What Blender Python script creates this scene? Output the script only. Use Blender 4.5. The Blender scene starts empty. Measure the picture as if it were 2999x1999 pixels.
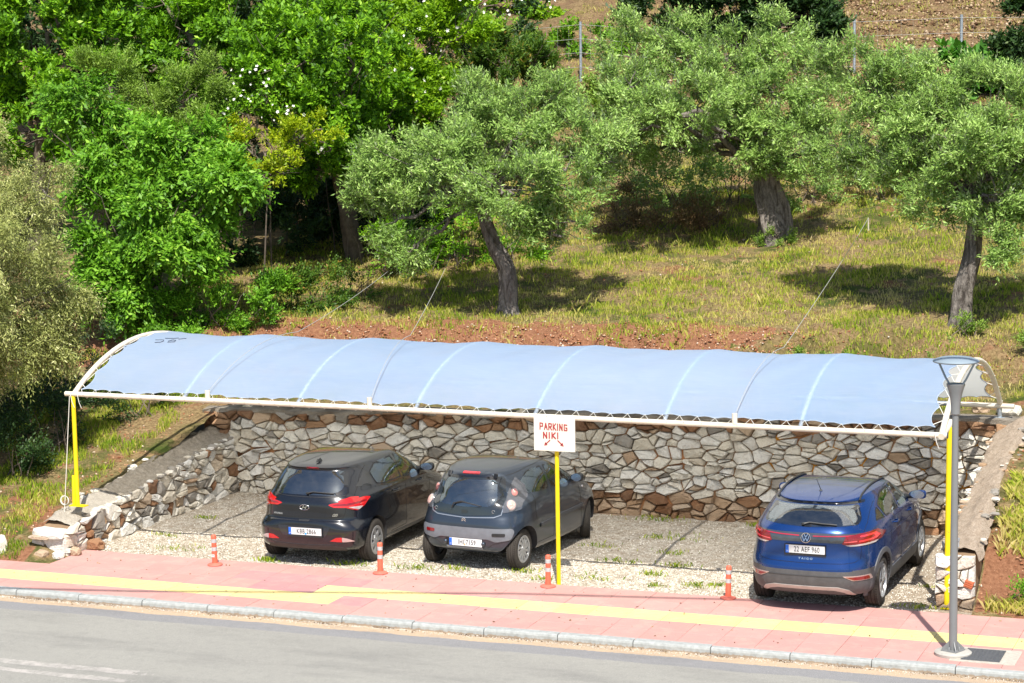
import bpy, bmesh, math, random
import numpy as np
from mathutils import Vector, Matrix, noise as mnoise
from mathutils.bvhtree import BVHTree

C = bpy.context.scene.collection
D = bpy.data
scene = bpy.context.scene
random.seed(7); np.random.seed(7)
R_ = math.radians

# ------------------------------------------------------------------ camera
cam_d = D.cameras.new('camera'); cam = D.objects.new('camera', cam_d); C.objects.link(cam)
cam_d.sensor_width = 36; cam_d.lens = 77.95; cam_d.clip_start = .5; cam_d.clip_end = 900
pitch, roll, yaw = R_(6.961), R_(.7922), R_(20.997)
def street(P): return Vector((P[0]*math.cos(yaw)-P[1]*math.sin(yaw), P[0]*math.sin(yaw)+P[1]*math.cos(yaw), P[2]))
r0, u0 = street((1, 0, 0)), street((0, math.sin(pitch), math.cos(pitch)))
fw = street((0, math.cos(pitch), -math.sin(pitch)))
rr = r0*math.cos(roll)-u0*math.sin(roll); uu = r0*math.sin(roll)+u0*math.cos(roll)
cam.matrix_world = Matrix.Translation((10.25, -28.37, 7.079)) @ Matrix((rr, uu, -fw)).transposed().to_4x4()
scene.camera = cam

# ------------------------------------------------------------------ light
world = D.worlds.new('World'); scene.world = world; world.use_nodes = True
wn = world.node_tree.nodes; wl = world.node_tree.links
bg = wn['Background']
sky = wn.new('ShaderNodeTexSky'); sky.sky_type = 'NISHITA'; sky.sun_disc = False
SUNV = Vector((.27, -.64, 1)).normalized()
sky.sun_elevation = math.asin(SUNV.z); sky.sun_rotation = math.atan2(SUNV.x, SUNV.y)
sky.air_density = 1.0; sky.dust_density = 1.2
wl.new(sky.outputs[0], bg.inputs[0]); bg.inputs[1].default_value = .105
sun_d = D.lights.new('sun', 'SUN'); sun = D.objects.new('sun', sun_d); C.objects.link(sun)
sun_d.energy = 5.0; sun_d.angle = R_(.53); sun_d.color = (1, .955, .87)
sun.rotation_euler = (-SUNV).to_track_quat('-Z', 'Y').to_euler()
scene.view_settings.view_transform = 'Standard'; scene.view_settings.look = 'None'
scene.view_settings.exposure = .5; scene.view_settings.gamma = 1
scene.view_settings.use_curve_mapping = False

# ------------------------------------------------------------------ helpers
def tag(o, label=None, cat=None, group=None, kind=None):
    if label: o['label'] = label
    if cat: o['category'] = cat
    if group: o['group'] = group
    if kind: o['kind'] = kind
    return o

def thing(name, label, cat, loc=(0, 0, 0), rotz=0, group=None):
    o = D.objects.new(name, None); C.objects.link(o)
    o.empty_display_size = .2
    o.location = loc; o.rotation_euler = (0, 0, rotz)
    return tag(o, label, cat, group)

def link(name, me, parent=None, world=False):
    o = D.objects.new(name, me); C.objects.link(o)
    if parent is not None:
        o.parent = parent
        if world:
            p = Vector(parent.location)
            if parent.parent: p = p+Vector(parent.parent.location)
            o.location = -p
    return o

def finish(bm, name, mats, parent=None, world=False, smooth=None, recalc=True):
    if recalc: bmesh.ops.recalc_face_normals(bm, faces=bm.faces)
    me = D.meshes.new(name); bm.to_mesh(me); bm.free()
    for m in (mats if isinstance(mats, (list, tuple)) else [mats]): me.materials.append(m)
    if smooth is not None:
        me.polygons.foreach_set('use_smooth', [True]*len(me.polygons))
        if smooth < 180: me.set_sharp_from_angle(angle=R_(smooth))
    return link(name, me, parent, world)

def fast_mesh(name, verts, faces, mats, parent=None, world=False, attr=None, smooth=False, midx=None):
    """verts (n,3); faces (m,k) numpy"""
    me = D.meshes.new(name)
    n, (m, k) = len(verts), faces.shape
    me.vertices.add(n); me.vertices.foreach_set('co', np.asarray(verts, np.float32).ravel())
    me.loops.add(m*k); me.loops.foreach_set('vertex_index', faces.astype(np.int32).ravel())
    me.polygons.add(m); me.polygons.foreach_set('loop_start', np.arange(0, m*k, k, dtype=np.int32))
    if smooth: me.polygons.foreach_set('use_smooth', np.ones(m, bool))
    if midx is not None: me.polygons.foreach_set('material_index', midx.astype(np.int32))
    if attr is not None:
        a = me.attributes.new('rnd', 'FLOAT', 'POINT'); a.data.foreach_set('value', attr.astype(np.float32))
    for mm in (mats if isinstance(mats, (list, tuple)) else [mats]): me.materials.append(mm)
    me.update(calc_edges=True)
    return link(name, me, parent, world)

def box(bm, c, s, rot=None, bev=0, mi=0):
    r = bmesh.ops.create_cube(bm, size=1)
    vs = r['verts']
    M = Matrix.Translation(c) @ (rot.to_4x4() if rot is not None else Matrix()) @ Matrix.Diagonal((*s, 1))
    bmesh.ops.transform(bm, matrix=M, verts=vs)
    fs = set(f for v in vs for f in v.link_faces)
    if bev:
        es = set(e for v in vs for e in v.link_edges)
        g = bmesh.ops.bevel(bm, geom=list(es), offset=bev, segments=2, affect='EDGES', profile=.6)
        fs = set(g['faces']) | set(f for f in fs if f.is_valid)
    for f in fs: f.material_index = mi
    return bm

def tube(bm, pts, rad, n=8, caps=True, mod=None):
    pts = [Vector(p) for p in pts]; m = len(pts)
    rads = rad if isinstance(rad, (list, tuple, np.ndarray)) else [rad]*m
    rings = []; prev = None
    for i, p in enumerate(pts):
        t = (pts[min(i+1, m-1)]-pts[max(i-1, 0)])
        t = t.normalized() if t.length > 1e-9 else Vector((0, 0, 1))
        if prev is None:
            a = Vector((0, 0, 1)) if abs(t.z) < .9 else Vector((1, 0, 0))
            x = t.cross(a).normalized()
        else:
            x = (prev-t*prev.dot(t)).normalized()
        prev = x; y = t.cross(x)
        ring = []
        for k in range(n):
            th = 2*math.pi*k/n
            r = rads[i]*(mod(i/(m-1), th) if mod else 1)
            ring.append(bm.verts.new(p+x*(r*math.cos(th))+y*(r*math.sin(th))))
        rings.append(ring)
    for a, b in zip(rings, rings[1:]):
        for k in range(n): bm.faces.new((a[k], a[(k+1) % n], b[(k+1) % n], b[k]))
    if caps and n > 2:
        bm.faces.new(rings[0][::-1]); bm.faces.new(rings[-1])
    return bm

def lathe(bm, prof, n=24, c=(0, 0, 0), axis='z', cap=True):
    """prof: list of (r, h)"""
    rings = []
    for r, h in prof:
        ring = []
        for k in range(n):
            a = 2*math.pi*k/n
            p = (r*math.cos(a), r*math.sin(a), h)
            if axis == 'x': p = (h, r*math.cos(a), r*math.sin(a))
            ring.append(bm.verts.new(Vector(p)+Vector(c)))
        rings.append(ring)
    for a, b in zip(rings, rings[1:]):
        for k in range(n): bm.faces.new((a[k], a[(k+1) % n], b[(k+1) % n], b[k]))
    if cap:
        bm.faces.new(rings[0][::-1]); bm.faces.new(rings[-1])
    return bm

def prism(bm, poly, frame, d0, d1, mi=0):
    """poly 2-d; frame(a,b,d)->3-d"""
    A = [bm.verts.new(frame(a, b, d0)) for a, b in poly]; B = [bm.verts.new(frame(a, b, d1)) for a, b in poly]
    n = len(poly); fs = []
    fs.append(bm.faces.new(A[::-1])); fs.append(bm.faces.new(B))
    for i in range(n): fs.append(bm.faces.new((A[i], A[(i+1) % n], B[(i+1) % n], B[i])))
    for f in fs: f.material_index = mi
    return bm

# ------------------------------------------------------------------ materials
class NT:
    def __init__(s, name):
        s.m = D.materials.new(name); s.m.use_nodes = True
        s.t = s.m.node_tree; s.n = s.t.nodes; s.l = s.t.links
        s.b = s.n['Principled BSDF']; s.out = s.n['Material Output']
    def new(s, t, **k):
        n = s.n.new(t)
        for a, v in k.items(): setattr(n, a, v)
        return n
    def val(s, sock, v):
        if isinstance(v, bpy.types.NodeSocket): s.l.new(v, sock)
        else:
            if sock.type == 'RGBA' and len(v) == 3: v = (*v, 1)
            sock.default_value = v
    def coord(s, kind='Object'):
        if kind == 'World': return s.new('ShaderNodeNewGeometry').outputs['Position']
        return s.new('ShaderNodeTexCoord').outputs[kind]
    def noise(s, scale, detail=4, rough=.55, vec=None, dist=0):
        n = s.new('ShaderNodeTexNoise'); n.inputs['Scale'].default_value = scale
        n.inputs['Detail'].default_value = detail; n.inputs['Roughness'].default_value = rough
        n.inputs['Distortion'].default_value = dist
        if vec is not None: s.l.new(vec, n.inputs['Vector'])
        return n.outputs[0]
    def voro(s, scale, vec=None, feature='F1', out=0, rnd=1):
        n = s.new('ShaderNodeTexVoronoi', feature=feature); n.inputs['Scale'].default_value = scale
        n.inputs['Randomness'].default_value = rnd
        if vec is not None: s.l.new(vec, n.inputs['Vector'])
        return n.outputs[out]
    def ramp(s, fac, stops):
        n = s.new('ShaderNodeValToRGB'); e = n.color_ramp.elements
        while len(e) < len(stops): e.new(.5)
        for el, (p, c) in zip(e, stops):
            el.position = p
            el.color = (c, c, c, 1) if isinstance(c, (int, float)) else (*c, 1)
        s.l.new(fac, n.inputs[0]); return n.outputs[0]
    def mix(s, fac, a, b, blend='MIX'):
        n = s.new('ShaderNodeMix', data_type='RGBA', blend_type=blend)
        s.val(n.inputs[0], fac); s.val(n.inputs[6], a); s.val(n.inputs[7], b)
        return n.outputs[2]
    def math(s, op, a, b=0, c=0):
        n = s.new('ShaderNodeMath', operation=op)
        s.val(n.inputs[0], a); s.val(n.inputs[1], b); s.val(n.inputs[2], c); return n.outputs[0]
    def sep(s, v):
        n = s.new('ShaderNodeSeparateXYZ'); s.l.new(v, n.inputs[0]); return n.outputs
    def scale(s, v, k):
        n = s.new('ShaderNodeVectorMath', operation='MULTIPLY'); s.l.new(v, n.inputs[0]); n.inputs[1].default_value = k; return n.outputs[0]
    def bump(s, h, strength=.5, dist=.02):
        n = s.new('ShaderNodeBump'); n.inputs['Strength'].default_value = strength; n.inputs['Distance'].default_value = dist
        s.l.new(h, n.inputs['Height']); s.l.new(n.outputs[0], s.b.inputs['Normal']); return n.outputs[0]
    def set(s, **k):
        for a, v in k.items():
            s.val(s.b.inputs[{'col': 'Base Color', 'rough': 'Roughness', 'metal': 'Metallic', 'coat': 'Coat Weight', 'coatr': 'Coat Roughness', 'spec': 'Specular IOR Level', 'alpha': 'Alpha', 'trans': 'Transmission Weight', 'ior': 'IOR', 'sheen': 'Sheen Weight'}[a]], v)
        return s.m

def M(name, col, rough=.6, metal=0, var=.15, scale=8, bump=0, **k):
    t = NT(name)
    if var:
        f = t.noise(scale, 5, .6, t.coord('Object'))
        c = t.mix(t.ramp(f, [(.3, 0), (.7, 1)]), tuple(x*(1-var) for x in col), tuple(min(1, x*(1+var)) for x in col))
        if bump: t.bump(f, bump, .01)
    else: c = col
    t.set(col=c, rough=rough, metal=metal, **k)
    return t.m
# ================================================================== SETTING
def wob(u, v, s, seed=0):
    """cheap smooth pseudo noise, -1..1 (numpy)"""
    r = np.random.RandomState(seed+11); o = 0
    for i in range(5):
        a, b, c = r.uniform(-1, 1, 2).tolist()+[r.uniform(0, 6.3)]
        k = s*(1+.55*i); L = math.hypot(a, b)+1e-6
        o = o+np.sin(u*k*a/L+v*k*b/L+c+1.3*np.sin(.6*k*(v*a-u*b)/L+c*2))/(1+.35*i)
    return o/3.2

LV = [-2.6, -1.08, -.5, .5, 1.5, 2.3, 3.2, 5.0, 5.25]; LZ = [-.04, -.035, .23, .48, .62, .76, .96, 1.34, 1.4]
RV = [-2.6, -.12, .1, .6, 1.0, 1.7, 3.3, 5.0, 5.25]; RZ = [-.04, -.03, .05, .3, .62, 1.15, 1.5, 1.68, 1.75]
BV = [5.25, 6.4, 7.35, 8.3, 8.8, 11, 15, 20, 26, 30, 36, 50, 90, 200]
BZ = [0, .20, .50, 1.0, 1.12, 1.45, 2.1, 3.05, 4.7, 6.0, 8.0, 12.5, 27, 60]
def height(u, v):
    u = np.asarray(u, float); v = np.asarray(v, float)
    t = np.clip((u+8.1)/13.7, 0, 1)
    zl = np.interp(v, LV, LZ); zr = np.interp(v, RV, RZ)
    side = zl*(1-t)+zr*t+np.interp(v, BV, BZ)
    side = side-np.clip((v-5.25)/3, 0, 1)*.17*t
    side = np.where((v < 0) & (u < 0), (side+.035)*np.clip((-7.5-u)/.45, 0, 1)-.035, side)
    amp = np.clip((v+.3)/2, 0, 1)*.05+np.clip((v-6)/10, 0, 1)*.05
    z = side+amp*wob(u, v, 2.1, 1)+amp*.5*wob(u, v, 6.3, 2)
    # eroded soil face of the small bank behind the wall
    z += np.exp(-((v-7.9)/.55)**2)*.20*wob(u, v, 7, 5)+.02*wob(u, v, 17, 6)*np.clip((v+.3), 0, 1)
    # hollow of bare red soil beside the right wing
    z -= .22*np.exp(-((u-6.15)/.3)**2-((v-.7)/.3)**2)
    return z

# ---- terrain material: straw, green and red soil
t = NT('hillside_ground'); P = t.coord('World'); X, Y, Z = t.sep(P)
n1 = t.noise(.55, 4, .6, P); n2 = t.noise(3.2, 6, .65, P); n3 = t.noise(19, 6, .7, P); n4 = t.noise(70, 3, .7, P)
straw = t.mix(t.ramp(n3, [(.3, 0), (.72, 1)]), (.10, .06, .028), (.52, .38, .19))
green = t.mix(n3, (.04, .065, .012), (.12, .155, .032))
soil = t.mix(t.ramp(n3, [(.3, 0), (.7, 1)]), (.20, .085, .045), (.46, .23, .13))
c = t.mix(t.ramp(n1, [(.4, 0), (.6, 1)]), straw, green)
c = t.mix(t.ramp(n2, [(.46, 0), (.6, 1)]), c, straw)
bank = t.math('MULTIPLY', t.math('MULTIPLY_ADD', t.math('LESS_THAN', t.math('ADD', X, t.math('MULTIPLY', n1, 4)), 2.6), .85, .15), t.math('COMPARE', Y, 7.8, 1.0), t.ramp(t.noise(.9, 5, .6, P), [(.52, 1), (.64, 0)]))
right = t.math('MULTIPLY', t.math('COMPARE', X, 6.1, .38), t.math('COMPARE', t.math('ADD', Y, t.math('MULTIPLY', n1, .8)), 1.0, .6))
left = t.math('MULTIPLY', t.math('LESS_THAN', X, -8.0), t.math('MULTIPLY', t.math('LESS_THAN', Y, 1.1), t.ramp(t.noise(1.5, 4, .6, P), [(.45, 1), (.55, 0)])))
patch = t.ramp(t.noise(.8, 5, .65, t.scale(P, (1, 1.4, 1))), [(.33, 1), (.41, 0)])
upper = t.math('MULTIPLY', t.math('GREATER_THAN', Y, 24), t.ramp(n2, [(.4, 1), (.62, .25)]))
mask = t.math('MAXIMUM', t.math('MAXIMUM', bank, t.math('MAXIMUM', right, left)), t.math('MULTIPLY', patch, .8))
c = t.mix(t.math('MINIMUM', mask, 1), c, soil)
c = t.mix(upper, c, t.mix(t.ramp(n3, [(.35, 0), (.65, 1)]), (.09, .05, .025), (.34, .22, .12)))
t.bump(t.math('ADD', t.math('MULTIPLY', n3, .8), t.math('MULTIPLY', n4, .35)), .9, .09)
GROUND = t.set(col=c, rough=.95, spec=.15)

us = np.unique(np.concatenate([np.arange(-60, -22, 2.), np.arange(-22, -12, .5), np.arange(-12, 9, .16), np.arange(9, 20, .6), np.arange(20, 90, 4), [-7.95, 5.7]]))
vs = np.unique(np.concatenate([np.arange(-2.5, 9.6, .11), np.arange(9.6, 20, .3), np.arange(20, 40, .6), np.arange(40, 200, 6), [5.2]]))
U, V = np.meshgrid(us, vs); Zt = height(U, V)
vt = np.stack([U, V, Zt], -1).reshape(-1, 3)
ni, nj = V.shape
idx = np.arange(ni*nj).reshape(ni, nj)
q = np.stack([idx[:-1, :-1], idx[:-1, 1:], idx[1:, 1:], idx[1:, :-1]], -1).reshape(-1, 4)
cu = (U[:-1, :-1]+U[:-1, 1:]).ravel()/2; cv = (V[:-1, :-1]+V[1:, :-1]).ravel()/2
inlot = (cu > -7.95) & (cu < 5.7) & (cv < 5.2) & (cv > -.5)
edge = np.where(cu < -7.4, -1.1, -.05)
cut = inlot | (cv < edge)
tag(fast_mesh('hillside', vt, q[~cut], GROUND, smooth=True), kind='structure')

bm = bmesh.new(); bmesh.ops.create_grid(bm, x_segments=8, y_segments=8, size=400)
bmesh.ops.transform(bm, matrix=Matrix.Translation((0, -200, -.32)), verts=bm.verts)
tag(finish(bm, 'ground', M('dry_ground', (.24, .2, .12), .95, scale=.4)), kind='structure')

# ---- road
t = NT('asphalt'); P = t.coord('World'); X, Y, Z = t.sep(P)
n1 = t.noise(260, 3, .75, P); n2 = t.noise(.5, 4, .6, t.scale(P, (.5, 1.3, 1))); n3 = t.noise(9, 5, .7, P)
wavy = t.math('ADD', Y, t.math('MULTIPLY', t.math('SUBTRACT', t.noise(1.1, 3, .5, P), .5), .16))
fine = t.math('ADD', wavy, t.math('MULTIPLY', t.math('SUBTRACT', t.noise(28, 4, .6, P), .5), .07))
old_or_shaded = t.mix(t.ramp(n1, [(.33, 0), (.68, 1)]), (.17, .163, .15), (.40, .39, .35))
new = t.mix(t.ramp(n1, [(.33, 0), (.68, 1)]), (.15, .147, .15), (.33, .325, .325))
old_or_shaded = t.mix(t.ramp(n2, [(.4, 0), (.65, .35)]), old_or_shaded, (.34, .33, .295))
c = t.mix(t.math('GREATER_THAN', fine, -3.28), old_or_shaded, new)
c = t.mix(t.math('MULTIPLY', t.ramp(n3, [(.5, 0), (.7, 1)]), .25), c, (.16, .155, .15))
sand = t.mix(t.noise(60, 4, .7, P), (.34, .24, .15), (.62, .47, .33))
sm = t.math('MULTIPLY', t.math('GREATER_THAN', fine, -2.93), t.ramp(n3, [(.25, .75), (.5, 1)]))
c = t.mix(sm, c, sand)
dirt = t.math('MULTIPLY', t.math('GREATER_THAN', fine, -2.71), t.ramp(t.noise(2.2, 5, .7, P), [(.45, 0), (.56, 1)]))
c = t.mix(dirt, c, (.13, .08, .045))
# worn white marking, lower left
wm = t.math('MULTIPLY', t.math('LESS_THAN', t.math('ADD', X, t.math('MULTIPLY', n3, 1.5)), -2.6),
            t.math('MAXIMUM', t.math('COMPARE', fine, -5.60, .085), t.math('COMPARE', fine, -5.93, .07)))
wm = t.math('MULTIPLY', wm, t.ramp(t.noise(6, 6, .8, P), [(.40, .08), (.58, .62)]))
c = t.mix(wm, c, (.55, .5, .47))
stn = t.noise(.9, 6, .7, t.scale(P, (.45, 1.6, 1)))
c = t.mix(t.math('MULTIPLY', t.ramp(stn, [(.5, 0), (.68, 1)]), .35), c, (.13, .128, .125))
spk = t.noise(75, 2, .6, P)
c = t.mix(t.math('MULTIPLY', t.ramp(spk, [(.62, 0), (.68, 1)]), .45), c, (.55, .53, .49))
t.bump(n1, .35, .006); ASPH = t.set(col=c, rough=.9, spec=.25)
bm = bmesh.new()
xs = np.linspace(-60, 60, 60)
rows = [[bm.verts.new((x, y, -.09)) for x in xs] for y in (-12.5, -9, -6, -4, -2.62)]
for a, b in zip(rows, rows[1:]):
    for i in range(len(xs)-1): bm.faces.new((a[i], a[i+1], b[i+1], b[i]))
tag(finish(bm, 'road', ASPH), kind='structure')

# ---- kerb: concrete stones 1 m long
t = NT('kerb_concrete'); P = t.coord('World'); X, Y, Z = t.sep(P)
n = t.noise(14, 6, .7, P); n2 = t.noise(120, 2, .7, P)
c = t.mix(t.ramp(n, [(.3, 0), (.7, 1)]), (.27, .28, .27), (.44, .455, .445))
low = t.math('MULTIPLY', t.math('LESS_THAN', t.math('ADD', Z, t.math('MULTIPLY', n, .09)), -.025), .8)
c = t.mix(low, c, (.33, .24, .16))
t.bump(n2, .3, .004); KERB = t.set(col=c, rough=.85, spec=.2)
kerb = tag(thing('kerb', None, None, (0, -2.58, 0)), kind='structure')
x = -13.06; rk = random.Random(3); k = 0
while x < 14:
    L = .992
    bm = bmesh.new(); dz = rk.uniform(-.004, .004); dy = rk.uniform(-.004, .004)
    pr = [(-.075, -.25), (.075, -.25), (.075, 0), (-.045, 0), (-.066, -.012), (-.075, -.035)]
    prism(bm, pr, lambda a, b, d: Vector((d, -2.58+a+dy, b+dz)), x+.004, x+L)
    finish(bm, 'kerb_stone', KERB, kerb, world=True)
    x += 1.0; k += 1
bm = bmesh.new(); box(bm, (-36.6, -2.58, -.125), (47, .15, .25)); box(bm, (37, -2.58, -.125), (46, .15, .25))
finish(bm, 'kerb_run', KERB, kerb, world=True)

# ---- pavement of 50 cm tiles
def tile_mat(name, a, b, bumpy=False):
    t = NT(name); P = t.coord('World')
    oi = t.new('ShaderNodeObjectInfo').outputs['Random']
    n = t.noise(3.5, 6, .7, P); n2 = t.noise(90, 3, .7, P); n3 = t.noise(22, 4, .7, P)
    c = t.mix(t.math('ADD', t.math('MULTIPLY', oi, .55), t.math('MULTIPLY', n, .45)), a, b)
    c = t.mix(t.math('MULTIPLY', t.ramp(n, [(.5, 0), (.75, 1)]), .35), c, (.58, .46, .36))
    c = t.mix(t.math('MULTIPLY', t.ramp(n3, [(.6, 0), (.75, 1)]), .3), c, tuple(x*.6 for x in a))
    st = t.noise(1.1, 6, .75, P); c = t.mix(t.math('MULTIPLY', t.ramp(st, [(.48, 0), (.66, 1)]), .30), c, (.40, .27, .22))
    sp = t.noise(48, 2, .5, P); c = t.mix(t.math('MULTIPLY', t.ramp(sp, [(.68, 0), (.72, 1)]), .6), c, (.16, .10, .08))
    t.bump(n2, .25, .003)
    return t.set(col=c, rough=.82, spec=.25)
PINK = tile_mat('pink_tile', (.49, .25, .225), (.575, .31, .28))
PINKD = tile_mat('dusky_tile', (.43, .22, .225), (.50, .265, .26))
YEL = tile_mat('yellow_tile', (.70, .57, .23), (.77, .64, .30))
bed = bmesh.new(); box(bed, (0, -1.28, -.10), (90, 2.44, .14))
pav = tag(finish(bed, 'pavement', M('tile_joint', (.33, .2, .17), .95, scale=40)), kind='structure')
def tile_mesh(mat, rib):
    bm = bmesh.new(); s = .4965
    box(bm, (0, 0, -.02), (s, s, .04))
    top = [e for e in bm.edges if all(v.co.z > -.001 for v in e.verts)]
    bmesh.ops.bevel(bm, geom=top, offset=.004, segments=1, affect='EDGES')
    if rib:
        for i in range(6): box(bm, (0, -.2+i*.08, .0015), (.46, .026, .006))
    me = D.meshes.new('tile'); bmesh.ops.recalc_face_normals(bm, faces=bm.faces); bm.to_mesh(me); bm.free(); me.materials.append(mat); return me
TM = {'p': tile_mesh(PINK, 0), 'd': tile_mesh(PINKD, 0), 'y': tile_mesh(YEL, 1)}
rk = random.Random(5); ntile = 0
for r in range(5):
    for i in range(-21, 19):
        cx = -.05+i*.5+.25; cy = -.30-.5*r
        if cx < -7.4 and r < 2: continue
        if not (-9.8 < cx < 8.3): continue
        yel = (r == 2 and cx > -3.3) or (r == 3 and cx < -2.7)
        dusk = (not yel) and ((-4.4 < cx < -2.4 and r in (1, 2)) or (-3.0 < cx < -1.9 and r == 3)) and rk.random() < .85
        if 5.75 < cx < 6.5 and r in (3, 4): pass
        o = link('tile', TM['y' if yel else 'd' if dusk else 'p'], pav)
        o.location = (cx+rk.uniform(-.001, .001), cy, rk.uniform(-.002, .002)); o.rotation_euler = (rk.uniform(-.003, .003), rk.uniform(-.003, .003), rk.uniform(-.003, .003))
        ntile += 1
for sgn, x0, x1 in ((-1, -40, -9.81), (1, 8.22, 40)):
    bm = bmesh.new(); box(bm, ((x0+x1)/2, -1.3, -.02), (x1-x0, 2.49, .04)); finish(bm, 'tile_run', PINK, pav, world=False)
# a crack line of mortar next to the gravel edge
# ---- gravel lot
t = NT('gravel'); P = t.coord('World'); X, Y, Z = t.sep(P)
v = t.new('ShaderNodeTexVoronoi'); v.inputs['Scale'].default_value = 38; t.l.new(P, v.inputs['Vector'])
g = t.new('ShaderNodeSeparateColor'); t.l.new(v.outputs['Color'], g.inputs[0])
n = t.noise(1.3, 5, .65, P); n2 = t.noise(6, 5, .7, P)
stone = t.ramp(g.outputs[0], [(0, (.22, .175, .12)), (.3, (.42, .36, .28)), (.65, (.58, .53, .44)), (1, (.76, .72, .63))])
dirtc = t.mix(n2, (.20, .14, .09), (.38, .30, .215))
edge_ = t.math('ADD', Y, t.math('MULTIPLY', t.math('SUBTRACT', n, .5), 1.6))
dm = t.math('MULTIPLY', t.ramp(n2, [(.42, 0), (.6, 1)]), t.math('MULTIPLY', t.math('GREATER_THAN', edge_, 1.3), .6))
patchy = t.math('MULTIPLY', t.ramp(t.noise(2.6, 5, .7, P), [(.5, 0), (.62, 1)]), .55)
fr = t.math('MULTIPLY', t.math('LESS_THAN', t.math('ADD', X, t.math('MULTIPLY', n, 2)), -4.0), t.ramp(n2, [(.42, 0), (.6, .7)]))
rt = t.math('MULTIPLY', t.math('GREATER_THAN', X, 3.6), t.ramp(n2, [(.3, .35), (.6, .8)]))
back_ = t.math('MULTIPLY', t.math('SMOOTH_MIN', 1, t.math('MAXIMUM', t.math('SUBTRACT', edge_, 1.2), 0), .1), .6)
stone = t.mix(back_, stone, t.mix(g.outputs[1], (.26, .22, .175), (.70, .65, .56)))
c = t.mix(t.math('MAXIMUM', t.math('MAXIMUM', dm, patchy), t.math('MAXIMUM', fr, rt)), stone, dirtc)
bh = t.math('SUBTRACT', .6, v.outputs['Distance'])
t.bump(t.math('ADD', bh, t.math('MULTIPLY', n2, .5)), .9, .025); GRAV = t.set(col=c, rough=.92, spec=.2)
us2 = np.arange(-8.1, 5.81, .12); vs2 = np.arange(-.08, 5.3, .12); U2, V2 = np.meshgrid(us2, vs2)
def lot_z(u, v): return -.012+.022*wob(u, v, 3.1, 9)*np.clip((np.asarray(v)+.05)*2, 0, 1)+.012*wob(u, v, 11, 10)
Z2 = lot_z(U2, V2)
ni, nj = U2.shape; idx = np.arange(ni*nj).reshape(ni, nj)
q = np.stack([idx[:-1, :-1], idx[:-1, 1:], idx[1:, 1:], idx[1:, :-1]], -1).reshape(-1, 4)
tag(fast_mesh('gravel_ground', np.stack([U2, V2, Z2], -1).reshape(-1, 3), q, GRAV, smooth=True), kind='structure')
# loose pebbles
t = NT('pebble'); a = t.new('ShaderNodeAttribute', attribute_name='rnd').outputs['Fac']
PEB = t.set(col=t.ramp(a, [(0, (.24, .18, .12)), (.25, (.44, .375, .29)), (.6, (.64, .58, .49)), (1, (.82, .78, .70))]), rough=.85, spec=.2)
def pebbles(name, n, sampler, zfn, smin, smax, label=None, mats=PEB):
    rs = np.random.RandomState(hash(name) % 1 + 4)
    u, v = sampler(rs, n); z = zfn(u, v)
    base = np.array([[1, 0, 0], [0, 1, 0], [-1, 0, 0], [0, -1, 0], [0, 0, .7], [0, 0, -.5]], float)
    f = np.array([[0, 1, 4], [1, 2, 4], [2, 3, 4], [3, 0, 4], [1, 0, 5], [2, 1, 5], [3, 2, 5], [0, 3, 5]])
    s = rs.uniform(smin, smax, (len(u), 1, 1))*(rs.uniform(.5, 1, (len(u), 1, 3)))
    an = rs.uniform(0, 6.3, len(u)); ca, sa = np.cos(an), np.sin(an)
    b = base[None]*s*(1+.3*rs.randn(len(u), 6, 1).clip(-1, 1))
    x = b[..., 0]*ca[:, None]-b[..., 1]*sa[:, None]; y = b[..., 0]*sa[:, None]+b[..., 1]*ca[:, None]
    vv = np.stack([x+u[:, None], y+v[:, None], b[..., 2]+z[:, None]], -1)
    F = (f[None]+6*np.arange(len(u))[:, None, None]).reshape(-1, 3)
    o = fast_mesh(name, vv.reshape(-1, 3), F, mats, attr=np.repeat(rs.rand(len(u)), 6))
    return tag(o, label, 'gravel', kind='stuff')
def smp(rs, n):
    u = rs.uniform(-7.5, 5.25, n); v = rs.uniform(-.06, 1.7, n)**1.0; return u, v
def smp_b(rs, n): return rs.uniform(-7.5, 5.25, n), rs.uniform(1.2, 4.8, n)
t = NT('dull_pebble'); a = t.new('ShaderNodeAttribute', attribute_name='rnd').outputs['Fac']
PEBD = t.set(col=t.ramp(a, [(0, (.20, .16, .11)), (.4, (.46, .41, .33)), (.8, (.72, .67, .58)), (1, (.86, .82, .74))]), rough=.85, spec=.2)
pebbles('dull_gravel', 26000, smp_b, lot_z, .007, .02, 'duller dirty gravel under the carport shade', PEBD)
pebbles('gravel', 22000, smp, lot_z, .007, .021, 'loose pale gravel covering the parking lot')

def smp_r(rs, n): return rs.uniform(-9, 8.5, n), -2.665-np.abs(rs.randn(n))*.07
pebbles('road_grit', 5000, smp_r, lambda u, v: np.full(len(u), -.089), .004, .013, 'grit and sand gathered on the road along the kerb')
def smp_l(rs, n): return rs.uniform(-9, 8.5, n), np.where(rs.rand(n) < .6, -2.67-np.abs(rs.randn(n))*.05, rs.uniform(-2.4, -.1, n))
t = NT('dry_bits'); a = t.new('ShaderNodeAttribute', attribute_name='rnd').outputs['Fac']
DRYB = t.set(col=t.ramp(a, [(0, (.07, .04, .02)), (.6, (.22, .14, .07)), (1, (.38, .28, .15))]), rough=.9)
pebbles('dry_debris', 420, smp_l, lambda u, v: np.where(v < -2.66, -.088, .004), .008, .022, 'dry leaf bits scattered along the kerb and pavement', DRYB)

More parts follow.
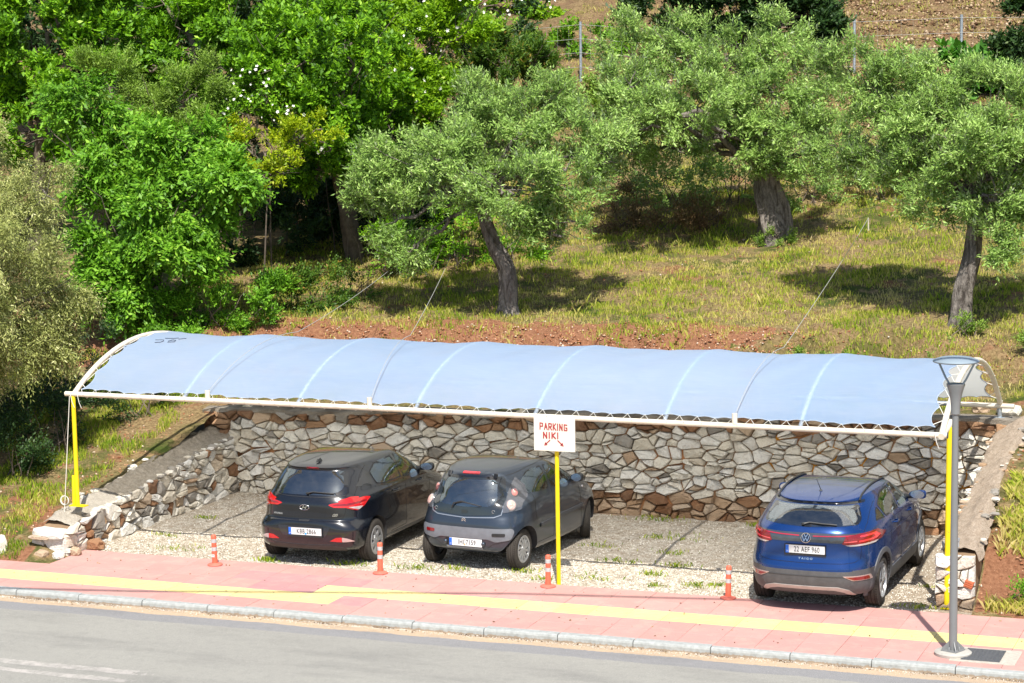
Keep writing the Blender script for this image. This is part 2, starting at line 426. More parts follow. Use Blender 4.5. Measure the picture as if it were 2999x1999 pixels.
# ---- utility cover and lamp footing
cover = thing('manhole_cover', 'dark square gridded access cover set in concrete beside the lamp post', 'manhole cover', (6.17, -2.03, .003))
bm = bmesh.new(); box(bm, (.03, 0, .0), (.78, .66, .012), bev=.002)
finish(bm, 'concrete_surround', M('new_concrete', (.46, .42, .36), .9, scale=20, bump=.3), cover)
bm = bmesh.new(); box(bm, (0, 0, .009), (.46, .54, .01))
for i in range(9):
    for j in range(10): box(bm, (-.2+i*.05, -.24+j*.053, .0155), (.03, .033, .005))
finish(bm, 'lid', M('cast_iron', (.13, .135, .145), .6, .4, scale=30), cover)
# ================================================================== STONE WALLS
def stone_mat(name, cols, rough=.85):
    t = NT(name); P = t.coord('World')
    oi = t.new('ShaderNodeObjectInfo').outputs['Random']
    a = t.new('ShaderNodeAttribute', attribute_name='rnd').outputs['Fac']
    f = t.math('FRACT', t.math('ADD', oi, a))
    n = t.noise(7, 6, .7, P, .6); n2 = t.noise(34, 5, .75, P)
    vein = t.noise(3.5, 7, .75, t.scale(P, (1, 1, 4)), 1.5)
    c = t.ramp(f, [(i/(len(cols)-1), c) for i, c in enumerate(cols)])
    c = t.mix(t.math('MULTIPLY', t.ramp(n, [(.45, 0), (.75, 1)]), .25), c, (.56, .42, .27))
    c = t.mix(t.math('MULTIPLY', t.ramp(vein, [(.55, 0), (.66, 1)]), .16), c, (.26, .22, .19))
    c = t.mix(t.math('MULTIPLY', t.ramp(n2, [(.52, 0), (.75, 1)]), .38), c, (.24, .20, .15))
    t.bump(t.math('ADD', n2, t.math('MULTIPLY', n, 1.5)), 1.0, .035)
    return t.set(col=c, rough=rough, spec=.25)
S_WHITE = stone_mat('pale_marble', [(.76, .68, .55), (.89, .85, .75), (.82, .75, .62), (.91, .89, .83), (.86, .83, .77)])
S_TAN = stone_mat('tan_stone', [(.46, .29, .17), (.62, .48, .34), (.55, .38, .25), (.66, .55, .42)])
S_RUST = stone_mat('rusty_stone', [(.26, .125, .06), (.40, .21, .11), (.22, .11, .06), (.46, .28, .16)])
S_DARK = stone_mat('weathered_stone', [(.24, .22, .19), (.42, .39, .35), (.33, .30, .26)])
SM = [S_WHITE, S_TAN, S_RUST, S_DARK]
t = NT('wall_mortar'); P = t.coord('World'); X, Y, Z = t.sep(P)
n = t.noise(5, 5, .65, P); n2 = t.noise(1.0, 3, .5, P)
c = t.mix(n, (.14, .09, .055), (.38, .26, .16))
c = t.mix(t.ramp(n2, [(.45, 0), (.6, .8)]), c, (.44, .19, .075))
foam = t.math('MULTIPLY', t.math('GREATER_THAN', X, 1.7), t.math('MULTIPLY', t.math('COMPARE', Z, 1.02, .38), t.ramp(t.noise(1.7, 2, .5, P), [(.44, 0), (.5, 1)])))
c = t.mix(foam, c, t.mix(n, (.62, .24, .02), (.75, .36, .05)))
t.bump(t.noise(30, 4, .7, P), .6, .02); MORTAR = t.set(col=c, rough=.95, spec=.15)
t = NT('rough_concrete'); P = t.coord('World')
n = t.noise(16, 7, .8, P, .3); n2 = t.noise(2.0, 5, .7, P); n5 = t.noise(60, 4, .8, P)
c = t.mix(t.ramp(n, [(.3, 0), (.7, 1)]), (.27, .23, .185), (.47, .425, .36))
c = t.mix(t.math('MULTIPLY', t.ramp(n2, [(.42, 0), (.6, 1)]), .75), c, (.12, .10, .08))
c = t.mix(t.math('MULTIPLY', t.ramp(n5, [(.5, 0), (.65, 1)]), .5), c, (.13, .11, .09))
t.bump(t.math('ADD', n, n5), .9, .03); CAPM = t.set(col=c, rough=.95, spec=.15)
t = NT('pale_concrete'); P = t.coord('World')
n = t.noise(16, 7, .8, P, .3); n5 = t.noise(60, 4, .8, P)
c = t.mix(t.ramp(n, [(.3, 0), (.7, 1)]), (.36, .28, .21), (.60, .50, .40))
c = t.mix(t.math('MULTIPLY', t.ramp(n5, [(.46, 0), (.62, 1)]), .6), c, (.22, .16, .11))
t.bump(t.math('ADD', n, n5), .9, .03); CAPP = t.set(col=c, rough=.95, spec=.15)

def clip_poly(poly, nx, ny, d):
    out = []
    for i in range(len(poly)):
        a, b = poly[i], poly[(i+1) % len(poly)]
        da, db = a[0]*nx+a[1]*ny-d, b[0]*nx+b[1]*ny-d
        if da <= 0: out.append(a)
        if da*db < 0:
            k = da/(da-db); out.append((a[0]+(b[0]-a[0])*k, a[1]+(b[1]-a[1])*k))
    return out
def parea(p): return abs(sum(p[i][0]*p[(i+1) % len(p)][1]-p[(i+1) % len(p)][0]*p[i][1] for i in range(len(p))))/2

def stone_cells(L, top, w, h, seed, flat=None):
    """irregular cells filling 0..L x 0..top(s); flat(s,t)->vertical stretch"""
    rs = random.Random(seed); pts = []
    y = h*.35; row = 0
    H = max(top(i*L/50) for i in range(51))
    while y < H+h*.1:
        x = rs.uniform(0, w)
        while x < L+w*.3:
            ww = w*rs.choice((.35, .6, .8, 1, 1.25, 1.6, 1.9))
            if y < top(min(max(x, 0), L))-.02: pts.append((x, y+rs.uniform(-.42, .42)*h, rs.uniform(.4, 1.6)))
            x += ww
        y += h*rs.uniform(.6, 1.3); row += 1
    K = 1.75; A = np.array(pts); cells = []
    for i, (px, py, wt) in enumerate(pts):
        d = (A[:, 0]-px)**2+((A[:, 1]-py)*K)**2
        near = np.argsort(d)[1:22]
        poly = [(px-.6, py-.45), (px+.6, py-.45), (px+.6, py+.45), (px-.6, py+.45)]
        for j in near:
            qx, qy, qw = pts[j]
            nx, ny = qx-px, (qy-py)*K*K
            # weighted bisector
            m2 = (qx*qx+(qy*K)**2-px*px-(py*K)**2)/2+(wt-qw)*w*w*.13
            poly = clip_poly(poly, nx, ny, m2)
            if len(poly) < 3: break
        if len(poly) < 3: continue
        poly = clip_poly(poly, -1, 0, 0); poly = clip_poly(poly, 1, 0, L) if poly else poly
        poly = clip_poly(poly, 0, -1, .03) if poly else poly      # base
        if len(poly) >= 3:
            e = .15; s0 = px; t0 = top(min(max(s0, 0), L)); t1 = top(min(max(s0+e, 0), L)); sl = (t1-t0)/e
            poly = clip_poly(poly, -sl, 1, t0-sl*s0)
        if len(poly) < 3 or parea(poly) < .0025: continue
        A0 = parea(poly)
        if A0 > .018 and rs.random() < .42:
            mx = sum(p[0] for p in poly)/len(poly); my = sum(p[1] for p in poly)/len(poly)
            an = rs.uniform(0, math.pi) if rs.random() < .35 else math.pi/2+rs.uniform(-.3, .3); nx, ny = math.cos(an), math.sin(an); d0 = mx*nx+my*ny+rs.uniform(-.045, .045)
            for q_ in (clip_poly(poly, nx, ny, d0), clip_poly(poly, -nx, -ny, -d0)):
                if len(q_) >= 3 and parea(q_) > .0015: cells.append(q_)
        else: cells.append(poly)
    return cells

def stone_geo(poly, rs, gap, depth, tilt=1):
    """returns verts (a,b,d) and faces"""
    n = len(poly)
    cx = sum(p[0] for p in poly)/n; cy = sum(p[1] for p in poly)/n
    # drop tiny edges, cut sharp corners
    P = []
    for i in range(n):
        a, b, c = poly[i-1], poly[i], poly[(i+1) % n]
        if math.hypot(b[0]-c[0], b[1]-c[1]) < .03 and n > 4: continue
        P.append(b)
    n = len(P); Q = []
    for i in range(n):
        a, b, c = P[i-1], P[i], P[(i+1) % n]
        k = rs.uniform(.03, .14)
        Q.append((b[0]+(a[0]-b[0])*k, b[1]+(a[1]-b[1])*k)); k = rs.uniform(.03, .14)
        Q.append((b[0]+(c[0]-b[0])*k, b[1]+(c[1]-b[1])*k))
    n = len(Q)
    def ins(s, j=0):
        out = []
        for x, y in Q:
            dx, dy = x-cx, y-cy; L = math.hypot(dx, dy)+1e-6; k = max(.3, (L-s-rs.uniform(0, j))/L)
            out.append((cx+dx*k, cy+dy*k))
        return out
    tx, ty = rs.uniform(-.38, .38)*tilt, rs.uniform(-.4, .22)*tilt
    dd = depth*rs.uniform(.5, 1.25)
    V = [(x, y, -.04) for x, y in ins(gap)]
    V += [(x, y, dd*.48+tx*(x-cx)+ty*(y-cy)) for x, y in ins(gap, .006)]
    V += [(x, y, dd+tx*(x-cx)+ty*(y-cy)+rs.uniform(-.014, .012)) for x, y in ins(gap+.012, .022)]
    V += [(cx+rs.uniform(-.02, .02), cy+rs.uniform(-.02, .02), dd+rs.uniform(.0, .014))]
    F = []
    for r in (0, 1):
        for i in range(n):
            j = (i+1) % n; F.append((r*n+i, r*n+j, (r+1)*n+j, (r+1)*n+i))
    for i in range(n): F.append((2*n+i, 2*n+(i+1) % n, 3*n))
    return V, F

def lay_stones(parent, L, top, w, h, frame, seed, pick, budget, gap=.005, depth=.085, tilt=1):
    cells = stone_cells(L, top, w, h, seed); rs = random.Random(seed+1)
    cells.sort(key=parea, reverse=True)
    rest_v, rest_f, rest_m, rest_a = [], [], [], []
    for k, poly in enumerate(cells):
        V, F = stone_geo(poly, rs, gap, depth, tilt)
        cx = sum(p[0] for p in poly)/len(poly); cy = sum(p[1] for p in poly)/len(poly)
        mi = pick(cx, cy, top(min(max(cx, 0), L)), rs); W = [frame(*v) for v in V]
        if k < budget:
            me = D.meshes.new('stone'); me.from_pydata(W, [], F); me.materials.append(SM[mi])
            link('stone', me, parent, world=True)
        else:
            b = len(rest_v); rest_v += W; rest_f += [tuple(i+b for i in f) for f in F]; rest_m += [mi]*len(F); rest_a += [rs.random()]*len(V)
    if rest_v:
        me = D.meshes.new('small_stones'); me.from_pydata(rest_v, [], rest_f)
        for m in SM: me.materials.append(m)
        me.polygons.foreach_set('material_index', rest_m)
        a = me.attributes.new('rnd', 'FLOAT', 'POINT'); a.data.foreach_set('value', rest_a)
        tag(link('small_stones', me, parent, world=True), kind='stuff')
    print('stones', parent.name, len(cells))
    return len(cells)

# ---- back wall: runs along v = 4.9
BL = 13.75
def back_top(s): return 1.36+.40*s/BL+.02*math.sin(s*2.1)
def pick_back(s, t_, top, rs):
    if s < .55: return rs.choice((1, 2, 2))
    u = s-8.2; r = rs.random()
    if t_ > top-.20: return 2 if r < .68 else (3 if r < .85 else 1)
    if t_ < .36 and -2.5 < u < 5: return 1 if r < .75 else 2
    if t_ < .5 and u > -2: return 1 if r < .3 else 0
    if u > 2.2 and r < .16: return 3
    return 0 if r < .93 else (1 if r < .97 else 3)
w = thing('stone_wall', 'long pale rubble stone retaining wall behind the parked cars', 'stone wall', (-1.3, 5.1, 0))
bm = bmesh.new()
core = [(0, -.1)]+[(BL, -.1)]+[(BL-i*BL/24, back_top(BL-i*BL/24)-.02) for i in range(25)]
prism(bm, core, lambda a, b, d: Vector((a-8.2, d, b)), 4.9, 5.28)
finish(bm, 'mortar_core', MORTAR, w, world=True)
nst = lay_stones(w, BL, back_top, .245, .135, lambda a, b, d: Vector((a-8.2, 4.9-d, b)), 21, pick_back, 299)
bm = bmesh.new(); pr = None; rs = random.Random(8)
top_ = []; 
for i in range(70):
    s = i*BL/69; z = back_top(s)
    top_.append([bm.verts.new((s-8.2, 4.86-rs.uniform(0, .05), z-.03)), bm.verts.new((s-8.2, 4.87-rs.uniform(0, .05), z+.03+rs.uniform(-.012, .02))),
                 bm.verts.new((s-8.2, 5.08, z+.05+rs.uniform(-.015, .02))), bm.verts.new((s-8.2, 5.32, z+.035)), bm.verts.new((s-8.2, 5.32, z-.08))])
for a, b in zip(top_, top_[1:]):
    for k in range(4): bm.faces.new((a[k], b[k], b[k+1], a[k+1]))
finish(bm, 'concrete_cap', CAPM, w, world=True)

def rough_cap(rows, name, mat, parent, amp=.03, nu=8, nv=6, seed=0):
    """rows of cross-section points -> finely divided broken concrete"""
    R0 = np.array(rows, float); a, b = R0.shape[:2]
    iu = np.linspace(0, a-1, (a-1)*nu+1); iv = np.linspace(0, b-1, (b-1)*nv+1)
    T1 = np.stack([[np.interp(iu, range(a), R0[:, j, k]) for k in range(3)] for j in range(b)], 0)      # b,3,nu
    G_ = np.stack([[np.interp(iv, range(b), T1[:, k, i]) for k in range(3)] for i in range(len(iu))], 0).transpose(0, 2, 1)
    x, y = G_[..., 0], G_[..., 1]
    n = amp*(wob(x, y, 9, seed)*.7+wob(x, y, 27, seed+1)*.6+wob(x, y, 60, seed+2)*.35)
    G_[..., 2] += n; G_[..., 0] += amp*.5*wob(y, G_[..., 2], 22, seed+4)
    m1, m2_ = x.shape; ix = np.arange(m1*m2_).reshape(m1, m2_)
    q_ = np.stack([ix[:-1, :-1], ix[:-1, 1:], ix[1:, 1:], ix[1:, :-1]], -1).reshape(-1, 4)
    return fast_mesh(name, G_.reshape(-1, 3), q_, mat, parent, True, smooth=True)
# ---- left wing
def lw_top(s): return float(np.interp(s, [0, .35, 1.2, 2, 2.9, 3.9, 4.9, 5.5], [.30, .47, .56, .62, .71, .84, .93, .98]))
LL = 5.45
def pick_left(s, t_, top, rs):
    r = rs.random(); return 0 if r < .66 else (3 if r < .84 else (2 if r < .92 else 1))
w2 = thing('stone_wall', 'low sloping stone wing wall with rough concrete top on the left of the lot', 'stone wall', (-7.9, 2.2, 0))
bm = bmesh.new()
core = [(0, -.1), (LL, -.1)]+[(LL-i*LL/16, lw_top(LL-i*LL/16)-.03) for i in range(17)]
prism(bm, core, lambda a, b, d: Vector((d, a-.55, b)), -8.1, -7.60)
finish(bm, 'mortar_core', MORTAR, w2, world=True)
lay_stones(w2, LL, lw_top, .235, .165, lambda a, b, d: Vector((-7.60+d, a-.55, b)), 33, pick_left, 200, gap=.006, depth=.065, tilt=.4)
lay_stones(w2, .58, lambda s: .28, .28, .16, lambda a, b, d: Vector((-8.15+a, -.52-d, b)), 35, lambda *a: 1 if a[3].random() < .4 else 0, 12)
bm = bmesh.new(); rs = random.Random(4); rowsv = []
for i in range(46):
    s = .25+i*(LL-.25)/45; z = lw_top(s); y = s-.55; slant = .10+.25*min(1, s/LL)
    row = []
    for k, (x, dz) in enumerate(((-7.575, -.07), (-7.59, .0), (-7.72, .035), (-7.86, .05), (-7.95, .04+slant*.25), (-8.04, .02+slant*.36), (-8.14, -.08+slant*.5))):
        row.append((x+rs.uniform(-.03, .03), y, z+dz+rs.uniform(-.02, .02)))
    rowsv.append(row)
t = NT('wing_cap_concrete'); P = t.coord('World'); X, Y, Z = t.sep(P)
n = t.noise(16, 7, .8, P, .3); n2 = t.noise(1.6, 5, .7, P); n5 = t.noise(60, 4, .8, P)
c = t.mix(t.ramp(n, [(.3, 0), (.7, 1)]), (.42, .37, .30), (.60, .55, .47))
old_or_shaded = t.mix(t.ramp(n, [(.3, 0), (.7, 1)]), (.20, .17, .125), (.48, .42, .34))
c = t.mix(t.math('GREATER_THAN', t.math('ADD', Y, t.math('MULTIPLY', n2, .5)), 1.35), c, old_or_shaded)  # shade boundary painted in: concrete coloured darker towards the back
c = t.mix(t.math('MULTIPLY', t.ramp(n5, [(.5, 0), (.65, 1)]), .5), c, (.15, .125, .10))
t.bump(t.math('ADD', n, n5), .9, .03); t.set(col=c, rough=.95, spec=.15)
bm.free(); rough_cap(rowsv, 'concrete_cap', t.m, w2, .028, 4, 4, 51)
# big flat stone closing the front end of the left wing, and the upright stone before it
def boulder(name, c, s, mat, parent=None, seed=1, world=True, flat=.25):
    bm = bmesh.new(); bmesh.ops.create_icosphere(bm, subdivisions=2, radius=1)
    r = random.Random(seed); off = Vector((r.uniform(0, 9), r.uniform(0, 9), r.uniform(0, 9)))
    for v in bm.verts:
        d = v.co.normalized(); k = 1+.33*mnoise.noise(d*1.5+off)+.12*mnoise.noise(d*4+off)
        m = max(abs(d.x), abs(d.y), abs(d.z)); k *= (1/m)**.35*.88
        v.co = Vector((d.x*s[0]*k, d.y*s[1]*k, d.z*s[2]*k))+Vector(c)
    return finish(bm, name, mat, parent, world=world)
boulder('capstone', (-7.87, -.50, .33), (.33, .22, .10), S_WHITE, w2, 5)
boulder('capstone', (-7.95, -.66, .29), (.22, .10, .035), S_TAN, w2, 6)
bx = boulder('rock', (0, 0, .13), (.11, .09, .20), S_WHITE, None, 9); bx.location = (-8.52, -.82, 0)
tag(bx, 'upright white rock standing at the front end of the left wing wall', 'rock')
for i, (x, y, s, m) in enumerate(((-7.5, -.42, .10, S_TAN), (-7.44, .05, .13, S_RUST), (-7.62, -.70, .09, S_WHITE), (-7.86, -.76, .11, S_TAN))):
    boulder('foot_stone', (x, y, s*.5), (s*1.2, s, s*.8), m, w2, 20+i)

# ---- right wing
RL = 4.8
def rw_top(s): return float(np.interp(s, [0, .9, 1.6, 3.0, 4.8], [.74, .88, 1.02, 1.28, 1.68]))
w3 = thing('stone_wall', 'short sloping stone wing wall with concrete top behind the yellow post on the right', 'stone wall', (5.5, 2.4, 0))
bm = bmesh.new()
core = [(0, -.1), (RL, -.1)]+[(RL-i*RL/10, rw_top(RL-i*RL/10)-.03) for i in range(11)]
prism(bm, core, lambda a, b, d: Vector((d, a+.3, b)), 5.3, 5.68)
finish(bm, 'mortar_core', MORTAR, w3, world=True)
lay_stones(w3, .52, lambda s: .71, .22, .15, lambda a, b, d: Vector((5.17+a, .30-d, b)), 41, lambda s, t_, tp, r: 1 if t_ < .22 else 0, 40, depth=.09)
lay_stones(w3, RL, rw_top, .30, .19, lambda a, b, d: Vector((5.3-d, .3+RL-a if False else a+.3, b)), 43, pick_left, 110)
bm = bmesh.new(); rowsv = []
for i in range(46):
    s = .05+i*(RL-.1)/45; z = rw_top(s); y = s+.28
    o2 = float(np.interp(s, [0, .6, 1.2, 4.7], [0, .15, .3, .22]))
    rowsv.append([(x+rs.uniform(-.03, .03), y, z+dz+rs.uniform(-.02, .02)) for x, dz in ((5.23, -.06), (5.25, .01), (5.4, .04+o2*.15), (5.56, .04+o2*.5), (5.66, .0+o2*.8), (5.76, -.12+o2*.9))])
bm.free(); rough_cap(rowsv, 'concrete_cap', CAPP, w3, .03, 4, 4, 61)
bm = bmesh.new()
box(bm, (5.62, .235, .34), (.115, .09, .09), Matrix.Rotation(.35, 3, 'Y'))
for i in range(3): box(bm, (5.62+.0, .187, .315+i*.027), (.1, .006, .008), Matrix.Rotation(.35, 3, 'Y'))
finish(bm, 'brick', M('red_brick', (.45, .13, .06), .9, scale=30), w3, world=True)
bm = bmesh.new(); lathe(bm, [(.022, 0), (.022, .11), (.03, .115), (.03, .15)], 12, (5.44, .38, .76))
finish(bm, 'pipe_stub', M('grey_pipe', (.35, .38, .42), .4, .2), w3, world=True)
rs = random.Random(91)
for i in range(46):
    s = rs.uniform(.1, 4.6); sd = rs.choice((0, 0, 1)); x = 5.24+rs.uniform(-.03, .08) if sd == 0 else 5.68+rs.uniform(-.1, .14); r = rs.uniform(.02, .06)
    boulder('cap_stone', (x, s+.3, rw_top(s)+(.01 if sd == 0 else float(np.interp(s, [0, .6, 1.2, 4.7], [0, .12, .24, .16])))), (r*1.3, r, r*.6), (S_DARK, S_TAN, S_WHITE, S_TAN)[i % 4], w3, 200+i)
for i in range(40):
    s = rs.uniform(.3, 5.2); r = rs.uniform(.03, .08)
    boulder('cap_stone', (-7.6+rs.uniform(-.04, .05) if i % 3 else -8.1+rs.uniform(-.1, .1), s-.55, lw_top(s)+(.0 if i % 3 else .08)), (r*1.3, r, r*.6), (S_WHITE, S_DARK, S_WHITE)[i % 3], w2, 300+i)
# loose rubble on the right shoulder
rkb = random.Random(14)
RL_ = ('large white boulder at the top of the right wing cap', 'tan rock on the slope right of the carport rear arch foot', 'small white rock on the outer side of the right wing cap', 'tan rock lying lower on the right shoulder grass',
       'big white boulder behind the right rear support of the carport', 'tan boulder on the back wall earth, left of the right rear support', 'small white rock uphill from the right rear support')
for i, (u, v, s) in enumerate(((5.75, 4.9, .2), (6.1, 5.2, .17), (5.95, 4.4, .13), (6.35, 4.6, .15), (5.35, 5.5, .22), (4.9, 5.6, .16), (6.0, 5.7, .14))):
    z = float(height(u, v)); o = boulder('rock', (0, 0, 0), (s*rkb.uniform(.8, 1.3), s, s*.55), [S_WHITE, S_TAN][i % 2], None, 50+i)
    o.location = (u, v, z+s*.2)
    tag(o, RL_[i], 'rock', 'loose rocks at the right end of the back wall')
# ================================================================== CARPORT
CREAM = M('cream_paint', (.70, .64, .53), .5, var=.12, scale=6)
GALV = M('galvanised_steel', (.42, .47, .52), .45, .6, var=.3, scale=20)
t = NT('yellow_paint'); P = t.coord('World'); n = t.noise(5, 5, .7, P); n2 = t.noise(26, 4, .75, P)
c = t.mix(n, (.70, .52, .0), (.84, .66, .01)); c = t.mix(t.ramp(n2, [(.66, 0), (.70, 1)]), c, (.30, .16, .05)); YELLOW = t.set(col=c, rough=.5)
ROPE = M('white_rope', (.72, .70, .64), .8, var=0)
WIRE = M('wire', (.50, .50, .47), .6, .3, var=0)
# shade net fabric
t = NT('shade_fabric'); P = t.coord('World')
n = t.noise(1.6, 4, .5, t.scale(P, (.35, 1, 1))); n2 = t.noise(26, 4, .7, t.scale(P, (.12, 1, 1)))
c = t.mix(n, (.275, .475, .755), (.35, .56, .85)); c = t.mix(t.math('MULTIPLY', t.ramp(n2, [(.4, 0), (.7, 1)]), .45), c, (.46, .64, .86)); n7 = t.noise(.9, 6, .7, P); c = t.mix(t.math('MULTIPLY', t.ramp(n7, [(.5, 0), (.7, 1)]), .14), c, (.42, .46, .50))
dif = t.new('ShaderNodeBsdfDiffuse'); tra = t.new('ShaderNodeBsdfTranslucent'); hol = t.new('ShaderNodeBsdfTransparent')
t.l.new(c, dif.inputs[0]); tra.inputs[0].default_value = (.90, .85, .75, 1); hol.inputs[0].default_value = (1, 1, 1, 1)
m1 = t.new('ShaderNodeMixShader'); m1.inputs[0].default_value = .55; t.l.new(dif.outputs[0], m1.inputs[1]); t.l.new(tra.outputs[0], m1.inputs[2])
m2 = t.new('ShaderNodeMixShader'); lw_ = t.new('ShaderNodeLayerWeight'); lw_.inputs[0].default_value = .5; t.l.new(t.math('MULTIPLY', t.math('POWER', t.math('SUBTRACT', 1, lw_.outputs['Facing']), 3.0), .62), m2.inputs[0]); t.l.new(m1.outputs[0], m2.inputs[1]); t.l.new(hol.outputs[0], m2.inputs[2])
t.l.new(m2.outputs[0], t.out.inputs[0]); FABRIC = t.m

VF, ZF, VB, ZB = 0.0, 2.35, 4.95, 2.03; SAG = .80
def arc(k):
    """k 0..1 along the arch, front to back; circular bow"""
    h = SAG; c_ = 4.96; Rr_ = (c_*c_/4+h*h)/(2*h); a0 = math.asin(c_/2/Rr_)
    a = -a0+2*a0*k; y = Rr_*math.sin(a)+c_/2; z = Rr_*math.cos(a)-(Rr_-h)
    return (VF+(VB-VF)*y/c_, ZF+(ZB-ZF)*y/c_+z)
RIBS = [-7.69, -5.83, -3.97, -2.12, -.32, 1.55, 3.42, 5.29]
cp = thing('carport', 'long arched carport frame with pale blue shade fabric and yellow posts', 'carport', (-1.2, 0, 0))
bm = bmesh.new(); tube(bm, [(-7.83, 0, 2.36), (-3, 0, 2.35), (1, 0, 2.335), (5.36, 0, 2.33)], .037, 12); finish(bm, 'front_beam', CREAM, cp, True, 40)
bm = bmesh.new(); tube(bm, [(-7.8, 4.95, 2.0), (-2, 4.95, 2.0), (4.6, 4.95, 1.992)], .036, 10); finish(bm, 'rear_beam', GALV, cp, True, 40)
bm = bmesh.new(); tube(bm, [(4.6, 4.95, 1.992), (5.5, 4.95, 1.99)], .038, 10); finish(bm, 'rear_beam_end', CREAM, cp, True, 40)
for i, u in enumerate(RIBS):
    end = i in (0, 7)
    pts = [(u, *arc(k/28)) for k in range(29)]
    bm = bmesh.new(); tube(bm, pts, .040 if end else .028, 10); finish(bm, 'rib', CREAM if end else GALV, cp, True, 40)
bm = bmesh.new(); tube(bm, [(5.29, -.05, 2.32), (5.33, .42, 2.44)], .045, 12); finish(bm, 'cross_bar', CREAM, cp, True, 40)
bm = bmesh.new(); lathe(bm, [(.04, -.006), (.04, .006)], 14, (5.362, 0, 2.33), 'x'); finish(bm, 'end_cap', M('dark_cap', (.07, .075, .09), .6, var=0), cp, True)
for u in (-5.42, -2.82, 2.53):
    bm = bmesh.new(); tube(bm, [(u, 0, 2.36), (u, 0, 2.50)], .038, 10); finish(bm, 'stub', CREAM, cp, True, 40)
# posts
bm = bmesh.new(); tube(bm, [(-7.69, 0, .66), (-7.70, 0, 2.33)], .033, 12); tube(bm, [(-7.745, -.01, .66), (-7.738, -.01, 1.12)], .030, 10)
box(bm, (-7.66, -.02, .665), (.26, .13, .014)); finish(bm, 'post', YELLOW, cp, True, 40)
bm = bmesh.new(); tube(bm, [(5.33, .25, -.02), (5.345, .25, 2.40)], .038, 12); box(bm, (5.33, .25, .0), (.14, .14, .014)); finish(bm, 'post', YELLOW, cp, True, 40)
for u in (-7.4, -5.0, -2.4, .1, 2.6, 5.28):
    zt = back_top(u+8.2)
    bm = bmesh.new(); tube(bm, [(u, 5.0, zt-.02), (u, 4.96, 2.0)], .034, 10); box(bm, (u, 5.0, zt+.055), (.16, .12, .012)); finish(bm, 'rear_support', GALV if u > 5 else CREAM, cp, True, 40)

# fabric: scalloped along both ends, sagging between ribs
NU, NV = 240, 46
def fab(fu, fv):
    """fu along u 0..1, fv along arch 0..1"""
    k = .015+.965*fv
    sc = abs(math.sin(math.pi*fv*11))**.7*.085
    e0, e1 = -7.69+.10+sc, 5.29-.10-sc
    if fv > .8: e0 += (fv-.8)*.2
    u = e0+(e1-e0)*fu
    scf = .007*abs(math.sin(math.pi*fu*52))**.8
    k += scf*max(0, 1-fv*30); k -= scf*max(0, 1-(1-fv)*30)
    v, z = arc(k)
    # position between ribs
    for a, b in zip(RIBS, RIBS[1:]):
        if a <= u <= b: w_ = (u-a)/(b-a); break
    else: w_ = 0
    s = math.sin(math.pi*w_)
    dz = .034-.026*s*math.sin(math.pi*min(1, max(0, fv)))-.02*s
    dz += .012*math.sin(u*3.1+v*2)*s+.008*math.sin(u*7.7-v*5)*s+.004*math.sin(u*19+v*9)*math.sin(v*4+u)*s-.006*abs(math.sin(u*1.7-v*1.1))*s
    return (u, v, z+dz)
verts = [fab(i/NU, j/NV) for j in range(NV+1) for i in range(NU+1)]
idx = np.arange((NU+1)*(NV+1)).reshape(NV+1, NU+1)
q = np.stack([idx[:-1, :-1], idx[:-1, 1:], idx[1:, 1:], idx[1:, :-1]], -1).reshape(-1, 4)
fast_mesh('shade_fabric', np.array(verts), q, FABRIC, cp, True, smooth=True)
# hem around the ends, a little darker doubled cloth
bm = bmesh.new()
for fu in (0, 1): tube(bm, [fab(fu, j/92) for j in range(93)], .007, 5)
for fv in (0, 1): tube(bm, [fab(i/210, fv) for i in range(211)], .006, 5)
finish(bm, 'hem', M('hem', (.35, .42, .52), .8, var=0), cp, True, 80)
# lacing rope
bm = bmesh.new(); pts = []
n = 52
for i in range(n):
    fu = i/n; p = fab(fu+0, 0); pb = -7.69+.1+(12.78)*(fu+.35/n)
    pts.append(Vector(p)+Vector((0, -.005, .01))); pts.append(Vector((pb, -.046, 2.36)));  pts.append(Vector((pb+.03, .02, 2.30)))
tube(bm, pts, .0042, 4)
for fu, uu_ in ((0, -7.69), (1, 5.29)):
    pts = []
    for j in range(12):
        p = Vector(fab(fu, j/11*.98+.01)); a_ = arc(min(.995, .03+(j+.35)/11*.93)); a2 = arc(min(.995, .03+(j+.45)/11*.93))
        s = -1 if fu == 0 else 1
        pts += [p, Vector((uu_+s*.044, a_[0], a_[1]+.01)), Vector((uu_+s*.0, a2[0], a2[1]-.045))]
    tube(bm, pts, .0055, 4)
finish(bm, 'lacing_rope', ROPE, cp, True)
bm = bmesh.new()
bm.free()
for x in (-7.60, -7.72, 5.2):
    bm = bmesh.new(); tube(bm, [(x, -.045, 2.36), (x+.03, -.05, 2.24), (x+.06, -.04, 2.16)], .005, 4); finish(bm, 'loose_rope_end', ROPE, cp, True)
# drawn numerals printed in dark paint near the left arch
MARK = M('dark_marking', (.03, .05, .10), .7, var=0)
bm = bmesh.new()
for g, pts in enumerate((((0, 0), (.10, .02), (.14, .10), (.08, .16), (0, .12)), ((.22, .02), (.34, .03), (.36, .12), (.26, .15), (.22, .08)), ((.02, .24), (.16, .26), (.20, .32)), ((.28, .22), (.40, .24)))):
    P3 = []
    for a, b in pts:
        fu = (.30+a)/12.7; fv = .335+b*.24
        P3.append(Vector(fab(fu, fv))+Vector((0, -.004, .008)))
    tube(bm, P3, .005, 4)
finish(bm, 'painted_mark', MARK, cp, True)

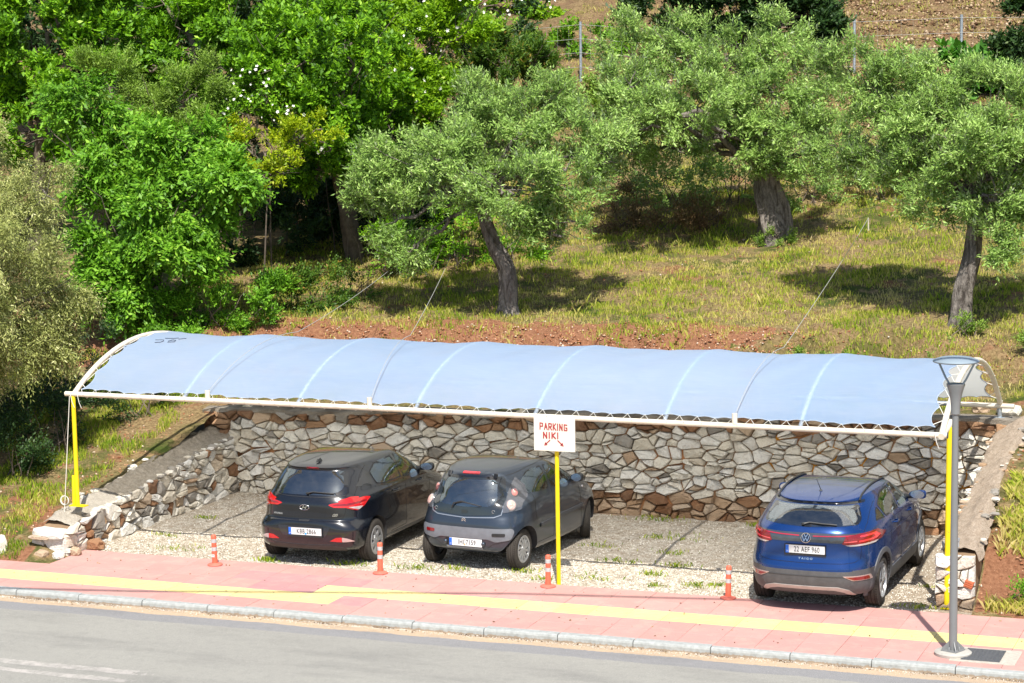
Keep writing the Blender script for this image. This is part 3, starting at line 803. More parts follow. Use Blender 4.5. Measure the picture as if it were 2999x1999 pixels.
# guy lines
def cable(name, a, b, rad, label, sag=.02, mat=WIRE, cat='rope', n=20, group=None, extra=None, via=None):
    a, b = Vector(a), Vector(b); bm = bmesh.new()
    pts = [a.lerp(b, i/n)-Vector((0, 0, 4*sag*(i/n)*(1-i/n))) for i in range(n+1)]
    if via: pts = [a]+[Vector((a.x+(via[0]-a.x)*i/14, .10+2.35*i/14, float(np.interp(.10+2.35*i/14, [arc(j/40)[0] for j in range(41)], [arc(j/40)[1] for j in range(41)]))+.10)) for i in range(15)]; e_ = pts[-1]; pts += [e_.lerp(b, i/20)-Vector((0, 0, .2*(i/20)*(1-i/20))) for i in range(1, 21)]
    tube(bm, [p-a for p in pts], rad, 5)
    if extra: extra(bm)
    o = finish(bm, name, mat); o.location = a
    return tag(o, label, cat, group)
def wraps(bm):
    for i in range(7): tube(bm, [(.0, .03+i*.12, .02+i*.03), (.02, .07+i*.12, .06+i*.03)], .005, 4)
DWIRE = M('dark_wire', (.16, .16, .16), .6, .3, var=0)
G = 'guy ropes from the carport to the olive slope'
def gpt(u, v, dz=0): return (u, v, float(height(u, v))+dz)
cable('guy_rope', (-5.42, 0, 2.5), (-6.50, 9.00, 3.45), .0045, 'thin guy rope rising from the leftmost stub on the carport front beam', .1, cat='guy rope', group=G, via=(-5.15, 2.20, 3.02))
cable('guy_rope', (-2.82, 0, 2.5), (-5.90, 10.50, 3.58), .0045, 'thin guy rope from the stub left of the parking sign towards the middle olive', .1, cat='guy rope', group=G, via=(-3.24, 2.20, 3.02))
cable('guy_rope', (2.53, 0, 2.5), (1.18, 15.00, 4.10), .0045, 'thin guy rope rising from the carport stub above the empty space to the right-hand slope', .1, cat='guy rope', group=G, via=(2.59, 2.20, 3.02))
def coil(bm):
    for r, dx in ((.07, 0), (.066, .01)):
        tube(bm, [(dx-.16+r*math.cos(a*math.pi/8), .0, -1.60+r*math.sin(a*math.pi/8)) for a in range(17)], .006, 5)
    tube(bm, [(-.14, 0, -1.53), (-.16, 0, -1.68), (-.16, 0, -1.78)], .006, 4)
cable('hanging_rope', (-7.75, -.02, 2.33), (-7.90, -.02, .72), .006, 'white rope hanging beside the left yellow post with a coiled end', 0, cat='rope', extra=coil, mat=ROPE)
st = cable('anchor_stake', (1.18, 15, 3.85), (1.18, 14.97, 4.10), .014, 'small pale stake in the grass where the long guy rope ends', 0, mat=CREAM, cat='stake')
# overhead cable that throws the thin shadow across the pavement
pts = []
bm = bmesh.new()
for u, v in ((-30, -9.0), (-14, -3.9), (-7.36, -2.61), (-5.5, -2.21), (-3.15, -1.54), (-.41, -.75), (2.64, -.15), (9, .7), (26, 2.2)):
    h = 9.4; pts.append((u+.27*h, v-.64*h, h))
tube(bm, pts, .038, 6)
o = finish(bm, 'overhead_cable', M('black_cable', (.02, .02, .02), .6, var=0)); tag(o, 'black overhead cable high above the pavement, seen by its thin shadow', 'cable')
for x, y, sd_ in ((-27.5, -15, 'left'), (28.6, -3.8, 'right')):
    p = thing('utility_pole', 'wooden pole by the road carrying the '+sd_+' end of the overhead cable', 'pole', (x, y, -.1), group='poles carrying the overhead cable')
    bm = bmesh.new(); tube(bm, [(0, 0, 0), (0, 0, 9.7)], [.14, .09], 10); finish(bm, 'shaft', M('pole_wood', (.2, .14, .09), .9), p)
    bm = bmesh.new(); lathe(bm, [(.03, 0), (.05, .04), (.03, .08)], 8, (0, 0, 9.7)); finish(bm, 'insulator', CREAM, p)

# ================================================================== SIGN
def text_mesh(name, s, size, mat, parent, loc, rot=(R_(90), 0, 0), sx=1, ext=.002, align='CENTER', bold=0, shear=0, space=1):
    cu = D.curves.new(name, 'FONT'); cu.body = s; cu.size = size; cu.align_x = align; cu.align_y = 'CENTER'
    cu.extrude = ext; cu.offset = bold; cu.shear = shear; cu.resolution_u = 3; cu.space_character = space
    tmp = D.objects.new(name, cu); C.objects.link(tmp)
    bpy.context.view_layer.update()
    me = D.meshes.new_from_object(tmp.evaluated_get(bpy.context.evaluated_depsgraph_get()))
    D.objects.remove(tmp); me.materials.clear(); me.materials.append(mat); me.name = name
    o = D.objects.new(name, me); C.objects.link(o); o.parent = parent
    o.location = loc; o.rotation_euler = rot; o.scale = (sx, 1, 1)
    return o
REDP = M('dark_red_paint', (.36, .045, .045), .7, var=.2, scale=30)
sg = thing('parking_sign', 'cream parking sign with red hand-painted letters and arrows on a yellow pole', 'sign', (.0, -.04, 0))
bm = bmesh.new(); tube(bm, [(.012, .03, -.02), (-.005, .055, 1.95)], .030, 12); finish(bm, 'pole', YELLOW, sg, smooth=40)
bm = bmesh.new(); box(bm, (-.008, -.02, 2.11), (.60, .018, .47), bev=.003)
finish(bm, 'board', M('cream_board', (.76, .70, .61), .6, var=.10, scale=5), sg)
# hand-painted letters as bars
BAR = {'P': [(0, 0, 0, 1), (0, 1, .8, .95), (.8, .95, .8, .5), (.8, .5, 0, .48)], 'A': [(0, 0, .42, 1), (.42, 1, .85, 0), (.2, .38, .66, .38)],
       'R': [(0, 0, 0, 1), (0, 1, .78, .95), (.78, .95, .78, .52), (.78, .52, 0, .48), (.3, .48, .85, 0)], 'K': [(0, 0, 0, 1), (.02, .45, .75, 1), (.15, .5, .8, 0)],
       'I': [(0, 0, 0, 1)], 'N': [(0, 0, 0, 1), (0, 1, .75, 0), (.75, 0, .75, 1)], 'G': [(.85, .9, .05, .95), (.05, .95, .05, .05), (.05, .05, .85, .05), (.85, .05, .85, .45), (.85, .45, .5, .45)]}
def hand(s, x0, z0, h, w, lw, gap, name, slope=0):
    bm = bmesh.new(); x = x0
    for ch in s:
        ww = .12 if ch == 'I' else 1
        for a, b, c_, d in BAR[ch]:
            p = Vector((x+a*w, -.0325, z0+b*h+slope*(x-x0))); q_ = Vector((x+c_*w, -.0325, z0+d*h+slope*(x-x0)))
            dv = (q_-p); L = dv.length; ang = math.atan2(dv.z, dv.x)
            box(bm, (p+q_)/2, (L+lw*.8, .005+.0003*random.random(), lw), Matrix.Rotation(-ang, 3, 'Y'))
        x += w*(.2 if ch == 'I' else .9)+gap
    return finish(bm, name, REDP, sg)
hand('PARKING', -.215, 2.175, .088, .048, .014, .021, 'lettering', -.02)
hand('NIKI', -.165, 2.055, .078, .062, .017, .028, 'lettering')
for s in (-1, 1):
    bm = bmesh.new(); L = .115
    x0, z0 = (-.075 if s < 0 else .045), 2.025
    dx, dz = s*.066, -.06
    ang = math.atan2(dz, dx)
    box(bm, (x0+dx*.4, -.0325, z0+dz*.4), (.085, .005, .014), Matrix.Rotation(-ang, 3, 'Y'))
    n = Vector((dx, 0, dz)).normalized(); pp = Vector((-n.z, 0, n.x)); tip = Vector((x0+dx*1.25, 0, z0+dz*1.25))
    poly = [tip, tip-n*.045+pp*.026, tip-n*.045-pp*.026]
    prism(bm, [(p.x, p.z) for p in poly], lambda a, b, d: Vector((a, d, b)), -.035, -.030)
    finish(bm, 'painted_arrow', REDP, sg)

# ================================================================== BOLLARDS
ORANGE = M('orange_plastic', (.70, .135, .075), .5, var=.12, scale=14)
ORANGEF = M('faded_orange_base', (.60, .155, .11), .65, var=.15, scale=14)
REFL = M('reflective_band', (.52, .56, .58), .35, .3, var=.12, scale=30)
def bollard():
    r = thing('bollard', 'b', 'bollard', (0, 0, 0))
    bm = bmesh.new(); lathe(bm, [(.108, 0), (.110, .010), (.104, .018), (.055, .026), (.044, .035)], 28); finish(bm, 'base', ORANGEF, r, smooth=40)
    bm = bmesh.new(); lathe(bm, [(.043, .03), (.040, .06), (.037, .30), (.038, .43), (.035, .44), (.026, .447), (.010, .45)], 20); finish(bm, 'post', ORANGE, r, smooth=40)
    for z in (.215, .335):
        bm = bmesh.new(); lathe(bm, [(.0392, z), (.0395, z+.055)], 20, cap=False); finish(bm, 'reflective_band', REFL, r, smooth=60)
    return r
b0 = bollard()
def copy_tree(o, parent=None):
    c = o.copy(); C.objects.link(c); c.parent = parent
    for ch in o.children: copy_tree(ch, c)
    return c
BL_ = ('orange bollard with two grey bands and a small sticker, nearest the left wing wall', 'orange bollard with two grey bands in front of the black hatchback rear wheel',
       'orange bollard with two grey bands standing against the yellow sign pole', 'orange bollard with a chipped white top, left of the blue car')
bs = []
for i, ((x, y), rz) in enumerate(zip(((-5.16, -.40), (-2.63, -.17), (-.07, -.22), (2.47, -.13)), (0, 1, 2, 3))):
    b = b0 if i == 0 else copy_tree(b0); b.location = (x, y, .002); b.rotation_euler = (R_((1.2, -.8, .6, 1.5)[i]), R_((-.8, .8, .3, -1)[i]), rz)
    b['label'] = BL_[i]; b['group'] = 'orange bollards along the gravel edge'; bs.append(b)
bm = bmesh.new()
prism(bm, [(-.022, .125), (.022, .125), (.022, .165), (-.022, .165)], lambda a, b, d: Vector((a, -.0395-d-.0*a, b)), 0, .002)
finish(bm, 'sticker', M('white_sticker', (.75, .75, .75), .5, var=0), bs[0])
bm = bmesh.new()
for i in range(4): box(bm, (-.014+i*.009, -.0422, .148-.004*(i % 2)), (.005, .001, .014))
finish(bm, 'sticker_print', M('sticker_ink', (.03, .03, .03), .5, var=0), bs[0])
bm = bmesh.new(); lathe(bm, [(.0388, .405), (.0386, .432), (.0358, .4415)], 9, cap=False)
bmesh.ops.delete(bm, geom=[f for f in bm.faces if f.calc_center_median().y > .005 or f.calc_center_median().x > .03], context='FACES')
finish(bm, 'chipped_paint', M('chalk_white', (.72, .68, .64), .8, var=0), bs[3])

# ================================================================== LAMP POST
LG = M('lamp_grey_paint', (.215, .22, .225), .38, .15, var=.05, scale=4)
LGB = M('lamp_blue_grey', (.25, .31, .36), .5, .1, var=.05, scale=4)
lp = thing('street_lamp', 'tall grey street lamp with round flat head standing on the pavement', 'street lamp', (5.81, -2.07, 0))
bm = bmesh.new(); lathe(bm, [(.22, -.02), (.225, .035), (.205, .05), (.05, .052)], 32); finish(bm, 'concrete_footing', M('footing_concrete', (.40, .38, .34), .9, scale=14, bump=.3), lp, smooth=40)
bm = bmesh.new(); lathe(bm, [(.150, .05), (.150, .063)], 4, cap=True); bmesh.ops.rotate(bm, matrix=Matrix.Rotation(.4, 3, 'Z'), verts=bm.verts)
for a in range(4):
    A = .4+a*math.pi/2+math.pi/4
    A2 = .4+a*math.pi/2
    poly = [(.04, .063), (.14, .063), (.135, .085), (.05, .17), (.04, .17)]
    prism(bm, poly, lambda r, z, d, A=A2: Vector((r*math.cos(A)-d*math.sin(A), r*math.sin(A)+d*math.cos(A), z)), -.004, .004)
    lathe(bm, [(.012, .06), (.012, .10), (.008, .105)], 8, (.088*math.cos(A), .088*math.sin(A), 0))
finish(bm, 'base_plate', LG, lp, smooth=40)
bm = bmesh.new(); lathe(bm, [(.052, .06), (.050, .5), (.040, 2.5), (.038, 2.97)], 24); finish(bm, 'pole', LG, lp, smooth=40)
bm = bmesh.new(); lathe(bm, [(.042, 2.93), (.055, 2.945), (.055, 3.0), (.058, 3.05), (.066, 3.13), (.083, 3.21), (.108, 3.285), (.111, 3.305), (.085, 3.312), (.02, 3.30)], 28); finish(bm, 'lamp_cup', LG, lp, smooth=40)
for s in (-1, 1):
    bm = bmesh.new()
    ax = Vector((math.cos(-.37), math.sin(-.37), 0))*s
    pts = [ax*.075+Vector((0, 0, 3.28)), ax*.10+Vector((0, 0, 3.315)), ax*.14+Vector((0, 0, 3.37)), ax*.25+Vector((0, 0, 3.575))]
    tube(bm, pts, .013, 8); finish(bm, 'arm', LGB, lp, smooth=60)
bm = bmesh.new(); lathe(bm, [(.262, 3.565), (.274, 3.572), (.276, 3.582), (.26, 3.598), (.19, 3.622), (.10, 3.635), (.01, 3.638)], 40); finish(bm, 'lamp_head', LGB, lp, smooth=50)
bm = bmesh.new(); lathe(bm, [(.01, 3.558), (.235, 3.562), (.24, 3.566)], 32); finish(bm, 'diffuser', M('frosted_glass', (.30, .32, .33), .3, var=0), lp, smooth=40)

# ================================================================== UPPER FENCE
fu_ = thing('wire_fence', 'wire fence of thin grey posts high on the slope', 'fence', (-4, 28, 7.3))
FP = [-15.0, -12.17, -9.31, -6.7, -4.2, -1.93, .78, 3.5, 6.2]
tops = []
for i, u in enumerate(FP):
    z = float(height(u, 28)); ht = 1.35+(.25 if i == 2 else 0)
    bm = bmesh.new(); tube(bm, [(u, 28, z-.2), (u, 28, z+ht)], .038, 8); finish(bm, 'post', GALV, fu_, True, 40); tops.append((u, 28, z+ht))
bm = bmesh.new()
for k in (.08, .45, .82, 1.2):
    tube(bm, [(p[0], 27.96, p[2]-k) for p in tops], .004, 4)
for a, b in zip(tops, tops[1:]):
    for i in range(9):
        f = i/9; x = a[0]+(b[0]-a[0])*f; z = a[2]+(b[2]-a[2])*f; tube(bm, [(x, 27.96, z-.08), (x, 27.96, z-1.2)], .0022, 3)
finish(bm, 'wire', WIRE, fu_, True)
# crown lobes in metres: (x, y, z, half width, half height)
TREES = {
 'olive1': ((-4.29, 9.35, 2.82), [(-6.4, 9.55, 5.29, 0.89, 0.71), (-6.46, 9.05, 4.43, 0.6, 0.57), (-6.85, 9.35, 4.89, 0.43, 0.43), (-5.46, 9.65, 6.01, 0.92, 0.67), (-4.25, 9.85, 5.92, 1.06, 0.77), (-2.99, 9.65, 5.77, 0.8, 0.59), (-3.81, 8.45, 5.04, 0.95, 0.48), (-4.98, 8.85, 5.09, 0.62, 0.42), (-2.92, 8.95, 5.09, 0.68, 0.41), (-3.06, 8.85, 4.24, 0.51, 0.38), (-3.76, 8.95, 4.39, 0.41, 0.34), (-6.08, 8.95, 3.88, 0.35, 0.32), (-4.89, 9.75, 6.52, 0.53, 0.35), (-3.85, 9.95, 6.47, 0.63, 0.42), (-2.42, 9.65, 5.53, 0.38, 0.34), (-5.44, 8.75, 5.64, 0.62, 0.49)]),
 'olive2': ((-0.76, 15.0, 3.68), [(-3.87, 15.5, 7.35, 0.65, 0.77), (-3.44, 15.0, 6.29, 0.8, 0.72), (-3.82, 15.0, 5.58, 0.56, 0.56), (-2.43, 15.0, 6.45, 0.95, 0.87), (-2.59, 14.6, 5.59, 0.71, 0.55), (-1.68, 15.6, 7.23, 0.87, 0.72), (-0.87, 15.6, 7.48, 0.63, 0.55), (-1.0, 14.7, 6.27, 1.01, 0.78), (-0.17, 15.3, 6.69, 0.78, 0.7), (-1.25, 14.3, 5.43, 0.7, 0.43), (-0.15, 14.5, 5.76, 0.69, 0.54), (0.34, 15.0, 5.57, 0.47, 0.47), (-2.38, 15.8, 7.41, 0.72, 0.56), (-3.12, 15.8, 7.78, 0.4, 0.32), (0.02, 14.5, 5.04, 0.46, 0.31), (-2.88, 13.2, 6.06, 0.69, 0.54), (-2.05, 13.1, 6.31, 0.68, 0.53), (-3.48, 13.7, 6.74, 0.54, 0.62)]),
 'olive3': ((4.03, 9.2, 2.89), [(1.94, 10.0, 6.88, 0.61, 0.54), (2.29, 9.8, 6.13, 0.74, 0.61), (2.7, 10.0, 6.64, 0.74, 0.61), (1.72, 10.0, 5.75, 0.41, 0.41), (3.27, 9.4, 5.99, 0.8, 0.6), (3.64, 9.8, 6.49, 0.8, 0.6), (4.55, 9.6, 6.27, 0.79, 0.66), (4.18, 8.8, 5.71, 0.84, 0.52), (4.84, 9.2, 5.48, 0.59, 0.59), (3.44, 8.9, 5.35, 0.66, 0.39), (4.62, 8.8, 4.92, 0.58, 0.39), (3.63, 9.1, 4.75, 0.36, 0.4), (4.62, 8.8, 4.27, 0.29, 0.39), (4.92, 9.2, 4.68, 0.39, 0.39), (2.53, 9.4, 5.54, 0.47, 0.3), (5.29, 9.5, 5.98, 0.65, 0.78)]),
 'pale': ((-11.48, 2.6, 1.14), [(-10.45, 2.6, 4.37, 0.75, 0.69), (-9.67, 2.0, 3.73, 0.65, 0.62), (-10.07, 1.7, 3.19, 0.68, 0.49), (-9.93, 1.0, 3.13, 0.54, 0.48), (-10.46, 1.1, 3.52, 0.55, 0.67), (-9.85, 1.7, 2.77, 0.55, 0.37), (-9.66, 2.3, 2.85, 0.37, 0.31), (-10.5, 1.8, 2.52, 0.5, 0.31), (-9.95, 2.8, 5.36, 0.6, 0.38), (-10.49, 2.7, 5.01, 0.57, 0.44), (-11.25, 2.9, 6.0, 0.38, 0.57), (-9.57, 2.3, 3.13, 0.37, 0.43), (-10.39, 2.1, 3.84, 0.75, 0.68), (-11.47, 2.6, 4.35, 0.76, 1.27), (-9.4, 2.4, 2.77, 0.22, 0.22), (-9.27, 2.5, 3.47, 0.22, 0.28)]),
 'ash': ((-11.6, 8.2, 1.42), [(-11.48, 8.6, 5.8, 1.08, 0.74), (-10.39, 8.3, 5.07, 0.9, 0.73), (-9.78, 8.0, 4.61, 0.48, 0.4), (-10.83, 7.9, 4.6, 1.06, 0.65), (-11.32, 7.9, 3.95, 0.9, 0.49), (-10.28, 7.7, 3.98, 0.65, 0.36), (-11.73, 7.9, 3.28, 0.66, 0.49), (-11.14, 7.7, 3.23, 0.41, 0.37), (-11.4, 7.8, 2.8, 0.33, 0.25), (-12.11, 8.5, 5.05, 0.75, 0.67), (-12.28, 8.2, 3.57, 0.5, 0.66), (-9.25, 7.9, 5.26, 0.4, 0.28), (-12.68, 8.7, 5.79, 0.75, 0.59), (-10.29, 8.5, 5.8, 0.65, 0.49), (-12.97, 8.9, 6.46, 0.67, 0.51)]),
 'willow': ((-12.35, 10.5, 1.62), [(-11.97, 10.5, 6.59, 0.95, 0.69), (-11.33, 10.2, 5.91, 0.77, 0.6), (-12.6, 10.7, 5.98, 0.96, 0.79), (-12.99, 10.9, 6.68, 0.79, 0.53), (-10.81, 10.1, 5.57, 0.51, 0.38), (-11.37, 10.5, 6.84, 0.69, 0.52), (-13.36, 10.7, 7.03, 0.7, 0.53)]),
 'back1': ((-17.03, 13.5, 2.07), [(-16.87, 13.5, 7.99, 1.42, 1.04), (-15.4, 13.8, 8.16, 1.32, 0.85), (-16.88, 13.1, 6.87, 1.04, 0.76), (-15.34, 13.1, 7.13, 1.03, 0.75), (-18.37, 13.7, 7.55, 1.06, 1.35), (-16.53, 13.9, 8.94, 1.71, 0.76), (-15.87, 13.0, 5.93, 0.94, 0.75), (-17.01, 12.9, 6.03, 0.76, 0.66)]),
 'back2': ((-13.04, 14.0, 2.6), [(-13.7, 14.0, 7.85, 1.22, 0.84), (-12.33, 14.2, 8.1, 1.21, 0.84), (-12.61, 13.5, 7.19, 1.01, 0.55), (-14.11, 14.4, 8.79, 1.51, 0.57), (-11.27, 13.7, 7.26, 0.64, 0.55), (-14.18, 13.5, 7.39, 0.75, 0.56)]),
 'back3': ((-9.2, 13.4, 3.55), [(-10.29, 13.4, 7.78, 1.17, 0.72), (-9.19, 13.6, 8.03, 0.99, 0.81), (-9.47, 12.9, 7.15, 0.98, 0.62), (-8.74, 13.0, 6.87, 0.8, 0.71), (-10.51, 12.8, 7.16, 0.63, 0.45), (-9.11, 12.5, 6.27, 0.7, 0.53), (-8.62, 12.9, 5.99, 0.62, 0.53), (-9.68, 12.4, 5.13, 0.53, 0.35), (-10.42, 13.7, 8.42, 1.27, 0.54), (-8.46, 13.2, 6.25, 0.53, 0.62), (-9.13, 12.5, 5.48, 0.44, 0.35), (-10.92, 12.6, 6.72, 0.54, 0.45), (-9.36, 11.5, 7.49, 0.95, 0.6), (-8.27, 11.2, 7.56, 0.85, 0.59), (-10.18, 11.6, 7.77, 0.69, 0.52), (-8.82, 11.5, 6.63, 0.69, 0.43), (-9.73, 11.8, 6.55, 0.52, 0.35), (-10.44, 11.5, 7.17, 0.52, 0.43), (-8.41, 12.0, 5.67, 0.43, 0.39)]),
 'yellowgreen': ((-9.87, 10.4, 3.77), [(-10.2, 10.4, 5.73, 0.38, 0.21), (-9.62, 10.2, 5.57, 0.51, 0.24), (-9.2, 10.1, 5.24, 0.34, 0.18), (-8.87, 10.4, 5.98, 0.46, 0.21), (-8.54, 10.5, 6.06, 0.38, 0.19), (-9.62, 10.0, 5.2, 0.42, 0.19), (-9.3, 10.5, 5.73, 0.34, 0.19), (-10.53, 10.5, 5.9, 0.26, 0.26)]),
 'rose': ((-10.07, 11.2, 4.4), [(-10.19, 11.2, 6.91, 0.78, 0.43), (-10.44, 10.9, 6.4, 0.6, 0.34), (-9.53, 11.0, 6.22, 0.6, 0.34), (-10.93, 10.9, 6.23, 0.35, 0.26), (-8.7, 11.2, 5.7, 0.51, 0.34)]),
 'bright': ((-9.24, 16.5, 4.65), [(-9.39, 16.5, 7.6, 0.86, 0.76), (-9.5, 16.0, 6.66, 0.85, 0.76), (-9.01, 16.3, 6.84, 0.76, 0.66), (-9.73, 16.0, 5.82, 0.66, 0.57), (-8.78, 16.8, 8.07, 0.76, 0.57), (-9.14, 16.1, 6.19, 0.76, 0.47), (-8.25, 17.0, 8.25, 0.67, 0.48), (-10.24, 16.8, 8.29, 0.67, 0.58)]),
 'redgreen': ((-8.52, 20.0, 6.1), [(-9.26, 20.0, 7.62, 0.71, 0.56), (-8.28, 20.0, 7.5, 0.81, 0.61), (-8.57, 19.6, 7.01, 0.9, 0.55), (-7.61, 19.9, 7.29, 0.5, 0.45), (-9.52, 19.8, 7.12, 0.51, 0.41), (-8.25, 19.6, 6.6, 0.7, 0.4)]),
 'upper': ((-14.62, 34.0, 8.41), [(-15.88, 34.0, 9.09, 0.92, 0.53), (-14.69, 34.2, 9.0, 0.92, 0.52), (-13.49, 34.0, 8.78, 0.65, 0.45), (-12.52, 34.0, 8.88, 0.52, 0.32), (-16.47, 33.7, 8.84, 0.79, 0.66), (-17.84, 33.9, 9.13, 0.93, 0.53)]),
 'dark': ((-3.32, 22.0, 7.23), [(-4.36, 22.0, 8.35, 1.02, 0.61), (-3.16, 22.2, 8.43, 1.21, 0.61), (-1.98, 22.0, 8.3, 0.8, 0.7), (-1.22, 21.8, 7.79, 0.4, 0.59), (-5.42, 22.0, 8.48, 0.72, 0.51), (-3.44, 21.7, 7.73, 1.11, 0.4), (-1.52, 22.2, 8.49, 0.6, 0.6)]),
 'darkr': ((4.25, 16.0, 7.04), [(4.07, 16.0, 7.8, 0.38, 0.51), (3.94, 15.8, 7.3, 0.3, 0.38), (4.4, 16.0, 7.96, 0.51, 0.76)]),
 'fig': ((1.26, 26.6, 6.37), [(0.62, 26.6, 6.9, 0.53, 0.34), (1.25, 26.6, 6.95, 0.64, 0.38), (1.88, 26.6, 6.78, 0.53, 0.36), (2.3, 26.6, 6.57, 0.42, 0.32), (0.97, 26.4, 6.53, 0.64, 0.32), (1.71, 26.4, 6.42, 0.63, 0.32)]),
}
# ================================================================== CARS
def paint(name, col, metal=.5, rough=.32, coat=.85, dust=.05, dustc=(.30, .26, .21)):
    t = NT(name); P = t.coord('Object'); X, Y, Z = t.sep(P)
    n = t.noise(5, 6, .7, P); fl = t.noise(900, 1, .5, P)
    c = t.mix(t.math('MULTIPLY', fl, .3), col, tuple(min(1, x*1.5+.001) for x in col))
    geo = t.new('ShaderNodeNewGeometry').outputs['Normal']; nz = t.sep(geo)[2]
    low = t.math('SUBTRACT', .62, Z)
    d = t.math('ADD', t.math('MULTIPLY', t.ramp(n, [(.35, 0), (.75, 1)]), dust), t.math('MULTIPLY', t.math('MAXIMUM', low, 0), dust*3.0))
    c = t.mix(t.math('MINIMUM', t.math('MAXIMUM', d, 0), .6), c, dustc)
    r = t.math('ADD', rough, t.math('MULTIPLY', n, .12))
    return t.set(col=c, metal=metal, rough=r, coat=coat, coatr=t.math('ADD', .015, t.math('MULTIPLY', t.ramp(n, [(.45, 0), (.85, 1)]), .05)))
def glassm(name, tint, k=.55):
    t = NT(name); P = t.coord('Object'); n = t.noise(6, 5, .7, P)
    tr = t.new('ShaderNodeBsdfTransparent'); tr.inputs[0].default_value = (*tint, 1)
    gl = t.new('ShaderNodeBsdfGlossy'); gl.inputs[0].default_value = (.75, .9, 1, 1); gl.inputs['Roughness'].default_value = .02
    df = t.new('ShaderNodeBsdfDiffuse'); df.inputs[0].default_value = (.30, .29, .27, 1)
    fr = t.new('ShaderNodeFresnel'); fr.inputs[0].default_value = 1.62
    m1 = t.new('ShaderNodeMixShader'); t.l.new(t.math('MULTIPLY_ADD', fr.outputs[0], 1.0, .17), m1.inputs[0]); t.l.new(tr.outputs[0], m1.inputs[1]); t.l.new(gl.outputs[0], m1.inputs[2])
    m2 = t.new('ShaderNodeMixShader'); t.l.new(t.math('MULTIPLY', t.ramp(n, [(.35, 0), (.8, 1)]), .08), m2.inputs[0]); t.l.new(m1.outputs[0], m2.inputs[1]); t.l.new(df.outputs[0], m2.inputs[2])
    t.l.new(m2.outputs[0], t.out.inputs[0]); return t.m
GLASS = glassm('car_glass', (.25, .33, .36)); GLASSC = glassm('clear_car_glass', (.62, .72, .69))
BLKGL = M('black_gloss', (.010, .011, .013), .08, var=0, coat=1.0)
BLK = M('black_plastic', (.018, .019, .021), .45, var=.2, scale=20)
INT = M('dark_interior', (.025, .025, .027), .85, var=.1)
SEAT = M('seat_cloth', (.05, .05, .056), .9, var=.2, scale=30)
GAP = M('panel_gap', (.004, .004, .005), .9, var=0)
RED = M('red_lens', (.50, .008, .010), .12, var=.2, scale=30, coat=1.0)
REDD = M('dark_red_lens', (.20, .006, .008), .12, var=.2, scale=30, coat=1.0)
CLR = M('clear_lens', (.55, .50, .50), .1, .3, var=.1, scale=60, coat=1.0)
CHR = M('chrome', (.75, .77, .80), .15, 1, var=0)
SILV = M('silver_wheel', (.42, .43, .44), .35, .6, var=.1, scale=20)
RIMD = M('dark_rim', (.07, .07, .075), .35, .5, var=.1)
t = NT('tyre_rubber'); P = t.coord('Object'); n = t.noise(14, 5, .7, P)
TYRE = t.set(col=t.mix(n, (.022, .021, .020), (.075, .066, .056)), rough=.85, spec=.2)
CLAD = M('grey_cladding', (.085, .088, .095), .55, var=.18, scale=9)
PLATE = M('plate_white', (.68, .69, .70), .4, var=.04); PBLUE = M('plate_blue', (.015, .13, .60), .4, var=0); PINK_INK = M('plate_black', (.012, .012, .014), .5, var=0)

def cr(vals, sub):
    """Catmull-Rom through rows"""
    A = np.array(vals, float); out = []
    n = len(A)
    for i in range(n-1):
        p0, p1, p2, p3 = A[max(i-1, 0)], A[i], A[i+1], A[min(i+2, n-1)]
        for k in range(sub):
            t_ = k/sub
            c = .5*(2*p1+(p2-p0)*t_+(2*p0-5*p1+4*p2-p3)*t_*t_+(3*p1-p0-3*p2+p3)*t_**3)
            l = p1+(p2-p1)*t_
            out.append(.65*c+.35*l)
    out.append(A[-1]); return np.array(out)

N1, N2 = 34, 30
def ring(lv, ym, infl=0):
    zr, yr, zf, yf, w, zb, nr, nf, bow = lv
    w += infl; yr -= infl; yf += infl
    def seg(n, e, y0, flip):
        th = np.linspace(0, math.pi/2, 500)
        x = w*np.sin(th)**(2/e); y = ym+(y0-ym)*np.cos(th)**(2/e)
        y = y+(bow*(x/w)**2*(1 if not flip else -1))*np.cos(th)**.5
        s = np.concatenate([[0], np.cumsum(np.hypot(np.diff(x), np.diff(y)))]); k = np.linspace(0, s[-1], n)
        return np.interp(k, s, x), np.interp(k, s, y)
    xr, yr_ = seg(N1, nr, yr, False); xf, yf_ = seg(N2, nf, yf, True)
    x = np.concatenate([xr, xf[::-1][1:]]); y = np.concatenate([yr_, yf_[::-1][1:]])
    t_ = np.clip((y-yr)/(yf-yr), 0, 1)
    z = zr+(zf-zr)*t_+zb*4*t_*(1-t_)
    half = np.stack([x, y, z], -1)                       # rear centre -> side -> front centre
    other = half[1:-1][::-1]*np.array([-1, 1, 1])
    return np.concatenate([half, other])

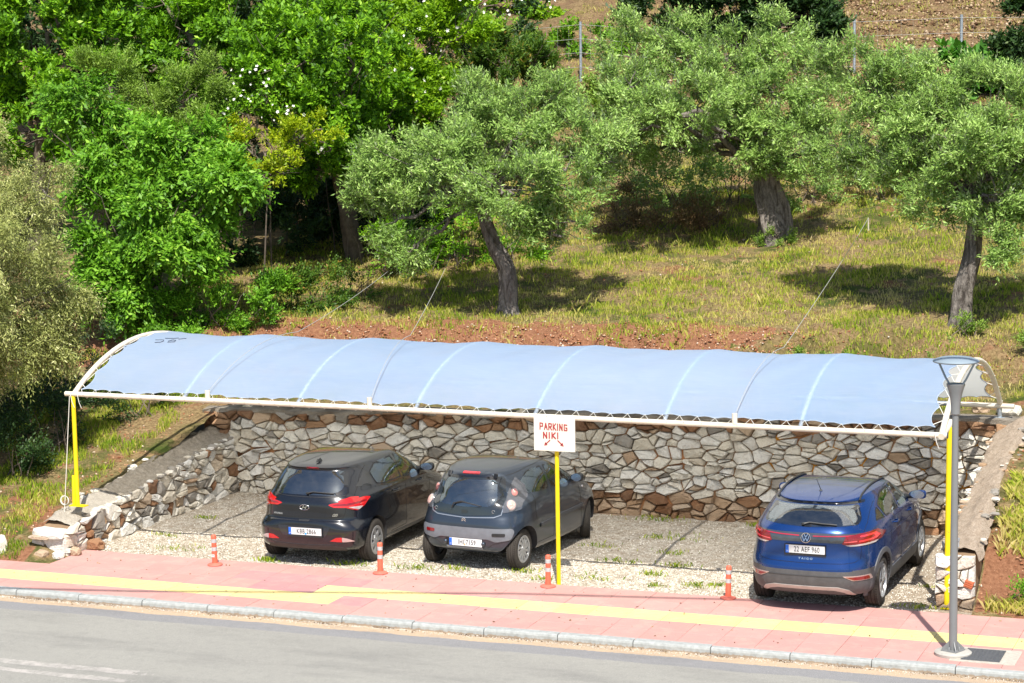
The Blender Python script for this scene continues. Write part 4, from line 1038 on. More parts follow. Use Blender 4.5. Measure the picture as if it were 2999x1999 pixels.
def shell(levels, ym, sub=5, infl=0, name='shell', mat=None, roofcap=True):
    L = cr(levels, sub); rings = [ring(l, ym, infl) for l in L]
    n = len(rings[0]); V = np.concatenate(rings); F = []
    for r in range(len(rings)-1):
        for i in range(n):
            j = (i+1) % n; F.append((r*n+i, r*n+j, (r+1)*n+j, (r+1)*n+i))
    F.append(tuple(range(n))[::-1])
    b = (len(rings)-1)*n
    if roofcap:
        # close the roof with crowned inner rings
        last = rings[-1]; cx = last[:, 1].mean(); nn = 7; crown = levels_crown[0]
        for k in range(1, nn):
            f = 1-k/nn; R2 = last.copy(); R2[:, 0] *= f; R2[:, 1] = cx+(R2[:, 1]-cx)*(f**.8)
            base = np.interp(R2[:, 1], [last[:, 1].min(), last[:, 1].max()], [last[last[:, 1].argmin(), 2], last[last[:, 1].argmax(), 2]])
            tt = (R2[:, 1]-last[:, 1].min())/(np.ptp(last[:, 1])); bb = L[-1][5]*4*tt*(1-tt)
            R2[:, 2] = base+bb+crown*(1-f*f)
            V = np.concatenate([V, R2]); nb = b+n
            for i in range(n):
                j = (i+1) % n; F.append((b+i, b+j, nb+j, nb+i))
            b = nb
        R2 = np.array([[0, cx, V[b:b+n, 2].mean()+.001]])
        V = np.concatenate([V, R2]); c = len(V)-1
        for i in range(n): F.append((b+i, b+(i+1) % n, c))
    else: F.append(tuple(b+i for i in range(n)))
    me = D.meshes.new(name); me.from_pydata([tuple(v) for v in V], [], F)
    bm = bmesh.new(); bm.from_mesh(me); bmesh.ops.remove_doubles(bm, verts=bm.verts, dist=1e-5)
    bmesh.ops.recalc_face_normals(bm, faces=bm.faces); bm.to_mesh(me); bm.free()
    if mat: me.materials.append(mat)
    return me
levels_crown = [.02]

def bvh_of(me):
    bm = bmesh.new(); bm.from_mesh(me); b = BVHTree.FromBMesh(bm); bm.free(); return b

def boolean(me, cutters, name, mats):
    o = D.objects.new(name, me); C.objects.link(o); tmp = []
    for c in cutters:
        co = D.objects.new('cutter', c); C.objects.link(co); tmp.append(co)
        md = o.modifiers.new('b', 'BOOLEAN'); md.operation = 'DIFFERENCE'; md.solver = 'EXACT'; md.object = co; md.material_mode = 'TRANSFER'
    bpy.context.view_layer.update()
    m2 = D.meshes.new_from_object(o.evaluated_get(bpy.context.evaluated_depsgraph_get())); m2.name = name
    for c in tmp: D.objects.remove(c)
    D.objects.remove(o)
    m2.polygons.foreach_set('use_smooth', [True]*len(m2.polygons)); m2.set_sharp_from_angle(angle=R_(38))
    return m2

def spline(pts, n=4, closed=True):
    """Catmull-Rom rounded outline; points given as (a,b) stay near"""
    out = []; m = len(pts)
    for i in range(m if closed else m-1):
        p0, p1, p2, p3 = pts[(i-1) % m], pts[i], pts[(i+1) % m], pts[(i+2) % m]
        for k in range(n):
            t_ = k/n
            out.append(tuple(.5*(2*p1[j]+(p2[j]-p0[j])*t_+(2*p0[j]-5*p1[j]+4*p2[j]-p3[j])*t_*t_+(3*p1[j]-p0[j]-3*p2[j]+p3[j])*t_**3) for j in (0, 1)))
    return out

def rounded(pts, r=.03, n=4):
    out = []; m = len(pts)
    for i in range(m):
        a, b, c = Vector(pts[i-1]), Vector(pts[i]), Vector(pts[(i+1) % m])
        ra = min(r, (a-b).length*.45, (c-b).length*.45)
        p = b+(a-b).normalized()*ra; q_ = b+(c-b).normalized()*ra
        for k in range(n+1):
            t_ = k/n; out.append(tuple(p*(1-t_)**2+b*2*t_*(1-t_)+q_*t_*t_))
    return out

class Car:
    def __init__(s, name, label, loc, yaw, levels, ym, crown, wb, R, tw, track, bodymat, glass):
        s.root = thing(name, label, 'car', loc, yaw); s.n = name
        levels_crown[0] = crown; s.levels = levels; s.ym = ym; s.wb, s.R, s.tw, s.track = wb, R, tw, track; s.mat = bodymat; s.glass = glass
        s.outer = shell(levels, ym, name=name+'_outer', mat=bodymat); s.bvh = bvh_of(s.outer); s.cut = []
    def hit(s, mode, a, b):
        """rear: (x,z) ray from behind; side: (y,z) from right (+1) or left (-1); top: (x,y)"""
        if mode == 'rear': o, d = Vector((a, -3, b)), Vector((0, 1, 0))
        elif mode == 'front': o, d = Vector((a, 6, b)), Vector((0, -1, 0))
        elif mode == 'right': o, d = Vector((3, a, b)), Vector((-1, 0, 0))
        elif mode == 'left': o, d = Vector((-3, a, b)), Vector((1, 0, 0))
        else: o, d = Vector((a, b, 3)), Vector((0, 0, -1))
        r = s.bvh.ray_cast(o, d)
        if r[0] is None:
            r = s.bvh.find_nearest(o+d*2.2)
        return r[0], r[1]
    def patch(s, name, mode, poly, mat, off=.003, thick=.01, res=.05, parent=None, smooth=50):
        bm = bmesh.new(); vs = [bm.verts.new((a, b, 0)) for a, b in poly]
        f = bm.faces.new(vs); bmesh.ops.triangulate(bm, faces=[f])
        for _ in range(7):
            es = [e for e in bm.edges if e.calc_length() > res]
            if not es: break
            bmesh.ops.subdivide_edges(bm, edges=es, cuts=1); bmesh.ops.triangulate(bm, faces=bm.faces)
        out = []
        for v in bm.verts:
            p, n = s.hit(mode, v.co.x, v.co.y)
            out.append((p+n*off, n))
        for v, (p, n) in zip(bm.verts, out): v.co = p
        nrm = {v: n for v, (p, n) in zip(bm.verts, out)}
        fs = list(bm.faces)
        want = {'rear': Vector((0, -1, 0)), 'front': Vector((0, 1, 0)), 'right': Vector((1, 0, 0)), 'left': Vector((-1, 0, 0)), 'top': Vector((0, 0, 1))}[mode]
        for f in fs:
            f.normal_update()
            if f.normal.dot(want) < 0: f.normal_flip()
        if thick:
            be = [e for e in bm.edges if len(e.link_faces) == 1]
            g = bmesh.ops.extrude_edge_only(bm, edges=be)
            vmap = {}
            for e in be:
                for v in e.verts: vmap[v] = None
            newv = [x for x in g['geom'] if isinstance(x, bmesh.types.BMVert)]
            for v in newv:
                src = [o_ for e in v.link_edges for o_ in e.verts if o_ is not v and o_ in nrm]
                v.co = v.co-nrm[src[0]]*thick if src else v.co
        return finish(bm, name, mat, parent or s.root, smooth=smooth, recalc=False)
    def line(s, name, mode, pts, w, mat, off=.0015, parent=None, step=.04, closed=False, h=None):
        P2 = []
        pts = list(pts)+([pts[0]] if closed else [])
        for a, b in zip(pts, pts[1:]):
            L = math.hypot(b[0]-a[0], b[1]-a[1]); n = max(1, int(L/step))
            for k in range(n): P2.append((a[0]+(b[0]-a[0])*k/n, a[1]+(b[1]-a[1])*k/n))
        P2.append(pts[-1]); P3 = [s.hit(mode, *p) for p in P2]
        bm = bmesh.new(); prev = None
        for i, (p, n) in enumerate(P3):
            t_ = (P3[min(i+1, len(P3)-1)][0]-P3[max(i-1, 0)][0]).normalized(); sd = t_.cross(n).normalized()*w/2
            hh = h or 0
            row = [bm.verts.new(p+sd+n*(off-.004)), bm.verts.new(p+sd*.8+n*(off+hh)), bm.verts.new(p-sd*.8+n*(off+hh)), bm.verts.new(p-sd+n*(off-.004))]
            if prev:
                for k in range(3): bm.faces.new((prev[k], prev[k+1], row[k+1], row[k]))
            prev = row
        return finish(bm, name, mat, parent or s.root)
    def prism_cut(s, mode, poly, d0, d1):
        bm = bmesh.new()
        fr = {'rear': lambda a, b, d: Vector((a, d, b)), 'right': lambda a, b, d: Vector((d, a, b)), 'left': lambda a, b, d: Vector((-d, a, b))}['rear' if mode in ('rear', 'front') else mode]
        prism(bm, poly, fr, d0, d1); bmesh.ops.recalc_face_normals(bm, faces=bm.faces)
        me = D.meshes.new('cut'); bm.to_mesh(me); bm.free(); me.materials.append(INT); s.cut.append(me)
    def wheelwell(s, y, r=None):
        for sx in (-1, 1):
            bm = bmesh.new(); lathe(bm, [(r or s.R+.045, .50*sx), (r or s.R+.045, 1.3*sx)], 40, (0, y, s.R+.012), 'x'); bmesh.ops.recalc_face_normals(bm, faces=bm.faces)
            me = D.meshes.new('cut'); bm.to_mesh(me); bm.free(); me.materials.append(INT); s.cut.append(me)
    def cavity(s, zfloor, ycowl, inset=.06):
        L = []
        for l in s.levels:
            if l[0] < zfloor-.001: continue
            m = list(l); m[4] -= inset; m[1] += inset*1.2; m[3] = min(m[3]-inset*1.2, ycowl); m[2] = min(m[2], m[2]) 
            if m[3] >= ycowl-.001: m[2] = max(m[2], m[0])
            L.append(m)
        L[0][0] = zfloor; L[0][2] = zfloor; L[0][5] = 0
        L[-1][0] -= .045; L[-1][2] -= .045; L[-1][4] = max(.05, L[-1][4]-.02)
        for m in L[1:-1]: m[0] -= .02; m[2] -= .02
        cc = levels_crown[0]; s.cut.append(shell(L, s.ym, sub=3, name='cav', mat=INT))
    def build(s, name='body', parent=None):
        return link(name, boolean(s.outer, s.cut, name, [s.mat]), parent or s.root)
    def wheel(s, y, side, spokes, steer=0, rimmat=SILV, style=0):
        w = s.tw; R = s.R; cx = side*(s.track)
        bm = bmesh.new(); hw = w/2
        prof = [(R*.64, -hw*.86), (R*.70, -hw), (R*.86, -hw*1.02), (R*.95, -hw*.93), (R*.985, -hw*.80)]
        for g in (-.45, 0, .45):
            prof += [(R, hw*(g-.24)), (R, hw*(g-.04)), (R-.009, hw*(g-.03)), (R-.009, hw*(g+.03)), (R, hw*(g+.04))]
        prof += [(R*.985, hw*.80), (R*.95, hw*.93), (R*.86, hw*1.02), (R*.70, hw), (R*.64, hw*.86)]
        prof = [(r, h) for r, h in prof]
        lathe(bm, prof, 48, (0, 0, 0), 'x', cap=False)
        # tread blocks: small cross cuts as ribs
        for k in range(60):
            a = 2*math.pi*k/60
            for sg_, hh in ((-1, -.72), (1, .72)):
                box(bm, (hw*hh, (R-.002)*math.cos(a), (R-.002)*math.sin(a)), (hw*.30, .016, .012), Matrix.Rotation(a-math.pi/2, 3, 'X'))
        t_ = finish(bm, 'wheel', TYRE, s.root, smooth=35)
        t_.location = (cx, y, R); t_.rotation_euler = (0, 0, steer)
        bm = bmesh.new(); o = side*hw; Rr = R*.68
        lathe(bm, [(Rr*.93, -o*.6), (Rr*.95, o*.2), (Rr*.97, o*.86), (Rr*1.02, o*.99), (Rr*1.0, o*1.04), (Rr*.95, o*1.0), (Rr*.92, o*.80), (Rr*.90, o*.3)], 40, (0, 0, 0), 'x', cap=False)
        finish(bm, 'rim', rimmat, t_, smooth=40)
        bm = bmesh.new(); lathe(bm, [(.01, o*.28), (Rr*.93, o*.30), (Rr*.93, o*.15), (.01, o*.12)], 32, (0, 0, 0), 'x'); finish(bm, 'brake_disc', RIMD, t_, smooth=30)
        bm = bmesh.new()
        lathe(bm, [(.008, o*.99), (Rr*.14, o*.98), (Rr*.2, o*.9), (Rr*.24, o*.6)], 24, (0, 0, 0), 'x')
        for k in range(spokes):
            a = 2*math.pi*k/spokes
            if style == 0: w0, w1, tw_ = .30, .38, .0     # broad spokes with rounded slots
            elif style == 1: w0, w1, tw_ = .18, .30, .28     # slanted turbine blades
            else: w0, w1, tw_ = .17, .13, .08
            subs = ((0,),) if style < 2 else ((-.16,), (.16,))
            for (da,) in subs:
                pts = []
                for f, wd in ((.12, w0), (.5, (w0+w1)/2*.8), (.97, w1)):
                    aa = a+tw_*f+da*f; r = Rr*f; hw_ = wd*Rr/2; yy = o*(.93-.10*(2*f-1)**2+.05*f)
                    c_, s_ = math.cos(aa), math.sin(aa)
                    pts.append([(yy, r*c_-hw_*s_, r*s_+hw_*c_), (yy, r*c_+hw_*s_, r*s_-hw_*c_), (yy-o*.28, r*c_+hw_*s_, r*s_-hw_*c_), (yy-o*.28, r*c_-hw_*s_, r*s_+hw_*c_)])
                vv = [[bm.verts.new(p) for p in row] for row in pts]
                for p, q_ in zip(vv, vv[1:]):
                    for i in range(4): bm.faces.new((p[i], p[(i+1) % 4], q_[(i+1) % 4], q_[i]))
                bm.faces.new(vv[-1])
        if style < 2:
            lathe(bm, [(Rr*(.80 if style == 0 else .86), o*.97), (Rr*.96, o*1.0), (Rr*.96, o*.8), (Rr*.82, o*.8)], 40, (0, 0, 0), 'x', cap=False)
            if style == 0: lathe(bm, [(.01, o*.965), (Rr*.38, o*.95), (Rr*.40, o*.8), (.01, o*.8)], 30, (0, 0, 0), 'x')
            else: lathe(bm, [(.01, o*.96), (Rr*.30, o*.95), (Rr*.32, o*.8), (.01, o*.8)], 30, (0, 0, 0), 'x')
        finish(bm, 'wheel_cover' if style < 2 else 'spokes', rimmat, t_, smooth=30)
        bm = bmesh.new(); lathe(bm, [(.006, o*1.005), (.030, o*1.0), (.032, o*.97)], 16, (0, 0, 0), 'x'); finish(bm, 'hub_cap', CHR if style == 2 else rimmat, t_, smooth=30)
        return t_
    def mirror(s, y, z, x0, size=(.10, .075, .075), mat=None):
        for sd in (-1, 1):
            p, n = s.hit('right' if sd > 0 else 'left', y, z-.03)
            bm = bmesh.new(); bmesh.ops.create_icosphere(bm, subdivisions=3, radius=1)
            for v in bm.verts:
                x_, y_, z_ = v.co
                f = .72+.28*x_*sd
                sq = lambda q_: math.copysign(abs(q_)**.75, q_)
                v.co = Vector((sq(x_)*size[0], (sq(y_) if y_ > 0 else max(sq(y_), -.45))*size[1], sq(z_)*size[2]*f))+Vector((sd*x0, y, z))
            h_ = finish(bm, 'side_mirror', mat or s.mat, s.root, smooth=50)
            bm = bmesh.new(); tube(bm, [(p.x-sd*.02, y+.02, z-.04), (sd*(x0-.05), y+.01, z-.035)], [.035, .028], 8); finish(bm, 'mirror_arm', BLK, h_, smooth=50)
            bm = bmesh.new(); bmesh.ops.create_circle(bm, cap_ends=True, radius=1, segments=20)
            for v in bm.verts: v.co = Vector((v.co.x*size[0]*.82+sd*x0, y-size[1]*.47, v.co.y*size[2]*.72+z))
            finish(bm, 'mirror_glass', CHR, h_)
    def handle(s, y, z, mat=None, w=.17):
        for mode, sd in (('right', 1), ('left', -1)):
            p, n = s.hit(mode, y, z); q_, _ = s.hit(mode, y+w, z)
            bm = bmesh.new(); o = Vector((sd, 0, 0))
            tube(bm, [p-o*.005, p+o*.028+Vector((0, .02, 0)), p.lerp(q_, .5)+o*.036, q_+o*.028-Vector((0, .02, 0)), q_-o*.005], [.012, .013, .014, .013, .012], 8)
            finish(bm, 'door_handle', mat or s.mat, s.root, smooth=60)
    def seats(s, y1, y2, zt, z0=.72):
        def seat(x, y, w, name, zt=zt):
            bm = bmesh.new(); box(bm, (x, y, (z0+zt-.18)/2), (w, .12, zt-.18-z0), Matrix.Rotation(-.18, 3, 'X'), bev=.035)
            return finish(bm, name, SEAT, s.root, smooth=40)
        for x in (-.36, .36):
            se = seat(x, y1, .48, 'front_seat')
            bm = bmesh.new(); box(bm, (x, y1-.03, zt-.10), (.25, .09, .17), bev=.035); finish(bm, 'headrest', SEAT, se, smooth=40)
        se = seat(0, y2, 1.14, 'rear_seat', zt-.04)
        for x in (-.38, 0, .38):
            bm = bmesh.new(); box(bm, (x, y2-.03, zt-.15), (.25, .08, .13), bev=.03); finish(bm, 'headrest', SEAT, se, smooth=40)
        bm = bmesh.new(); box(bm, (0, y1+.95, .86), (1.3, .35, .20), bev=.05); finish(bm, 'dashboard', INT, s.root, smooth=40)
        bm = bmesh.new(); tube(bm, [(-.36+.17*math.cos(a*.3927), y1+.62+.06*math.sin(a*.3927), .98+.17*math.sin(a*.3927)) for a in range(17)], .015, 6); finish(bm, 'steering_wheel', INT, s.root, smooth=60)
    def wiper(s, pts, rad=.010):
        P3 = [s.hit('rear', *p)[0]+Vector((0, -.022, .006)) for p in pts]
        bm = bmesh.new(); tube(bm, P3, [rad*1.5]+[rad]*(len(P3)-1), 6)
        lathe(bm, [(.022, -.01), (.02, .012)], 12, P3[0])
        return finish(bm, 'rear_wiper', BLK, s.root, smooth=50)
    def plate(s, x, z, y, txt, blue, tilt=0, w=.52, h=.112, frame=0, tx=.02, size=.098, sx=.72, marks=None):
        M0 = Matrix.Rotation(tilt, 3, 'X')
        bm = bmesh.new(); box(bm, (0, 0, 0), (w, .008, h), bev=.003); p = finish(bm, 'number_plate', PLATE, s.root)
        p.location = (x, y, z); p.rotation_euler = (tilt, 0, 0)
        bm = bmesh.new(); box(bm, (-w/2+.022, -.0045, 0), (.042, .003, h-.008)); finish(bm, 'blue_band', PBLUE, p)
        if frame:
            bm = bmesh.new()
            for c, sz in (((0, .002, -h/2-.010), (w+.03, .014, .030)), ((0, .002, h/2+.004), (w+.03, .014, .010)), ((-w/2-.008, .002, 0), (.012, .014, h+.01)), ((w/2+.008, .002, 0), (.012, .014, h+.01))): box(bm, c, sz)
            finish(bm, 'plate_frame', BLK, p)
        text_mesh('plate_lettering', txt, size, PINK_INK, p, (tx, -.0055, -.001), sx=sx*.88, bold=-.0002, space=1.12)
        text_mesh('band_lettering', blue, .022, PLATE, p, (-w/2+.022, -.0065, -.03), sx=.8)
        for (mx, mz, r, mt) in (marks or ()):
            bm = bmesh.new(); lathe(bm, [(.001, 0), (r, 0), (r, .002)], 12); bmesh.ops.rotate(bm, matrix=Matrix.Rotation(R_(90), 3, 'X'), verts=bm.verts)
            bmesh.ops.translate(bm, vec=(mx, -.006, mz), verts=bm.verts); finish(bm, 'round_sticker', mt, p)
        return p
    def panel_lines(s, sill, belt, yA, yB, yC, yr_arch):
        for mode in ('right', 'left'):
            s.line('panel_gap', mode, [(yA, sill), (yA+.01, belt)], .007, GAP)
            s.line('panel_gap', mode, [(yB, sill), (yB-.02, belt)], .007, GAP)
            s.line('panel_gap', mode, [(yC, belt), (yC-.03, .80), (yC-.02, yr_arch)], .007, GAP)
            s.line('panel_gap', mode, [(yA, sill), (yC-.02 if yC > yA else yC, sill)], .007, GAP)

# ------------------------------------------------------------------ 1. black five-door hatchback
PB = paint('midnight_paint', (.004, .006, .011), .2, .16, dust=.015)
lv = [ # zr, yr, zf, yf, w, zb, nr, nf, bow
 (.23, -.56, .22, 3.18, .800, 0, 7, 5, .05), (.30, -.655, .24, 3.28, .845, 0, 7, 5, .06), (.42, -.692, .34, 3.33, .862, 0, 7, 5, .07), (.56, -.700, .50, 3.335, .868, .0, 7, 5, .07),
 (.66, -.690, .60, 3.32, .868, .01, 5, 4, .08), (.695, -.655, .64, 3.30, .867, .01, 5, 4, .08), (.80, -.648, .72, 3.25, .862, .02, 4.8, 4, .08), (.92, -.635, .78, 3.12, .862, .03, 4.6, 3.6, .08),
 (1.0, -.595, .90, 2.75, .845, .03, 4.4, 3.4, .08), (1.05, -.560, 1.00, 2.38, .818, .01, 4.2, 3.2, .07),
 (1.16, -.485, 1.13, 2.10, .765, .01, 4.2, 3.2, .06), (1.27, -.395, 1.25, 1.82, .700, .02, 4.2, 3.2, .05), (1.36, -.315, 1.35, 1.55, .635, .02, 4.2, 3.2, .04), (1.395, -.335, 1.385, 1.45, .600, .025, 4.2, 3.4, .03), (1.425, -.25, 1.415, 1.32, .545, .03, 4, 3.4, .03)]
cA = Car('hatchback_car', 'black five-door hatchback with slanting red tail lights, leftmost of the parked cars', (-3.87, .585, 0), R_(.9), lv, 1.2, .022, 2.57, .307, .185, .752, PB, GLASS)
cA.wheelwell(0); cA.wheelwell(2.57); cA.cavity(.74, 2.3)
WR = rounded([(-.50, 1.035), (.50, 1.035), (.565, 1.12), (.505, 1.345), (-.505, 1.345), (-.565, 1.12)], .05)
SD1 = rounded([(.42, 1.07), (1.03, 1.055), (1.03, 1.385), (.40, 1.37), (.16, 1.28), (.20, 1.10)], .04)
SD2 = rounded([(1.12, 1.05), (2.02, 1.045), (1.78, 1.20), (1.46, 1.37), (1.12, 1.385)], .04)
WF = rounded([(-.66, 1.06), (.66, 1.06), (.50, 1.375), (-.50, 1.375)], .05)
def inset(poly, d):
    cx = sum(p[0] for p in poly)/len(poly); cy = sum(p[1] for p in poly)/len(poly)
    sx = max(abs(p[0]-cx) for p in poly); sy = max(abs(p[1]-cy) for p in poly)
    return [(cx+(x-cx)*(1-d/sx), cy+(y-cy)*(1-d/sy)) for x, y in poly]
def glaze(car, WR, sides, WF, hatch_d=.1):
    car.prism_cut('rear', inset(WR, .03), -1.2, hatch_d)
    for S in sides:
        for m in ('right', 'left'): car.prism_cut(m, inset(S, .02), .35, 1.3)
    car.prism_cut('front', inset(WF, .04), 1.0, 3.2)
glaze(cA, WR, (SD1, SD2), WF)
cA.build()
def black_band(car, poly, name='glass_border', mode='rear', off=.0035): return car.patch(name, mode, poly, BLKGL, off=off, thick=.008)
def ring_patch(car, name, mode, poly, d, mat, off):
    """border frame between poly and inset(poly,d)"""
    inn = inset(poly, d); bm = bmesh.new(); A = []; B = []
    for (a, b), (c_, d_) in zip(poly, inn):
        p, n = car.hit(mode, a, b); q_, n2 = car.hit(mode, c_, d_)
        A.append((bm.verts.new(p+n*(off-.008)), bm.verts.new(p+n*off))); B.append((bm.verts.new(q_+n2*off), bm.verts.new(q_+n2*(off-.006))))
    m = len(A)
    for i in range(m):
        j = (i+1) % m
        bm.faces.new((A[i][0], A[j][0], A[j][1], A[i][1])); bm.faces.new((A[i][1], A[j][1], B[j][0], B[i][0])); bm.faces.new((B[i][0], B[j][0], B[j][1], B[i][1]))
    return finish(bm, name, mat, car.root, smooth=40)
def glass_set(car, WR, sides, WF, gl_side, wr_border=.045):
    g = car.patch('rear_window', 'rear', WR, car.glass, off=.002, thick=0, res=.06)
    ring_patch(car, 'rear_window_seal', 'rear', WR, wr_border, BLKGL, .0045)
    for S in sides:
        for m in ('right', 'left'):
            car.patch('side_window', m, S, gl_side, off=.001, thick=0, res=.08); ring_patch(car, 'window_seal', m, S, .022, BLK, .004)
    car.patch('windscreen', 'front', WF, gl_side, off=.001, thick=0, res=.1); ring_patch(car, 'windscreen_seal', 'front', WF, .04, BLKGL, .004)
glass_set(cA, WR, (SD1, SD2), WF, GLASSC)
# black quarter panel behind the rear door glass and pillar between the doors
for m in ('right', 'left'):
    cA.patch('pillar_trim', m, rounded([(-.26, 1.13), (.15, 1.10), (.12, 1.29), (.06, 1.32)], .03), BLKGL, off=.003)
    cA.patch('pillar_trim', m, [(1.035, 1.06), (1.115, 1.06), (1.115, 1.385), (1.035, 1.385)], BLKGL, off=.0025)
    # tail lamp: rear wedge plus corner piece
sg_ = lambda s, P: [(s*a, b) for a, b in (P if s > 0 else P[::-1])]
for s in (1, -1):
    cA.patch('tail_light', 'rear', sg_(s, rounded([(.36, .91), (.44, .875), (.60, .868), (.725, .815), (.775, .87), (.80, .970), (.755, .99), (.60, .955), (.40, .925)], .02)), RED, off=.010, thick=.016, res=.04)
    tl = cA.patch('tail_light_clear_lens', 'rear', sg_(s, rounded([(.625, .875), (.765, .872), (.735, .825)], .012)), CLR, off=.013, thick=.01, res=.04)
    cA.patch('tail_light_inner_lens', 'rear', sg_(s, rounded([(.42, .905), (.62, .895), (.78, .925), (.78, .945), (.60, .925), (.45, .918)], .006)), REDD, off=.0125, thick=.006, res=.04)
    cA.patch('tail_light_side', 'right' if s > 0 else 'left', rounded([(-.55, .86), (-.40, .93), (-.30, 1.0), (-.42, 1.01), (-.56, .97)], .02), RED, off=.006, thick=.012, res=.04)
    cA.patch('bumper_reflector', 'rear', sg_(s, rounded([(.40, .395), (.58, .385), (.58, .455), (.50, .45)], .012)), RED, off=.006, thick=.01, res=.04)
    cA.patch('reverse_light', 'rear', sg_(s, rounded([(.582, .385), (.74, .39), (.66, .435), (.582, .455)], .012)), M('amber_clear', (.48, .34, .32), .15, var=.1, coat=1.0) if s > 0 else CLR, off=.006, thick=.01, res=.04)
cA.patch('high_brake_light', 'rear', rounded([(-.10, 1.378), (.10, 1.378), (.095, 1.397), (-.095, 1.397)], .006), REDD, off=.006)
# tailgate shut lines
for s in (1, -1):
    cA.line('panel_gap', 'rear', [(s*.60, 1.37), (s*.655, 1.12), (s*.66, 1.0), (s*.61, .93), (s*.595, .80), (s*.575, .725), (s*.50, .705), (0, .70)], .007, GAP)
cA.line('chrome_edge', 'rear', [(-.56, 1.028), (-.3, 1.012), (0, 1.008), (.3, 1.012), (.56, 1.028)], .010, BLK, off=.004)
for m in ('right', 'left'):
    cA.line('waist_trim', m, [(.14, 1.075), (1.1, 1.045), (2.1, 1.035)], .014, BLKGL, off=.005)
    cA.line('sill_strip', m, [(.36, .30), (2.2, .27)], .03, M('sill_grey', (.10, .095, .085), .6), off=.01)
cA.panel_lines(.34, 1.05, 1.08, 2.05, .50, .70)
cA.line('bumper_crease', 'rear', [(-.70, .40), (-.45, .335), (0, .32), (.45, .335), (.70, .40)], .02, BLK, off=.004)
cA.patch('bumper_lower_panel', 'rear', rounded([(-.62, .245), (.62, .245), (.60, .30), (.45, .325), (-.45, .325), (-.60, .30)], .03), M('dusty_black', (.05, .045, .042), .6, var=.2), off=.004, res=.06)
cA.patch('plate_recess', 'rear', rounded([(-.42, .60), (.42, .60), (.34, .455), (-.34, .455)], .04), paint('midnight_recess', (.008, .014, .026), .3, .25), off=.004, res=.05)
cA.patch('tailgate_handle', 'rear', rounded([(-.09, .69), (.09, .69), (.075, .668), (-.075, .668)], .01), BLK, off=.004)
cA.wiper([(.02, 1.055), (.10, 1.075), (.28, 1.068), (.42, 1.06)], .009)
cA.mirror(1.85, 1.08, .90, (.115, .07, .075)); cA.handle(.62, .93); cA.handle(1.55, .92)
SB = M('sticker_blue', (.02, .35, .8), .4, var=0)
p, n = cA.hit('rear', 0, .52)
cA.plate(.03, .525, p.y-.012, 'KBB 2866', 'GR', R_(2), frame=1, tx=.022, size=.098, sx=.80, marks=((.012, -.03, .014, SB), (.012, .032, .008, M('sticker_ring', (.5, .5, .5), .4, var=0))))
# emblem: ring with a slanted letter
def emblem_ring(car, x, z, rx, rz, w, mat=CHR, off=.006):
    p, n = car.hit('rear', x, z); tilt = math.atan2(n.z, -n.y)
    bm = bmesh.new(); pts = [(rx*math.cos(a*math.pi/14), 0, rz*math.sin(a*math.pi/14)) for a in range(29)]
    tube(bm, pts, w, 6); o = finish(bm, 'emblem', mat, car.root, smooth=60)
    o.location = p+n*off; o.rotation_euler = (-tilt, 0, 0); return o
def stroke_mesh(name, strokes, w, mat, parent, d=.004):
    bm = bmesh.new()
    for a, b, c_, e in strokes:
        L = math.hypot(c_-a, e-b); ang = math.atan2(e-b, c_-a)
        box(bm, ((a+c_)/2, -.001, (b+e)/2), (L+w*.6, d, w), Matrix.Rotation(-ang, 3, 'Y'))
    return finish(bm, name, mat, parent)
e = emblem_ring(cA, 0, .865, .072, .038, .005)
stroke_mesh('emblem_letter', [(-.035, -.024, -.012, .027), (.012, -.027, .035, .024), (-.022, .004, .022, -.004)], .010, CHR, e)
def badge(car, txt, x, z, size, sx=1, mat=CHR, shear=0):
    p, n = car.hit('rear', x, z); tilt = math.atan2(n.z, -n.y)
    return text_mesh('badge_lettering', txt, size, mat, car.root, p+n*.005, rot=(R_(90)-tilt, 0, math.atan2(n.x, -n.y)), sx=sx, bold=.0015, shear=shear)
badge(cA, 'HYUNDAI', -.43, .755, .034, 1.0); badge(cA, 'i20', .46, .765, .055, 1.1, shear=.3)
bm = bmesh.new(); prism(bm, [(-.10, 0), (.09, 0), (.02, .045), (-.03, .055)], lambda a, b, d: Vector((d, -a-.12, b+1.447)), -.012, .012); finish(bm, 'roof_aerial', BLKGL, cA.root)
for y in (0, 2.57):
    for sd in (-1, 1): cA.wheel(y, sd, 7, 0, SILV, 0)
cA.seats(1.15, .18, 1.30)
cA.line('spoiler_edge', 'rear', [(-.56, 1.372), (0, 1.368), (.56, 1.372)], .012, BLK, off=.004)

# ------------------------------------------------------------------ 2. small blue-grey city car
PC = paint('slate_blue_paint', (.030, .044, .066), .5, .24, dust=.03)
lv = [
 (.24, -.24, .22, 2.90, .775, 0, 6.5, 4, .05), (.30, -.37, .24, 2.98, .802, 0, 6.5, 4, .06), (.40, -.405, .34, 3.01, .815, 0, 6.5, 4, .07), (.52, -.425, .50, 3.015, .820, 0, 6.5, 4, .07),
 (.66, -.425, .60, 3.0, .820, .01, 6, 3.8, .08), (.74, -.405, .68, 2.95, .816, .02, 5.5, 3.6, .08), (.80, -.385, .76, 2.88, .810, .03, 5.2, 3.4, .08), (.92, -.365, .86, 2.72, .795, .04, 4.8, 3.2, .08),
 (1.02, -.335, .96, 2.42, .760, .03, 3.5, 3.0, .10), (1.12, -.290, 1.08, 2.10, .722, .03, 3.5, 3.0, .09), (1.22, -.235, 1.20, 1.82, .672, .04, 3.5, 3.0, .08), (1.31, -.175, 1.30, 1.56, .615, .045, 3.5, 3.0, .07),
 (1.355, -.145, 1.345, 1.42, .570, .05, 3.5, 3.0, .06), (1.39, -.05, 1.375, 1.28, .505, .05, 3.4, 3.0, .05)]
